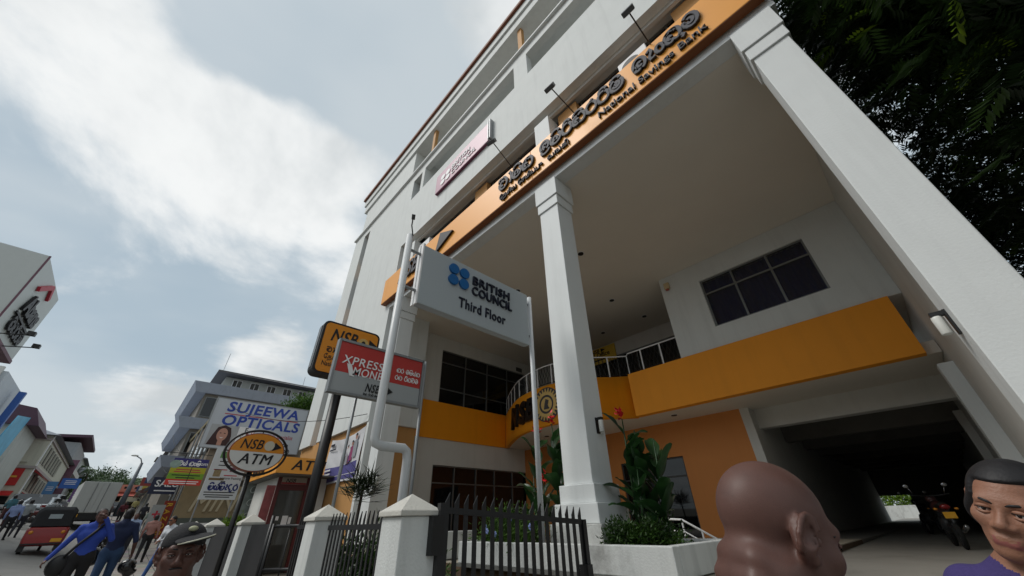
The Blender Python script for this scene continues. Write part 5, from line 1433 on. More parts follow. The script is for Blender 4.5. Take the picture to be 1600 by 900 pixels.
# ------------------------------------------------------------------ implicit bodies -> one continuous mesh
class SDF:
    """Smooth union of round cones and ellipsoids, polygonised with surface nets."""
    def __init__(s, res): s.res = res; s.P = []

    def cone(s, a, b, ra, rb=None, k=.03, mat=0, flat=None, neg=False):
        s.P.append(('c', np.array(a, float), np.array(b, float), ra, ra if rb is None else rb, k, mat, flat, neg)); return s

    def ell(s, c, r, k=.03, mat=0, rot=None, neg=False):
        s.P.append(('e', np.array(c, float), np.array(r, float), rot, None, k, mat, None, neg)); return s

    @staticmethod
    def _d(p, G):
        if p[0] == 'c':
            _, a, b, ra, rb, k, m, flat, neg = p
            Q = G - a; ab = b - a
            if flat is not None:
                f = np.array(flat[0], float); Q = Q + (flat[1] - 1) * (Q @ f)[..., None] * f; ab = ab + (flat[1] - 1) * (ab @ f) * f
            L2 = max(ab @ ab, 1e-12)
            t = np.clip((Q @ ab) / L2, 0, 1)
            return np.linalg.norm(Q - t[..., None] * ab, axis=-1) - (ra + (rb - ra) * t)
        _, c, r, rot, _, k, m, _, neg = p
        Q = G - c
        if rot is not None: Q = Q @ rot
        q = Q / r; n = np.linalg.norm(q, axis=-1); n2 = np.linalg.norm(q / r, axis=-1)
        return n * (n - 1) / np.maximum(n2, 1e-9)

    def bounds(s):
        lo = np.full(3, 1e9); hi = -lo
        for p in s.P:
            if p[8]: continue
            if p[0] == 'c':
                R = max(p[3], p[4]) * 1.25
                for q in (p[1], p[2]): lo = np.minimum(lo, q - R); hi = np.maximum(hi, q + R)
            else:
                R = max(p[2]); lo = np.minimum(lo, p[1] - R); hi = np.maximum(hi, p[1] + R)
        return lo - 3 * s.res, hi + 3 * s.res

    def mesh(s, name, mats, parent=None, cut=None):
        h = s.res; lo, hi = s.bounds()
        n = np.ceil((hi - lo) / h).astype(int) + 1
        D = np.full(n, .3, np.float32)
        ax = [lo[i] + h * np.arange(n[i]) for i in range(3)]
        for p in s.P:
            if p[0] == 'c':
                R = max(p[3], p[4]) * 1.3 + 3 * p[5] + 2 * h
                a = np.minimum(p[1], p[2]) - R; b = np.maximum(p[1], p[2]) + R
            else:
                R = max(p[2]) + 3 * p[5] + 2 * h; a, b = p[1] - R, p[1] + R
            i0 = np.maximum(((a - lo) / h).astype(int), 0); i1 = np.minimum(((b - lo) / h).astype(int) + 2, n)
            if (i1 <= i0).any(): continue
            G = np.stack(np.meshgrid(*[ax[i][i0[i]:i1[i]] for i in range(3)], indexing='ij'), -1)
            d = s._d(p, G); S = tuple(slice(i0[i], i1[i]) for i in range(3)); cur = D[S]; k = p[5]
            if p[8]:
                hh = np.clip(.5 - .5 * (cur + d) / k, 0, 1); D[S] = cur * (1 - hh) + (-d) * hh + k * hh * (1 - hh)
            else:
                hh = np.clip(.5 + .5 * (d - cur) / k, 0, 1); D[S] = d * (1 - hh) + cur * hh - k * hh * (1 - hh)
        if cut is not None:
            G = np.stack(np.meshgrid(*ax, indexing='ij'), -1); D = np.maximum(D, cut(G))
        neg = D < 0
        c = np.zeros(tuple(n - 1), np.int8)
        for dx in (0, 1):
            for dy in (0, 1):
                for dz in (0, 1): c += neg[dx:n[0] - 1 + dx, dy:n[1] - 1 + dy, dz:n[2] - 1 + dz]
        act = (c > 0) & (c < 8)
        idx = -np.ones(act.shape, np.int64); cells = np.argwhere(act); idx[act] = np.arange(len(cells))
        acc = np.zeros((len(cells), 3)); cnt = np.zeros(len(cells))
        C0 = cells
        corners = [(a, b, d) for a in (0, 1) for b in (0, 1) for d in (0, 1)]
        for A in corners:
            for ax_ in range(3):
                if A[ax_]: continue
                B = list(A); B[ax_] = 1
                va = D[C0[:, 0] + A[0], C0[:, 1] + A[1], C0[:, 2] + A[2]]; vb = D[C0[:, 0] + B[0], C0[:, 1] + B[1], C0[:, 2] + B[2]]
                m = (va < 0) != (vb < 0); t = np.where(m, va / np.where(m, va - vb, 1), 0)
                pt = np.array(A, float)[None] + t[:, None] * (np.array(B) - np.array(A))
                acc[m] += pt[m]; cnt[m] += 1
        V = lo + h * (cells + acc / np.maximum(cnt, 1)[:, None])
        F = []
        for ax_ in range(3):
            u, v = (ax_ + 1) % 3, (ax_ + 2) % 3
            sl0 = [slice(None)] * 3; sl1 = [slice(None)] * 3
            sl0[ax_] = slice(0, -1); sl1[ax_] = slice(1, None)
            a, b = neg[tuple(sl0)], neg[tuple(sl1)]
            e = np.argwhere(a != b)
            e = e[(e[:, u] > 0) & (e[:, v] > 0) & (e[:, u] < n[u] - 1) & (e[:, v] < n[v] - 1)]
            if not len(e): continue
            fl = a[tuple(e.T)]
            def I(du, dv):
                q = e.copy(); q[:, u] += du; q[:, v] += dv; return idx[tuple(q.T)]
            Q = np.stack([I(-1, -1), I(0, -1), I(0, 0), I(-1, 0)], 1)
            Q[~fl] = Q[~fl][:, ::-1]
            F.append(Q)
        F = np.concatenate(F); F = F[(F >= 0).all(1)]
        me = bpy.data.meshes.new(name)
        me.from_pydata(V.tolist(), [], F.tolist())
        ml = mats if isinstance(mats, (list, tuple)) else [mats]
        for m in ml: me.materials.append(m)
        if len(ml) > 1:
            ce = V[F].mean(1); best = np.full(len(ce), 1e9); mi = np.zeros(len(ce), np.int32)
            for p in s.P:
                if p[8]: continue
                d = s._d(p, ce) + (.0065 if p[6] == 2 and len(ml) == 6 else 0); w = d < best; best[w] = d[w]; mi[w] = p[6]
            me.polygons.foreach_set('material_index', mi)
        me.polygons.foreach_set('use_smooth', np.ones(len(me.polygons), bool))
        me.update()
        o = link(bpy.data.objects.new(name, me))
        if parent is not None: o.parent = parent
        WM[o.name] = WM[parent.name] if parent is not None else Matrix.Identity(4)
        return o


def skin_mat(name, c):
    m = pbr(name, c, .5, .13, 22, .12, spec=.4, bscale=160)
    b = m.node_tree.nodes['Principled BSDF']
    b.inputs['Subsurface Weight'].default_value = .12; b.inputs['Subsurface Radius'].default_value = (.012, .005, .003); b.inputs['Subsurface Scale'].default_value = .6
    return m


M_SKIN1 = skin_mat('skin_brown', '#6b4836'); M_SKIN2 = skin_mat('skin_dark', '#573b33'); M_SKIN3 = skin_mat('skin_tan', '#8d6450')
M_HAIR = pbr('black_hair', '#100d10', .62, .4, 60, .12, bscale=90); M_EYEW = pbr('eye_white', '#b5aaa4', .25, .03); M_IRIS = pbr('iris_dark', '#130d0b', .15)
M_LIP = pbr('lip', '#6e3f38', .45, .08, 30); M_LIP2 = pbr('lip_rose', '#87504a', .45, .08, 30)


def fabric(c): return pbr('cloth_' + c, '#' + c, .85, .14, 9, .35, bscale=120)


def add_head(S, c, R, sk=0, hairm=1, lipm=2, hair=True, fem=False):
    """Head of a person at c; R maps head axes (x right, y forward, z up) into the body frame."""
    T = lambda x, y, z: np.array(c) + R @ np.array((x, y, z))
    S.ell(T(0, -.012, .032), (.074, .094, .088), .02, sk, R)
    S.ell(T(0, .03, -.042), (.054, .058, .075) if fem else (.058, .06, .076), .035, sk, R)
    S.ell(T(0, .064, -.1), (.018, .018, .016) if fem else (.024, .02, .018), .03, sk, R)
    for s in (-1, 1):
        S.cone(T((.046 if fem else .054) * s, .005, -.04), T((.016 if fem else .024) * s, .055, -.098), .016, .014, .03, sk)
        S.ell(T(.042 * s, .058, -.022), (.022, .02, .02), .025, sk, R)
        a = rad(18) * s
        Re = R @ np.array(((math.cos(a), -math.sin(a), 0), (math.sin(a), math.cos(a), 0), (0, 0, 1)))
        S.ell(T(.077 * s, -.008, -.006), (.009, .021, .033), .008, sk, Re)
    S.cone(T(-.036, .07 if fem else .072, .022), T(.036, .07 if fem else .072, .022), .013, .013, .02, sk)
    S.cone(T(0, .082, .008), T(0, .099, -.028), .007 if fem else .0085, .0105 if fem else .0125, .012, sk)
    S.ell(T(0, .1, -.034), (.0115, .0115, .01) if fem else (.013, .012, .011), .008, sk, R)
    for s in (-1, 1):
        S.ell(T(.0145 * s, .09, -.038), (.009, .011, .008), .006, sk, R)
        S.ell(T(.032 * s, .098, -.001), (.019, .02, .0125), .014, sk, R, neg=True)
    S.cone(T(-.021, .078, -.064), T(.021, .078, -.064), .0085, .0085, .008, lipm)
    S.cone(T(-.017, .078, -.075), T(.017, .078, -.075), .0095, .0095, .008, lipm)
    S.ell(T(0, .085, -.065), (.012, .006, .005), .006, lipm, R)
    S.cone(T(0, -.028, -.06), T(0, -.04, -.19), .054, .058, .03, sk)
    if hair:
        S.ell(T(0, -.024, .042), (.08, .096, .09), .006, hairm, R)
        S.ell(T(0, -.06, -.01), (.07, .055, .07), .01, hairm, R)
    return T


def face_parts(root, T, R, skm, brow=True, lid=True, squint=.0, frown=.0):
    """Eyes, lids and brows as children; T maps head axes to the person's frame."""
    for s in (-1, 1):
        ec = T(.032 * s, .071, -.001)
        mb = MB(); mb.ball(ec, .0125, 14, 10); mb.build('eye', M_EYEW, root, smooth=True, world=False)
        ic = T(.031 * s, .0795, -.001)
        mb = MB(); mb.ball(ic, .0056, 10, 8); mb.build('iris', M_IRIS, root, smooth=True, world=False)
        if lid:
            mb = MB(); mb.tube([T(.032 * s + dx, .073 + .0105 * math.cos(dx / .015 * 1.1), .006 - .3 * abs(dx) ** 1.1 - squint) for dx in (-.017, -.010, -.004, .004, .010, .017)], [.002, .004, .005, .005, .004, .002], 8)
            mb.build('eyelid', skm, root, smooth=True, world=False)
            mb = MB(); mb.tube([T(.032 * s + dx, .072 + .0105 * math.cos(dx / .015 * 1.1), -.0095 + .2 * abs(dx)) for dx in (-.016, -.008, 0, .008, .016)], [.002, .0035, .004, .0035, .002], 8)
            mb.build('eyelid', skm, root, smooth=True, world=False)
            mb = MB(); mb.tube([T(.032 * s + dx, .0755 + .0105 * math.cos(dx / .015 * 1.1), .0025 - .3 * abs(dx) ** 1.1 - squint) for dx in (-.016, -.008, 0, .008, .016)], .0013, 5)
            mb.build('lash_line', M_HAIR, root, smooth=True, world=False)
        if brow:
            mb = MB(); mb.tube([T(s * x, y, z) for x, y, z in ((.010, .0865, .016), (.02, .087, .0205), (.034, .083, .0235), (.047, .072, .0195), (.054, .063, .0145))], [.0022, .0036, .0038, .003, .0012], 6)
            mb.build('eyebrow', M_HAIR, root, smooth=True, world=False)


def rotz(a): return np.array(((math.cos(a), -math.sin(a), 0), (math.sin(a), math.cos(a), 0), (0, 0, 1)))
def rotx(a): return np.array(((1, 0, 0), (0, math.cos(a), -math.sin(a)), (0, math.sin(a), math.cos(a))))
def roty(a): return np.array(((math.cos(a), 0, math.sin(a)), (0, 1, 0), (-math.sin(a), 0, math.cos(a))))


def hand(S, wr, d, out, sk, k=.006, curl=.5, sc=1.0):
    """Palm, four bent fingers and a thumb. d: forearm direction, out: palm's thumb side."""
    d = np.array(d, float); d /= np.linalg.norm(d)
    out = np.array(out, float); out -= d * (out @ d); out /= np.linalg.norm(out)
    nrm = np.cross(d, out)
    w = np.array(wr, float)
    S.cone(w, w + d * .05 * sc, .022 * sc, .02 * sc, .012, sk, flat=(nrm, 1.5))
    S.cone(w + d * .05 * sc - out * .022 * sc, w + d * .06 * sc + out * .022 * sc, .016 * sc, .016 * sc, .015, sk)
    for i, (o, L) in enumerate(((.030, .066), (.010, .076), (-.010, .072), (-.029, .056))):
        b = w + d * .07 * sc + out * o * sc
        m_ = b + (d * math.cos(curl * .5) - nrm * math.sin(curl * .5)) * L * .5 * sc
        e = m_ + (d * math.cos(curl * 1.5) - nrm * math.sin(curl * 1.5)) * L * .5 * sc
        S.cone(b, m_, .0092 * sc, .0088 * sc, k, sk); S.cone(m_, e, .0088 * sc, .0075 * sc, k, sk)
    b = w + d * .025 * sc + out * .024 * sc
    m_ = b + (d * .7 + out * .6 - nrm * .3) * .035 * sc; e = m_ + (d * .9 + out * .2 - nrm * .3) * .03 * sc
    S.cone(b, m_, .012 * sc, .0105 * sc, .01, sk); S.cone(m_, e, .0105 * sc, .008 * sc, k, sk)


def person(loc, face, label, h=1.7, cloth=('2f4a9a', '17171a'), skin=M_SKIN1, pose='stand', res=.02, sleeve='short', hair=True, group=None, female=False, head=(0, 0, 0), arms=None, lean=0.0, long_top=False, fingers=False, stride=.0, name='person', extra=None, near=False, shoes='0f0f11'):
    """Whole figure as one skin: local x right, y forward, z up, feet at 0. face: compass heading in degrees."""
    r = thing(name, loc, label, 'person', -rad(face), group)
    S = SDF(res); s = h / 1.7
    SK, HA, LI, SH, TR, SO = range(6)
    mats = [skin, M_HAIR, M_LIP, fabric(cloth[0]), fabric(cloth[1]), fabric(shoes)]
    P = lambda x, y, z: np.array((x * s, (y + lean * max(0, z - .9)) * s, z * s))
    hipw, shw = (.095, .165) if female else (.088, .19)
    # legs
    for sd in (-1, 1):
        st = stride * sd
        kn = P(hipw * sd, st * .5 + .03 * abs(stride), .5); an = P(.08 * sd, st - (.06 if st < 0 else 0), .085 + (.05 if st < 0 else 0))
        S.cone(P(hipw * sd, 0, .9), kn, .092 * s, .064 * s, .04, TR); S.cone(kn, an, .064 * s, .046 * s, .03, TR)
        S.cone(an + np.array((0, -.03, -.045)) * s, an + np.array((sd * .015, .15, -.055)) * s, .038 * s, .03 * s, .02, SO)
    # trunk
    S.cone(P(-.07, 0, .94), P(.07, 0, .94), .11 * s, None, .05, SH if long_top else TR, flat=((0, 1, 0), 1.15))
    S.cone(P(0, 0, 1.0), P(0, -.005, 1.2), (.115 if female else .135) * s, (.125 if female else .15) * s, .06, SH, flat=((0, 1, 0), 1.35))
    S.cone(P(-.09, -.01, 1.28), P(.09, -.01, 1.28), .118 * s, None, .06, SH, flat=((0, 1, 0), 1.15))
    S.cone(P(-shw, -.015, 1.4), P(shw, -.015, 1.4), .052 * s, None, .06, SH)
    S.cone(P(-.07, -.02, 1.42), P(.07, -.02, 1.42), .062 * s, None, .05, SH)
    if female: S.ell(P(-.07, .085, 1.24), np.array((.06, .05, .06)) * s, .04, SH); S.ell(P(.07, .085, 1.24), np.array((.06, .05, .06)) * s, .04, SH)
    if long_top: S.cone(P(0, 0, 1.0), P(0, 0, .82), .15 * s, .18 * s, .05, SH, flat=((0, 1, 0), 1.3))
    # collar
    S.cone(P(0, -.03, 1.43), P(0, -.02, 1.475), .07 * s, .064 * s, .015, SH)
    # arms: (elbow, wrist) per side
    A = arms or {}
    for sd, key in ((-1, 'L'), (1, 'R')):
        sh = P(shw * sd, -.015, 1.39)
        el, wr = A.get(key, ((.25 * sd, -.03, 1.12), (.26 * sd, .05, .88)))
        el, wr = P(*el), P(*wr)
        S.cone(sh, el, .056 * s, .043 * s, .03, SH)
        if sleeve == 'long': S.cone(el, wr, .043 * s, .034 * s, .02, SH)
        else:
            S.cone(sh + (el - sh) * .75, el, .042 * s, .041 * s, .01, SK); S.cone(el, wr, .041 * s, .027 * s, .02, SK)
        d = (wr - el); d = d / np.linalg.norm(d)
        if fingers: hand(S, wr, d, (-sd * .3, .9, .1) if abs(d[1]) < .7 else (-sd, 0, .3), SK, curl=.7, sc=s)
        else:
            S.cone(wr, wr + d * .075 * s, .028 * s, .03 * s, .015, SK, flat=((1, 0, 0), 1.4))
            for i in range(4): S.cone(wr + d * .08 * s + np.array((0, (.024 - .016 * i), 0)) * s, wr + d * (.155 - .012 * abs(i - 1)) * s + np.array((-sd * .02, (.024 - .016 * i), 0)) * s, .0095 * s, .008 * s, .006, SK)
            S.cone(wr + d * .03 * s, wr + d * .08 * s + np.array((-sd * .01, .045, 0)) * s, .012 * s, .009 * s, .008, SK)
    R = rotz(-rad(head[0])) @ rotx(rad(head[1])) @ roty(rad(head[2]))
    hc = P(0, .015, 1.588)
    T = add_head(S, hc, R, SK, HA, LI, hair)
    S.cone(P(0, -.03, 1.42), hc + np.array((0, -.025, -.08)), .058 * s, .052 * s, .03, SK)
    if extra: extra(S, P, T)
    o = S.mesh('body', mats, r)
    for p_ in ((1,),):
        if res < .015: face_parts(r, T, R, skin)
    return r, T, R, P


PEOPLE_NEAR_RES = .0045


def near_bust(loc, face, label, h, skin, shirt, head, builder=None, hair=False, lips=M_LIP, sleeve='short', trousers='23262e', fem=False):
    """Close figure: fine head and shoulders down to the shoes in one skin."""
    r = thing('person', loc, label, 'person', -rad(face))
    s = h / 1.7
    S = SDF(.005)
    P = lambda x, y, z: np.array((x, y, z)) * s
    R = rotz(-rad(head[0])) @ rotx(rad(head[1])) @ roty(rad(head[2]))
    hc = P(0, .015, 1.588)
    T = add_head(S, hc, R, 0, 1, 2, hair, fem)
    # ear hollows, neck creases
    for sd in (-1, 1):
        S.ell(T(.083 * sd, -.012, .0), (.008, .02, .033), .004, 0, R @ rotz(rad(-28 * sd)))
        S.ell(T(.0935 * sd, -.008, .004), (.009, .0125, .021), .004, 0, R @ rotz(rad(-28 * sd)), neg=True)
        S.tube_ = None
        hx = [T((.084 + .012 * max(0, math.sin(t))) * sd, -.010 - .021 * math.sin(t - .2), .002 + .032 * math.cos(t)) for t in [rad(a_) for a_ in (-70, -30, 0, 30, 60, 90, 120, 150)]]
        for q0, q1 in zip(hx[:-1], hx[1:]): S.cone(q0, q1, .0048, .0048, .003, 0)
        S.ell(T(.081 * sd, .004, -.030), (.006, .009, .011), .005, 0, R)
        S.ell(T(.080 * sd, .012, -.004), (.005, .006, .009), .004, 0, R)
        S.cone(T(.05 * sd, -.04, -.07), P(.03 * sd, .03, 1.435), .016, .012, .03, 0)
    S.cone(P(0, -.035, 1.40), hc + np.array((0, -.03, -.08)), .066 * s, .056 * s, .04, 0)
    if builder: builder(S, T, P, R)
    shw = .185
    SH, TR, SO = 3, 4, 5
    S.cone(P(-shw, -.02, 1.395), P(shw, -.02, 1.395), .056 * s, None, .05, SH)
    S.cone(P(-.08, -.03, 1.42), P(.08, -.03, 1.42), .05 * s, None, .05, SH)
    S.cone(P(-.09, -.01, 1.28), P(.09, -.01, 1.28), .125 * s, None, .06, SH, flat=((0, 1, 0), 1.15))
    S.cone(P(0, 0, .98), P(0, 0, 1.2), .135 * s, .145 * s, .06, SH, flat=((0, 1, 0), 1.3))
    S.cone(P(-.07, 0, .93), P(.07, 0, .93), .11 * s, None, .04, TR, flat=((0, 1, 0), 1.15))
    for sd in (-1, 1):
        S.cone(P(shw * sd, -.02, 1.385), P(.25 * sd, -.03, 1.12), .056 * s, .044 * s, .03, SH)
        S.cone(P(.243 * sd, -.025, 1.16), P(.26 * sd, .06, .88), .041 * s, .027 * s, .015, 0)
        hand(S, P(.26 * sd, .06, .88), (0, .1, -1), (0, 1, 0), 0, curl=.6, sc=s)
        S.cone(P(.088 * sd, 0, .9), P(.09 * sd, .01, .5), .092 * s, .064 * s, .03, TR); S.cone(P(.09 * sd, .01, .5), P(.09 * sd, 0, .09), .064 * s, .046 * s, .03, TR)
        S.cone(P(.09 * sd, -.03, .045), P(.1 * sd, .15, .035), .036 * s, .03 * s, .02, SO)
    o = S.mesh('body', [skin, M_HAIR, lips, fabric(shirt), fabric(trousers), fabric('141416')], r)
    return r, T, R, P, hc


def head_at(px, py, D):
    """Height of a figure whose head centre shows at a pixel, D metres away, and its foot point."""
    p = onD(px, py, D); return p.z / 1.588 * 1.7, (p.x, p.y, 0)


# bald man, seen from behind and to his right
hb, lb_ = head_at(1204, 833, .95)
def bald(S, T, P, R):
    S.cone(T(-.04, -.072, -.055), T(.04, -.072, -.055), .016, .016, .03, 0)     # folds at the nape
    S.cone(T(-.045, -.074, -.088), T(.045, -.074, -.088), .018, .018, .014, 0); S.cone(P(-.05, -.07, 1.44), P(.05, -.07, 1.44), .05, .05, .04, 0)
M_SKINB = pbr('bald_skin', '#5a3d35', .4, .2, 30, .05, spec=.45, bscale=420)
def stubble_skin(m):
    N, L = m.node_tree.nodes, m.node_tree.links
    b = N['Principled BSDF']
    tc = N.new('ShaderNodeTexCoord'); n1 = N.new('ShaderNodeTexNoise'); n1.inputs['Scale'].default_value = 900; n1.inputs['Detail'].default_value = 2
    n2 = N.new('ShaderNodeTexNoise'); n2.inputs['Scale'].default_value = 9; n2.inputs['Detail'].default_value = 5
    L.new(tc.outputs['Object'], n1.inputs['Vector']); L.new(tc.outputs['Object'], n2.inputs['Vector'])
    r1 = N.new('ShaderNodeMapRange'); r1.inputs['From Min'].default_value = .55; r1.inputs['From Max'].default_value = .75; r1.inputs['To Max'].default_value = .55
    L.new(n1.outputs['Fac'], r1.inputs['Value'])
    x = N.new('ShaderNodeMix'); x.data_type = 'RGBA'; src = b.inputs['Base Color'].links[0].from_socket
    ins = [i for i in x.inputs if i.type == 'RGBA']; L.new(r1.outputs[0], x.inputs['Factor']); L.new(src, ins[0]); ins[1].default_value = (.03, .02, .018, 1)
    L.new([o for o in x.outputs if o.type == 'RGBA'][0], b.inputs['Base Color'])
    r2 = N.new('ShaderNodeMapRange'); r2.inputs['From Min'].default_value = .3; r2.inputs['From Max'].default_value = .7; r2.inputs['To Min'].default_value = .44; r2.inputs['To Max'].default_value = .7
    L.new(n2.outputs['Fac'], r2.inputs['Value']); L.new(r2.outputs[0], b.inputs['Roughness'])


stubble_skin(M_SKINB)
r, T, R, P, hc = near_bust(lb_, 30, 'bald man in grey shirt seen from behind, nearest the driveway', hb, M_SKINB, '4a4d55', (8, -16, 4), bald)
face_parts(r, T, R, M_SKINB)

# woman with tied-back dark hair
hw, lw_ = head_at(1588, 797, 1.85)
def lady(S, T, P, R):
    S.cone(T(-.019, .083, -.0655), T(.019, .083, -.0655), .0062, .0062, .004, 2); S.cone(T(-.015, .0835, -.076), T(.015, .0835, -.076), .0072, .0072, .004, 2)
r, T, R, P, hc = near_bust(lw_, 192, 'frowning woman with dark tied-back hair in purple top', hw, M_SKIN3, '3a2f66', (10, -2, -20), lady, lips=M_LIP2, fem=True)
face_parts(r, T, R, M_SKIN3, squint=-.0015, frown=.006)
H = SDF(.005)
H.ell(T(0, -.018, .037), (.086, .105, .095), .004, 0, R); H.ell(T(0, -.012, -.015), (.098, .078, .072), .02, 0, R)
H.ell(T(0, -.075, -.0), (.07, .05, .07), .03, 0, R); H.ell(T(0, -.125, .0), (.042, .04, .042), .015, 0, R)
Tc = np.array(hc)
def hairline(G):
    q = (G - Tc) @ R
    x, y, z = q[..., 0], q[..., 1], q[..., 2]
    # keep what lies behind a curved hairline, parted slightly off-centre
    line = .073 - 12.0 * (np.abs(x - .006)) ** 2 + (z - .07) * .9
    side = np.where(z > -.06, .05 - .55 * np.abs(z - .03), -.02)
    line = np.where(z < .03, side, np.maximum(np.minimum(line, .082), .048))
    return (y - line)
H.mesh('hair', M_HAIR, r, cut=hairline)

# man in dark cap
hm, lm_ = head_at(281, 866, 2.75)
r, T, R, P, hc = near_bust(lm_, 90, 'man with thin moustache in dark cap with pale trim beside the fence', hm, M_SKIN2, '3c3f46', (6, 2, 2), None)
face_parts(r, T, R, M_SKIN2, squint=.001)
mb = MB(); mb.tube([T(x, .0905 - 6 * x * x, -.0525 - 4 * x * x) for x in (-.024, -.015, -.006, .006, .015, .024)], [.002, .0035, .0036, .0036, .0035, .002], 6); mb.build('moustache', M_HAIR, r, smooth=True, world=False)
Cc = SDF(.006)
Rc = R @ roty(rad(14)) @ rotz(rad(28)); Tc_ = lambda x, y, z: np.array(hc) + Rc @ np.array((x, y, z))
Cc.ell(T(0, -.02, .05), (.088, .107, .085), .01, 0, R)
Tc2 = np.array(hc); Rm = R
cap = Cc.mesh('cap', pbr('cap_black', '#1a1a1e', .85, .2, 20, .3, bscale=150), r, cut=lambda G: .034 - ((G - Tc2) @ Rm)[..., 2] + .12 * ((G - Tc2) @ Rm)[..., 1] * -1 * .4)
Bm = SDF(.005); Bm.ell(Tc_(0, .11, .05), (.078, .078, .012), .01, 0, Rc @ rotx(rad(-12)))
Bm.mesh('cap_brim', MATS['cap_black'], cap)
mb = MB(); mb.tube([Tc_(.0755 * math.sin(t), .108 + .078 * math.cos(t), .0385 + .012 * (1 - math.cos(t)) * .5) for t in [rad(a) for a in range(-85, 90, 10)]], .0032, 5); mb.build('cap_trim', pbr('cap_trim', '#b8b7a6', .7), cap, smooth=True, world=False)
mb = MB(); mb.ball(Tc_(.0, .087, .095), (.02, .012, .012), 10, 6); mb.build('cap_badge', pbr('cap_badge', '#a9a98a', .6), cap, smooth=True, world=False)

# ------------------------------------------------------------------ people along the street
def at(px, py, D): q = onD(px, py, D); return (q.x, q.y, ground_z(q.x, q.y) + (.13 if q.y > -.45 else .004))


def bag_strap(r, P, pts, mat, rr=.02):
    mb = MB(); mb.tube([tuple(P(*q)) for q in pts], rr, 6); mb.build('bag_strap', mat, r, smooth=True, world=False)


# man on the phone in blue shirt
l = at(143, 840, 11.6)
r, T, R, P = person(l, 97, 'man in blue shirt talking on phone with black shoulder bag', 1.7, ('2b46a0', '1c1b1d'), M_SKIN2, res=.0115, sleeve='long', fingers=True, head=(-12, 6, 14),
                    arms={'L': ((-.30, .02, 1.2), (-.10, .12, 1.53)), 'R': ((.33, -.02, 1.13), (.43, .06, .93))}, stride=.16)
M_BAG = pbr('black_bag', '#121214', .6, .2, 15)
bag_strap(r, P, ((-.12, .02, 1.475), (-.03, .135, 1.32), (.12, .14, 1.12), (.22, .09, .95)), M_BAG, .022)
b = thing('shoulder_bag', Vector(l) + Vector(WM[r.name].to_3x3() @ Vector((.25, .02, .72))), 'black shoulder bag hanging at hip of phone man', 'bag')
q = Vector(b.location); part('bag_body', M_BAG, b, lambda m: m.ball(q + Vector((0, 0, .1)), (.09, .16, .17), 12, 8), smooth=True)
ph = P(-.085, .075, 1.565); b = thing('phone', WM[r.name] @ Vector(ph), 'dark phone held to ear of man in blue shirt', 'phone')
q = Vector(b.location); part('case', M_BLACK, b, lambda m: m.box(q.x - .035, q.x + .035, q.y - .006, q.y + .006, q.z - .06, q.z + .06), bevel=.004)


def helmet(p, label):
    b = thing('helmet', p, label, 'helmet')
    S = SDF(.012); S.ell((0, 0, .13), (.13, .15, .13), .02, 0); S.cone((0, .09, .06), (0, .06, .02), .1, .09, .03, 0)
    S.ell((0, .15, .11), (.09, .06, .05), .02, 0, neg=True)
    o = S.mesh('shell', pbr('helmet_black', '#151517', .25, .1, coat=.4), b)
    mb = MB(); mb.ball((0, .1, .11), (.1, .05, .05), 12, 8); mb.build('visor', pbr('visor', '#26282c', .1), b, smooth=True, world=False)
    return b


# man in navy T-shirt, back to us, helmet in hand
l2 = at(183, 845, 12.6)
r, T, R, P = person(l2, -87, 'man in navy T-shirt and jeans walking away with helmet', 1.72, ('1b2746', '2c4668'), M_SKIN2, res=.0115, fingers=True, stride=.2, head=(5, 0, 0),
                    arms={'R': ((.3, -.05, 1.12), (.33, .06, .9)), 'L': ((-.33, -.02, 1.14), (-.3, .12, 1.0))})
w = WM[r.name] @ Vector(P(.34, .1, .55)); helmet(w, 'black motorcycle helmet dangling from navy-shirted man')
w = WM[r.name] @ Vector(P(-.3, .22, .78)); helmet(w, 'black motorcycle helmet between blue-shirted and navy-shirted men')
# woman in white top
l = at(243, 890, 17.5); l = (l[0], l[1], l[2])
r, T, R, P = person(l, 140, 'woman in loose white top and blue jeans with sunglasses', 1.62, ('c3c6cb', '2b4f86'), M_SKIN3, res=.016, sleeve='long', female=True, long_top=True, stride=.28, lean=.12,
                    arms={'L': ((-.22, .08, 1.12), (-.06, .26, 1.05)), 'R': ((.24, .02, 1.1), (.1, .24, 1.0))}, head=(0, -14, 0))
mb = MB(); mb.box(-.062 + T(0, 0, 0)[0], .062 + T(0, 0, 0)[0], T(0, .09, 0)[1], T(0, .1, 0)[1], T(0, 0, -.012)[2], T(0, 0, .018)[2]); mb.build('sunglasses', M_INK, r, world=False)
# man in pinkish shirt walking away
l = at(222, 862, 24)
person(l, -80, 'man in dusty pink shirt and dark trousers walking away', 1.66, ('9a7068', '17171a'), M_SKIN2, res=.018, sleeve='long', stride=.25)
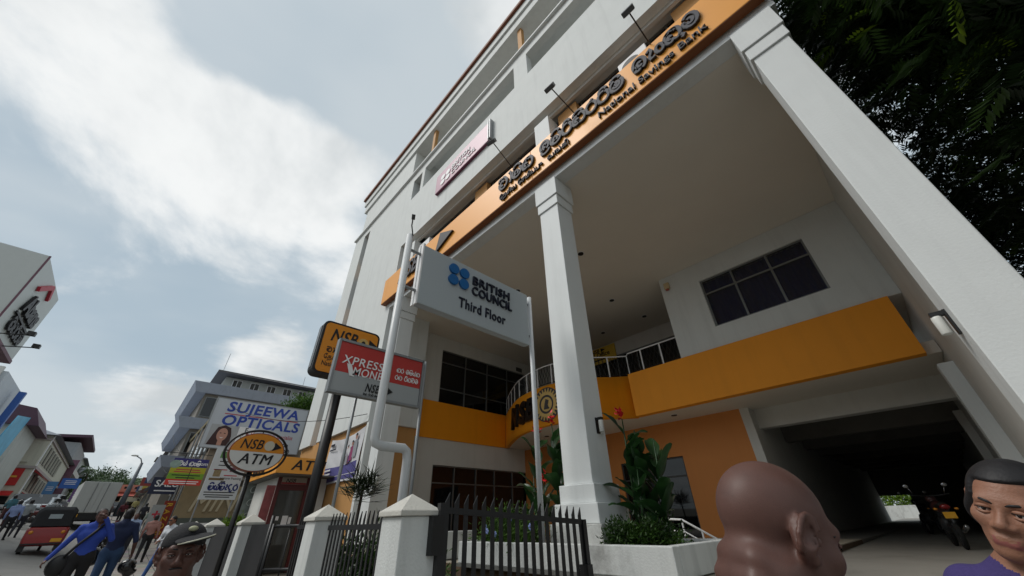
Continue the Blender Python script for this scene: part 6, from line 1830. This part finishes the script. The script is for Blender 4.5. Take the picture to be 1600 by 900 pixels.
# pairs and walkers
for (px, py, D, f, lb, h, cl, sk, st, sl) in (
        (24, 800, 33, -82, 'man in light blue shirt walking up the road', 1.68, ('7f8fb8', '1d1d22'), M_SKIN2, .22, 'long'),
        (40, 802, 34.5, -88, 'man in grey shirt walking beside man in light blue', 1.7, ('8b9092', '2a2a33'), M_SKIN2, .18, 'short'),
        (192, 830, 30, 80, 'person in white shirt and pale cap near parked motorcycles', 1.66, ('c2c5ca', '3b3f4a'), M_SKIN2, .1, 'short'),
        (205, 826, 24, 92, 'tall man in pale blue shirt facing the camera', 1.74, ('8ea0bf', '2a2d36'), M_SKIN2, .15, 'long'),
        (224, 834, 33, -85, 'man in grey-green shirt and plum cap', 1.68, ('7d8880', '2b2522'), M_SKIN2, .15, 'short'),
        (213, 826, 42, -95, 'distant pedestrian in dark top by shop signs', 1.66, ('33343c', '2a2a2c'), M_SKIN2, .2, 'short'),
        (180, 822, 46, 85, 'distant pedestrian in maroon top beside the truck', 1.64, ('6a3038', '2a2a2c'), M_SKIN2, .12, 'short'),
        (198, 818, 55, -90, 'distant pedestrian in yellowish shirt up the pavement', 1.66, ('a39a66', '33302c'), M_SKIN2, .2, 'short'),
        (10, 800, 40, -70, 'person in teal clothes among the parked motorcycles', 1.62, ('3d6a78', '4a2a2a'), M_SKIN2, .12, 'short')):
    l = at(px, py, D)
    person(l, f, lb, h, cl, sk, res=.024, sleeve=sl, stride=st)

# ------------------------------------------------------------------ foliage
def leaf_mesh(name, mat, parent, C, D, U, L, W, world=True, mats=None, mi=None, kink=.25, simple=False):
    """Many pointed leaves at once: centres C, directions D, up hints U, lengths L, widths W (arrays)."""
    n = len(C)
    D = D / np.linalg.norm(D, axis=1, keepdims=True)
    S = np.cross(D, U); S /= np.maximum(np.linalg.norm(S, axis=1, keepdims=True), 1e-6)
    N = np.cross(S, D)
    L = L[:, None]; W = W[:, None]
    b = C; m1 = C + D * L * .45 + S * W * .5 - N * W * kink; m2 = C + D * L * .45 - S * W * .5 - N * W * kink; mm = C + D * L * .5 + N * W * .1; t = C + D * L
    V = np.stack([b, m1, t, m2, mm], 1).reshape(-1, 3)
    i = np.arange(n)[:, None] * 5
    F = np.concatenate([i + np.array([[0, 1, 2]]), i + np.array([[0, 2, 3]])]) if simple else np.concatenate([i + np.array([[0, 1, 4]]), i + np.array([[1, 2, 4]]), i + np.array([[2, 3, 4]]), i + np.array([[3, 0, 4]])])
    if parent is not None and world:
        M = np.array(WM[parent.name].inverted()); V = V @ M[:3, :3].T + M[:3, 3]
    me = bpy.data.meshes.new(name)
    me.vertices.add(len(V)); me.vertices.foreach_set('co', V.ravel())
    me.loops.add(len(F) * 3); me.loops.foreach_set('vertex_index', F.ravel().astype(np.int32))
    me.polygons.add(len(F)); me.polygons.foreach_set('loop_start', np.arange(len(F), dtype=np.int32) * 3)
    ml = mats or [mat]
    for m in ml: me.materials.append(m)
    if mi is not None: me.polygons.foreach_set('material_index', np.tile(mi, 2 if simple else 4).astype(np.int32))
    me.update(calc_edges=True); me.validate()
    o = link(bpy.data.objects.new(name, me))
    if parent is not None: o.parent = parent; WM[o.name] = WM[parent.name]
    return o


def rnd_dir(n): d = RNG.normal(size=(n, 3)); return d / np.linalg.norm(d, axis=1, keepdims=True)


L_BIG = leaf_mat('tree_leaf', '#16240f', '#2f4519', .3, .4, .5); L_BIG2 = leaf_mat('tree_leaf_lit', '#4d6a1c', '#7c8a24', .5, .4, 1.0)  # second leaf material: sunlight on the foliage is put into its yellow-green
M_BARK = pbr('bark', '#3c3228', .9, .3, 6, .6, bscale=18)

# overhanging tree beyond the right-hand column
bt_ = (9.5, 9.5, 0)
BT = thing('overhanging_tree', bt_, 'large dark overhanging tree with drooping feathery leaves beside the bank', 'tree')
part('trunk', M_BARK, BT, lambda m: m.tube([(9.5, 9.5, -.2), (9.3, 9.4, 2.5), (8.8, 9.2, 5), (8.2, 9.2, 8)], [.5, .42, .36, .28], 12), smooth=True)
limbs = [[(8.8, 9.2, 5), (6.5, 8.6, 7), (4.4, 8.0, 8.6), (2.8, 7.6, 10.2)], [(8.2, 9.2, 8), (6.6, 9.5, 10), (4.6, 10, 12.4), (3, 10.6, 14)], [(8.6, 9.2, 6), (7, 7, 8), (5.6, 5.2, 10), (4.6, 4, 12)], [(8.2, 9.2, 8), (9, 8, 11), (9.5, 6.5, 14)], [(8.8, 9.2, 4.6), (7, 10.6, 5.6), (4.8, 11.8, 6.4), (3.4, 12.2, 7)], [(8.7, 9.2, 5.4), (6.4, 7.4, 5.8), (4.4, 6.6, 6.2)]]
for lb in limbs: part('limb', M_BARK, BT, lambda m: m.tube([tuple(v) for v in smooth_path(lb, 4)], [max(.04, .24 - .018 * k) for k in range(4 * (len(lb) - 1) + 1)], 8), smooth=True)
cl = []
for lb in limbs:
    sp_ = smooth_path(lb, 6)
    for p in sp_[5:]:
        for k in range(5): cl.append(np.array(p) + RNG.normal(0, 1, 3) * (.95, .95, .8))
for k in range(640):
    cl.append(np.array((2.2 + 9.5 * RNG.random() ** 1.3, RNG.uniform(3.5, 16), RNG.uniform(3.6, 17))))
cl = np.array(cl)
cl = cl[(cl[:, 0] > 2.35 + .0 * cl[:, 2])]
fr_c = []; fr_d = []
for c in cl:
    k = RNG.integers(15, 27)
    fr_c.append(c + RNG.normal(0, .48, (k, 3))); d = rnd_dir(k); d[:, 2] = d[:, 2] * .5 - .35; fr_d.append(d)
FC = np.concatenate(fr_c); FD = np.concatenate(fr_d); FD /= np.linalg.norm(FD, axis=1, keepdims=True)
ok = FC[:, 0] > 1.95; FC, FD = FC[ok], FD[ok]
nf = len(FC); nl = 7
up = np.tile((0, 0, 1.), (nf, 1)); sd_ = np.cross(FD, up); sd_ /= np.maximum(np.linalg.norm(sd_, axis=1, keepdims=True), 1e-6)
fl = RNG.uniform(.28, .5, nf)
lit = (RNG.random(nf) < .03 + .20 * (FC[:, 0] > 6.0) * (FC[:, 1] < 9)).astype(int)  # fronds coloured as if lit, mostly on the outer front side
Cs, Ds, Ls, Ws, Ms = [], [], [], [], []
for j in range(nl):
    t = (j + .6) / nl
    base = FC + FD * (fl * t)[:, None] - np.array((0, 0, 1)) * (fl * .35 * t * t)[:, None]
    for sgn in (-1, 1):
        Cs.append(base); Ds.append(FD * .55 + sd_ * sgn * .8 - up * .25); Ls.append(RNG.uniform(.17, .26, nf) * (1.15 - .5 * abs(t - .45))); Ws.append(np.full(nf, .05)); Ms.append(lit)
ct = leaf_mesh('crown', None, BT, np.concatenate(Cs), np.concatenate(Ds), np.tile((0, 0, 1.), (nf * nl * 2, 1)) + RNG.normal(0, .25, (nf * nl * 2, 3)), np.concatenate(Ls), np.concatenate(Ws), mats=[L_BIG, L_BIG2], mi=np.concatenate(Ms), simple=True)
ct['kind'] = 'stuff'
print('tree leaves', nf * nl * 2)


def bushy(name, label, cat, base, rx, ry, rz, n, L, W, mat, group=None, stem=True, flowers=None, shell=.35, zlift=.0):
    """Uneven leafy mound: clumps of leaves through the volume, stems below."""
    b = np.array(base, float)
    r = thing(name, base, label, cat, 0, group)
    k = max(8, n // 90)
    cc = rnd_dir(k) * RNG.uniform(.25, 1, (k, 1)) ** .5; cc[:, 2] = np.abs(cc[:, 2]) * 1.0
    ci = RNG.integers(0, k, n)
    P_ = cc[ci] + RNG.normal(0, .2, (n, 3)); P_[:, 2] = np.abs(P_[:, 2]) + zlift
    C = b + P_ * (rx, ry, rz)
    D = P_ / np.maximum(np.linalg.norm(P_, axis=1, keepdims=True), .1) + RNG.normal(0, .7, (n, 3)); D[:, 2] -= .1
    o = leaf_mesh('foliage', mat, r, C, D, np.tile((0, 0, 1.), (n, 1)) + RNG.normal(0, .3, (n, 3)), RNG.uniform(.7, 1.3, n) * L, RNG.uniform(.7, 1.2, n) * W)
    o['kind'] = 'stuff'
    if stem:
        mb = MB()
        for c in cc[:min(k, 14)]:
            e = b + c * (rx, ry, rz) * .8; mb.tube([tuple(b), tuple((b + e) / 2 + RNG.normal(0, .04, 3)), tuple(e)], [rz * .03, rz * .022, rz * .01], 5)
        mb.build('stems', M_BARK, r, smooth=True)
    if flowers:
        fm, fn, fr = flowers
        for q in range(fn):
            d = rnd_dir(1)[0]; d[1] = -abs(d[1]); d[2] = abs(d[2]) * .6 + .1
            p = b + d * (rx, ry, rz) * 1.05
            mb = MB()
            for a in range(5):
                t = 2 * PI * a / 5; mb.ball((p[0] + fr * .6 * math.cos(t), p[1] - .01, p[2] + fr * .6 * math.sin(t)), (fr * .5, fr * .2, fr * .5), 6, 4)
            mb.build('flower', fm, r, smooth=True)
    return r


L_HEDGE = leaf_mat('hedge_leaf', '#2c4a17', '#587a2c', .3, .45, 3); L_DK = leaf_mat('dark_shrub_leaf', '#1d3413', '#3d5c20', .3, .45, 3); L_LIME = leaf_mat('lime_leaf', '#55741f', '#86a336', .35, .45, 3)
M_FLB = pbr('blue_flower', '#8393c9', .6)
bushy('flowering_shrub', 'bushy green shrub with pale blue flowers in white planter', 'shrub', (-5.75, 5.35, 1.15), .75, .42, .62, 5200, .075, .03, L_HEDGE, flowers=(M_FLB, 8, .045))
bushy('hedge', 'clipped dark green hedge right of the central column', 'hedge', (-3.45, 5.9, 1.15), .5, .7, .36, 4600, .07, .032, L_DK)
bushy('low_plants', 'leafy low plants behind spiked fence beside white planter', 'plants', (-6.9, 4.2, .15), .9, .6, .85, 3000, .13, .05, L_HEDGE)
bushy('low_plants', 'dark leafy plants behind fence at foot of far column', 'plants', (-9.5, 4.0, .2), 1.3, .7, 1.1, 4200, .16, .05, L_DK)
bushy('low_plants', 'green plants behind the small side gate', 'plants', (-8.6, 3.4, .15), .7, .5, .8, 2200, .12, .045, L_DK)
bushy('roof_bush', 'rounded green bush growing on opticians roof behind billboard', 'bush', (-27.0, 6.9, 7.6), 1.2, 1.3, 1.25, 5600, .17, .08, L_HEDGE)
bushy('potted_plant', 'bright green plant beside the ATM kiosk', 'plant', (-19.3, 3.5, 1.4), .45, .4, .55, 900, .14, .05, L_LIME)
bushy('yard_hedge', 'sunlit green bushes over the yard wall beyond the passage', 'bush', (-3.5, 54, 1.8), 7, 1.2, 2.0, 5000, .3, .14, L_LIME)

# spiky dracaena by the far column
DR = thing('spiky_plant', (-12.2, 5.2, .4), 'dark spiky dracaena behind the white pipe', 'plant')
part('stem', M_BARK, DR, lambda m: m.tube([(-12.2, 5.2, .4), (-12.15, 5.2, 1.6), (-12.2, 5.25, 2.5)], [.06, .05, .04], 8), smooth=True)
n = 260; d = rnd_dir(n); d[:, 2] = np.abs(d[:, 2]) * .8 - .15
leaf_mesh('leaf_spray', leaf_mat('dracaena_leaf', '#15210f', '#2c3d1c', .2, .4, 3), DR, np.tile((-12.2, 5.25, 2.45), (n, 1)) + RNG.normal(0, .14, (n, 3)), d, np.tile((0, 0, 1.), (n, 1)), RNG.uniform(.45, .85, n), np.full(n, .045))['kind'] = 'stuff'

# canna lilies: each broad leaf a part
M_CAN = leaf_mat('canna_leaf', '#1a3218', '#2f5529', .3, .35, 2.2); M_CFL = pbr('canna_red', '#c3121c', .5, .15, 12)


def canna_leaf(L, W, droop):
    """Broad paddle with a folded midrib, growing along +x and drooping."""
    mb = MB(); n = 9; rows = []
    for i in range(n + 1):
        t = i / n; w = W * math.sin(PI * min(1, t * .93 + .05)) ** .75 * (1 - .25 * t)
        x = L * (t - .12 * droop * t * t); z = L * (.32 * t - .5 * droop * t * t)
        rows.append([(x, -w / 2, z + .16 * w + .02 * math.sin(9 * t)), (x, -w / 4, z + .04 * w), (x, 0, z - .03 * w), (x, w / 4, z + .04 * w), (x, w / 2, z + .16 * w - .02 * math.sin(8 * t))])
    mb.v = [p for r_ in rows for p in r_]
    mb.f = [(i * 5 + j, i * 5 + j + 1, (i + 1) * 5 + j + 1, (i + 1) * 5 + j) for i in range(n) for j in range(4)]; mb.mi = [0] * len(mb.f)
    me = bpy.data.meshes.new('leaf'); me.from_pydata(mb.v, [], mb.f); me.materials.append(M_CAN)
    me.polygons.foreach_set('use_smooth', [True] * len(me.polygons)); me.update()
    return me


CL = [canna_leaf(.62, .27, .5), canna_leaf(.75, .3, .9), canna_leaf(.55, .22, .25)]


def canna(base, label, stalks, seed):
    rg = random.Random(seed)
    r = thing('canna_lily', base, label, 'plant')
    for (dx, dy, h, fl) in stalks:
        p0 = Vector((base[0] + dx, base[1] + dy, base[2])); lean_ = Vector((rg.uniform(-.12, .12), rg.uniform(-.1, .1), 0))
        part('stalk', M_CAN, r, lambda m: m.tube([p0, p0 + lean_ * .5 + Vector((0, 0, h * .5)), p0 + lean_ + Vector((0, 0, h))], [.025, .02, .011], 7), smooth=True)
        nl_ = int(h / .2)
        for k in range(nl_):
            t = .2 + .72 * k / nl_; p = p0 + lean_ * t + Vector((0, 0, h * t))
            o = link(bpy.data.objects.new('leaf', CL[rg.randrange(3)])); o.parent = r; o.location = p - Vector(base)
            o.rotation_euler = (rg.uniform(-.25, .25), -rg.uniform(.35, .95), rg.uniform(0, 2 * PI)); s_ = rg.uniform(.75, 1.1); o.scale = (s_, s_, s_)
        if fl:
            tp = p0 + lean_ + Vector((0, 0, h + .05))
            k_ = 16
            cc_ = np.tile(np.array(tp), (k_, 1)) + RNG.normal(0, .03, (k_, 3)) + np.outer(np.linspace(-.05, .1, k_), (0, 0, 1)); dd_ = rnd_dir(k_); dd_[:, 2] = np.abs(dd_[:, 2])
            leaf_mesh('flower', M_CFL, r, cc_, dd_, np.tile((0, 0, 1.), (k_, 1)) + RNG.normal(0, .3, (k_, 3)), RNG.uniform(.09, .14, k_), RNG.uniform(.05, .08, k_))
    return r


canna((-6.0, 6.5, .95), 'tall canna lily with red flowers left of the central column', [(0, 0, 2.3, 1), (.3, .2, 1.9, 0), (-.3, .1, 1.5, 0), (.55, -.1, 2.4, 1), (.15, -.25, 1.3, 1), (.75, .2, 1.8, 0)], 3)
canna((-3.75, 6.35, 1.15), 'tall canna lily with red flower right of the central column', [(0, 0, 2.0, 1), (.2, .1, 1.75, 0), (-.1, .3, 1.5, 0), (.4, .2, 1.4, 0), (.2, -.2, 1.1, 0), (.5, 0, 1.55, 0)], 5)

# hillside trees and palms
L_HILL = leaf_mat('hill_leaf', '#223a1c', '#44602c', .2, .6, .12); L_HILL2 = leaf_mat('hill_leaf_light', '#3a5a20', '#6a8434', .2, .6, .12)


def far_tree(base, h, w, mat, label, n=2600):
    b = np.array(base, float); r = thing('hillside_tree', base, label, 'tree', 0, 'trees on the hill')
    part('trunk', M_BARK, r, lambda m: m.tube([base, (base[0] + .3, base[1], base[2] + h * .35), (base[0], base[1] + .3, base[2] + h * .7)], [h * .03, h * .022, h * .01], 7), smooth=True)
    k = 16; cc = rnd_dir(k) * RNG.uniform(.35, .95, (k, 1)); ci = RNG.integers(0, k, n)
    P_ = cc[ci] + RNG.normal(0, .17, (n, 3)); C = b + np.array((0, 0, h * .62)) + P_ * (w / 2, w / 2, h * .38)
    leaf_mesh('crown', mat, r, C, RNG.normal(0, 1, (n, 3)) + P_, np.tile((0, 0, 1.), (n, 1)) + RNG.normal(0, .4, (n, 3)), RNG.uniform(.5, 1.0, n) * h * .06, RNG.uniform(.5, 1.0, n) * h * .035)['kind'] = 'stuff'


lbs = ['broad dark tree on the hill behind the pink building', 'tall dark tree crowning the hill', 'rounded dark tree on the hill skyline', 'lighter green tree at foot of the hill', 'bushy light green tree beside the street bend', 'dark tree half behind the lamp post', 'low green tree in front of the pink building', 'dark spreading tree above the far block']
for i, (az, D, zt, w, mt) in enumerate(((-91.6, 165, 17.5, 11, L_HILL), (-92.4, 172, 19.0, 12, L_HILL), (-91.0, 178, 17.5, 10, L_HILL), (-92.6, 118, 10.2, 6, L_HILL2), (-92.0, 108, 8.6, 5, L_HILL2), (-90.3, 160, 14.5, 9, L_HILL), (-91.2, 116, 7.9, 4, L_HILL2), (-93.1, 150, 15.5, 10, L_HILL))):
    p = polar(az, D); g = 5.0 if D < 130 else 6.5
    far_tree((p.x, p.y, g), zt - g, w, mt, lbs[i])
L_PALM = leaf_mat('palm_leaf', '#2f4522', '#56703a', .25, .5, .3)
for i, (az, D, zt) in enumerate(((-93.9, 150, 16.0), (-93.3, 146, 15.0), (-92.0, 122, 10.8))):
    p = polar(az, D); g = 6.0
    r = thing('palm_tree', (p.x, p.y, g), ['tall palm left of the hillside trees', 'second palm of the pair left of hillside trees', 'lower palm before the dark hillside trees'][i], 'tree', 0, 'palms')
    part('trunk', M_BARK, r, lambda m: m.tube([(p.x, p.y, g), (p.x, p.y + .3, (g + zt) / 2), (p.x, p.y, zt)], [.22, .18, .14], 7), smooth=True)
    C, D_ = [], []
    for k in range(15):
        a = 2 * PI * k / 15 + .3; e = .5 * math.sin(k * 2.4)
        for t in range(16):
            q = t / 16; b = np.array((p.x, p.y, zt)) + np.array((math.cos(a), math.sin(a), e)) * 2.6 * q - np.array((0, 0, 2.0)) * q * q
            for sgn in (-1, 1): C.append(b); D_.append(np.array((math.cos(a) * .5 - math.sin(a) * sgn, math.sin(a) * .5 + math.cos(a) * sgn, -.5)))
    n = len(C); leaf_mesh('crown', L_PALM, r, np.array(C), np.array(D_), np.tile((0, 0, 1.), (n, 1)), np.full(n, .8), np.full(n, .14))['kind'] = 'stuff'

# ------------------------------------------------------------------ vehicles
M_TYRE = pbr('tyre', '#141414', .85, .2, 10); M_CHROME = pbr('chrome', '#a5a7aa', .2, .05, metal=.9)
M_PLATE = pbr('yellow_plate', '#d39a1e', .5); M_TAIL = pbr('tail_lamp_red', '#7c0f12', .2, .1); M_AMB = pbr('amber_lamp', '#c8801e', .25)


def wheel(root, c, r, w, axis, name='wheel'):
    o = part(name, M_TYRE, root, lambda m: m.lathe(c, [(r * .62, -w / 2), (r * .94, -w / 2), (r, -w * .3), (r, w * .3), (r * .94, w / 2), (r * .62, w / 2)], 20, axis), smooth=False)
    part('rim', M_GALV, o, lambda m: m.lathe(c, [(r * .6, -w * .35), (r * .6, w * .35)], 16, axis))
    return o


def place(px, py, D): q = onD(px, py, D); return Vector((q.x, q.y, ground_z(q.x, q.y) + .004))


# three-wheeler seen from behind, heading up the street (-X)
p = place(84, 815, 29)
TK = thing('auto_rickshaw', p, 'red three-wheeled taxi with black hood seen from behind', 'auto rickshaw', PI / 2 + rad(3))
M_RBODY = pbr('tuk_red', '#8d1c1c', .3, .08, 3, coat=.4); M_HOOD = pbr('black_canvas', '#1b1c20', .75, .15, 8, .2)
wl_ = lambda fn: dict(world=False)
S = SDF(.03)
def tk(name, mat, fn, **k): return part(name, mat, TK, fn, world=False, **k)
# local: x right, y forward, z up
def loft(m, secs):
    """secs: list of (y, [(x,z)...]) rings joined into a closed body."""
    n = len(secs[0][1]); b = len(m.v)
    m.add([(x, y, z) for y, ring in secs for x, z in ring], [(i * n + k, i * n + (k + 1) % n, (i + 1) * n + (k + 1) % n, (i + 1) * n + k) for i in range(len(secs) - 1) for k in range(n)] + [tuple(range(n))[::-1], tuple((len(secs) - 1) * n + k for k in range(n))])
def ring(w0, w1, z0, z1, r_=.08): return [(-w0 / 2, z0), (w0 / 2, z0), (w1 / 2, z0 + (z1 - z0) * .35), (w1 / 2, z1 - r_), (w1 / 2 - r_, z1), (-w1 / 2 + r_, z1), (-w1 / 2, z1 - r_), (-w1 / 2, z0 + (z1 - z0) * .35)]
tk('body', M_RBODY, lambda m: (loft(m, [(-1.05, ring(1.1, 1.22, .35, .95)), (-.9, ring(1.2, 1.3, .28, .98)), (.1, ring(1.2, 1.3, .28, .95)), (.3, ring(1.15, 1.25, .28, .5)), (.9, ring(.9, .95, .3, .55)), (1.3, ring(.45, .5, .35, 1.0))])), smooth=False, bevel=.03)
tk('hood', M_HOOD, lambda m: loft(m, [(-1.03, ring(1.2, 1.12, .98, 1.62, .12)), (-.9, ring(1.3, 1.24, .98, 1.74, .14)), (.2, ring(1.3, 1.24, 1.25, 1.78, .14)), (.95, ring(1.15, 1.1, 1.45, 1.72, .1))]), bevel=.03)
tk('rear_window', pbr('plastic_window', '#8d979c', .2), lambda m: m.box(-.2, .2, -1.05, -1.035, 1.28, 1.45))
tk('number_plate', M_PLATE, lambda m: m.box(.22, .55, -1.075, -1.055, .42, .55))
for s_ in (-1, 1):
    tk('tail_lamp', M_AMB, lambda m: m.ball((s_ * .48, -1.06, .78), (.07, .03, .07), 8, 6), smooth=True)
    o = part('wheel', M_TYRE, TK, lambda m: m.lathe((s_ * .52, -.6, .22), [(.12, -.06), (.21, -.06), (.22, 0), (.21, .06), (.12, .06)], 16, 'x'), world=False)
tk('bumper', M_BLACK, lambda m: m.bar((-.6, -1.1, .36), (.6, -1.1, .36), .05, .05))
tk('wheel', M_TYRE, lambda m: m.lathe((0, 1.2, .22), [(.12, -.05), (.21, -.05), (.22, 0), (.21, .05), (.12, .05)], 16, 'x'))
for s_ in (-1, 1): tk('mudflap', M_BLACK, lambda m: m.box(s_ * .42, s_ * .62, -.95, -.93, .1, .4))

# box truck further on
p = place(128, 812, 44)
TR = thing('box_truck', p, 'white box truck ahead of the red three-wheeler', 'truck', PI / 2 + rad(6))
M_TRW = pbr('truck_white', '#b4b6b3', .5, .05, 1, streak=.3)
def tp(name, mat, fn, **k): return part(name, mat, TR, fn, world=False, **k)
tp('cargo_box', M_TRW, lambda m: m.box(-1.0, 1.0, -2.4, 2.0, .85, 2.75), bevel=.02)
for s_ in (-1, 1):
    tp('door', M_TRW, lambda m: m.box(s_ * .02, s_ * .96, -2.43, -2.403, .9, 2.7)); tp('door_bar', M_GALV, lambda m: m.tube([(s_ * .3, -2.46, .9), (s_ * .3, -2.46, 2.7)], .02, 6))
    tp('tail_lamp', M_TAIL, lambda m: m.box(s_ * .75, s_ * .95, -2.42, -2.35, .55, .68))
    for y in (-1.3, 2.6): tp('wheel', M_TYRE, lambda m: m.lathe((s_ * .82, y, .38), [(.2, -.12), (.36, -.12), (.38, 0), (.36, .12), (.2, .12)], 18, 'x'))
tp('cab', pbr('cab_blue_grey', '#5a6470', .4), lambda m: loft(m, [(2.05, ring(1.85, 1.9, .5, 2.2)), (3.0, ring(1.85, 1.88, .5, 2.15)), (3.5, ring(1.8, 1.82, .5, 1.4))]), bevel=.03)
tp('chassis', M_BLACK, lambda m: m.box(-.8, .8, -2.35, 3.2, .45, .845))
tp('number_plate', M_PLATE, lambda m: m.box(-.9, -.5, -2.45, -2.41, .6, .78))


def car(p, rz, col, label):
    r = thing('parked_car', p, label, 'car', rz, 'cars parked across the road')
    prof = [(-2.05, .35), (-2.1, .75), (-1.95, .92), (-1.35, 1.0), (-.75, 1.42), (.45, 1.45), (1.05, 1.0), (1.85, .88), (2.05, .65), (2.05, .35)]
    def body(m):
        n = len(prof); rows = []
        for x, k in ((-.82, .9), (-.74, 1), (.74, 1), (.82, .9)): rows.append([(x * (1 if z < 1.1 else .82), y * (.98 if abs(x) > .8 else 1), .35 + (z - .35) * (1 if abs(x) < .8 else .96)) for y, z in prof])
        m.add([v for rr in rows for v in rr], [(i * n + k, i * n + (k + 1) % n, (i + 1) * n + (k + 1) % n, (i + 1) * n + k) for i in range(3) for k in range(n)] + [tuple(range(n))[::-1], tuple(3 * n + k for k in range(n))])
    part('body', pbr('car_' + col, '#' + col, .3, .05, coat=.5), r, body, world=False, bevel=.05)
    for s_ in (-1, 1):
        part('side_glass', M_GLASS, r, lambda m: m.prism([(-1.2, 1.02), (-.72, 1.36), (.4, 1.38), (.92, 1.02)], s_ * .78, s_ * .70, 'yz'), world=False)
        for y in (-1.3, 1.3): part('wheel', M_TYRE, r, lambda m: m.lathe((s_ * .74, y, .31), [(.18, -.1), (.3, -.1), (.31, 0), (.3, .1), (.18, .1)], 18, 'x'), world=False)
        part('tail_lamp', M_TAIL, r, lambda m: m.box(s_ * .5, s_ * .76, -2.1, -2.0, .74, .88), world=False)
    part('rear_glass', M_GLASS, r, lambda m: m.add([(-.6, -1.38, 1.02), (.6, -1.38, 1.02), (.52, -.82, 1.42), (-.52, -.82, 1.42)], [(0, 1, 2, 3)]), world=False)
    part('windscreen', M_GLASS, r, lambda m: m.add([(-.6, 1.08, 1.02), (.6, 1.08, 1.02), (.52, .5, 1.45), (-.52, .5, 1.45)], [(0, 1, 2, 3)]), world=False)
    return r


for (px, py, D, c, lb, a) in ((58, 803, 47, '9aa2a8', 'silver parked car behind the walking pair', 80), (66, 803, 55, '7f8890', 'grey parked car beyond the silver one', 80), (30, 800, 50, '33363c', 'dark parked car beside the showroom', 95), (150, 812, 62, '4a2a2c', 'maroon car ahead of the truck', 88), (166, 812, 70, '20242c', 'dark car far up the road', 90)):
    q = place(px, py, D); car(q, rad(a), c, lb)


def motorbike(p, rz, label, col, group=None, plate=True):
    r = thing('motorcycle', p, label, 'motorcycle', rz, group)
    m_ = lambda name, mat, fn, **k: part(name, mat, r, fn, world=False, **k)
    for y in (-.62, .62):
        o = m_('wheel', M_TYRE, lambda m: m.tube([(0, y + .27 * math.cos(2 * PI * k / 20), .31 + .27 * math.sin(2 * PI * k / 20)) for k in range(21)], .045, 8, cap=False), smooth=True)
        m_('spokes', M_GALV, lambda m: [m.tube([(0, y, .31), (0, y + .25 * math.cos(k * PI / 4), .31 + .25 * math.sin(k * PI / 4))], .006, 4) for k in range(8)])
    pm = pbr('bike_' + col, '#' + col, .3, .08, coat=.4)
    S = SDF(.02)
    S.ell((0, .18, .82), (.13, .26, .12), .03, 0); S.cone((0, -.1, .8), (0, -.62, .84), .1, .09, .04, 1, flat=((0, 0, 1), 1.5)); S.cone((0, -.3, .72), (0, -.8, .78), .085, .06, .04, 0)
    S.ell((0, .1, .45), (.14, .2, .17), .03, 2); S.cone((0, .5, .9), (0, .62, .31), .05, .04, .02, 2); S.cone((0, -.05, .45), (0, -.62, .31), .045, .035, .02, 2); S.ell((0, .62, .98), (.1, .08, .1), .02, 0)
    S.cone((0, -.78, .72), (0, -.88, .5), .05, .03, .02, 2)
    S.mesh('frame', [pm, M_BLACK, pbr('engine_grey', '#3a3c3e', .45, .2, 12, metal=.5)], r)
    m_('handlebar', M_BLACK, lambda m: m.tube([(-.36, .38, 1.08), (-.15, .5, 1.05), (.15, .5, 1.05), (.36, .38, 1.08)], .016, 6), smooth=True)
    m_('tail_lamp', M_TAIL, lambda m: m.ball((0, -.86, .8), (.09, .04, .05), 8, 6), smooth=True)
    for s_ in (-1, 1):
        m_('indicator', M_AMB, lambda m: m.ball((s_ * .17, -.8, .76), (.04, .03, .025), 6, 5), smooth=True)
        m_('mirror', M_CHROME, lambda m: (m.tube([(s_ * .28, .42, 1.08), (s_ * .34, .4, 1.25)], .008, 5), m.ball((s_ * .36, .4, 1.28), (.06, .012, .045), 8, 5)), smooth=True)
    m_('exhaust', M_CHROME, lambda m: m.tube([(.14, .2, .3), (.15, -.3, .32), (.16, -.8, .42)], [.03, .04, .045], 8), smooth=True)
    if plate: m_('number_plate', M_PLATE, lambda m: m.box(-.1, .1, -.905, -.895, .58, .7))
    return r


q = onD(1506, 860, 14.5); motorbike((q.x, q.y, drive_z(q.y)), rad(8), 'red-tailed motorcycle parked in the dark passage', '3d1216')
q = onD(1476, 850, 21); motorbike((q.x, q.y, drive_z(q.y)), rad(20), 'dark motorcycle standing deeper in the passage', '18191c', plate=False)
lb = ['motorcycle with red tank parked at kerb behind the walking pair', 'black motorcycle parked at kerb behind the walking pair', 'blue motorcycle in the parked row across the road', 'dark motorcycle at the far end of the parked row', 'motorcycle with white panels in the parked row', 'motorcycle parked beside the teal-clothed person', 'motorcycle parked beside near pavement ahead of the walkers', 'red motorcycle parked further along the near pavement']
for i, (px, py, D, a, c) in enumerate(((47, 806, 40, 30, '5a1a1c'), (54, 808, 41, 20, '1a1b1e'), (60, 808, 43, 25, '26365a'), (66, 810, 45, 15, '26272a'), (12, 803, 42, 35, 'a9abad'), (2, 802, 41, 25, '2a2a2e'), (172, 822, 30, 80, '22242a'), (178, 822, 36, 85, '6a2020'))):
    q = place(px, py, D); motorbike(q, rad(a), lb[i], c, 'motorcycles parked along the road')

# overhead cables
r = thing('overhead_cable', (-27, 1.9, 7), 'thin black cables strung along the shop fronts', 'cable')
for k, (a, b, sag) in enumerate((((-25.3, 2.2, 5.3), (-41, 1.2, 8.0), .8), ((-25.3, 2.25, 4.9), (-41, 1.3, 6.0), .9), ((-39.5, 2.2, 5.2), (-62, .25, 6.2), 1.2), ((-14.7, 5.95, 5.3), (-25.2, 2.6, 7.2), .5))):
    part('cable', M_BLACK, r, lambda m: m.tube([tuple(Vector(a).lerp(Vector(b), t / 12) - Vector((0, 0, sag * 4 * (t / 12) * (1 - t / 12)))) for t in range(13)], .014, 5))
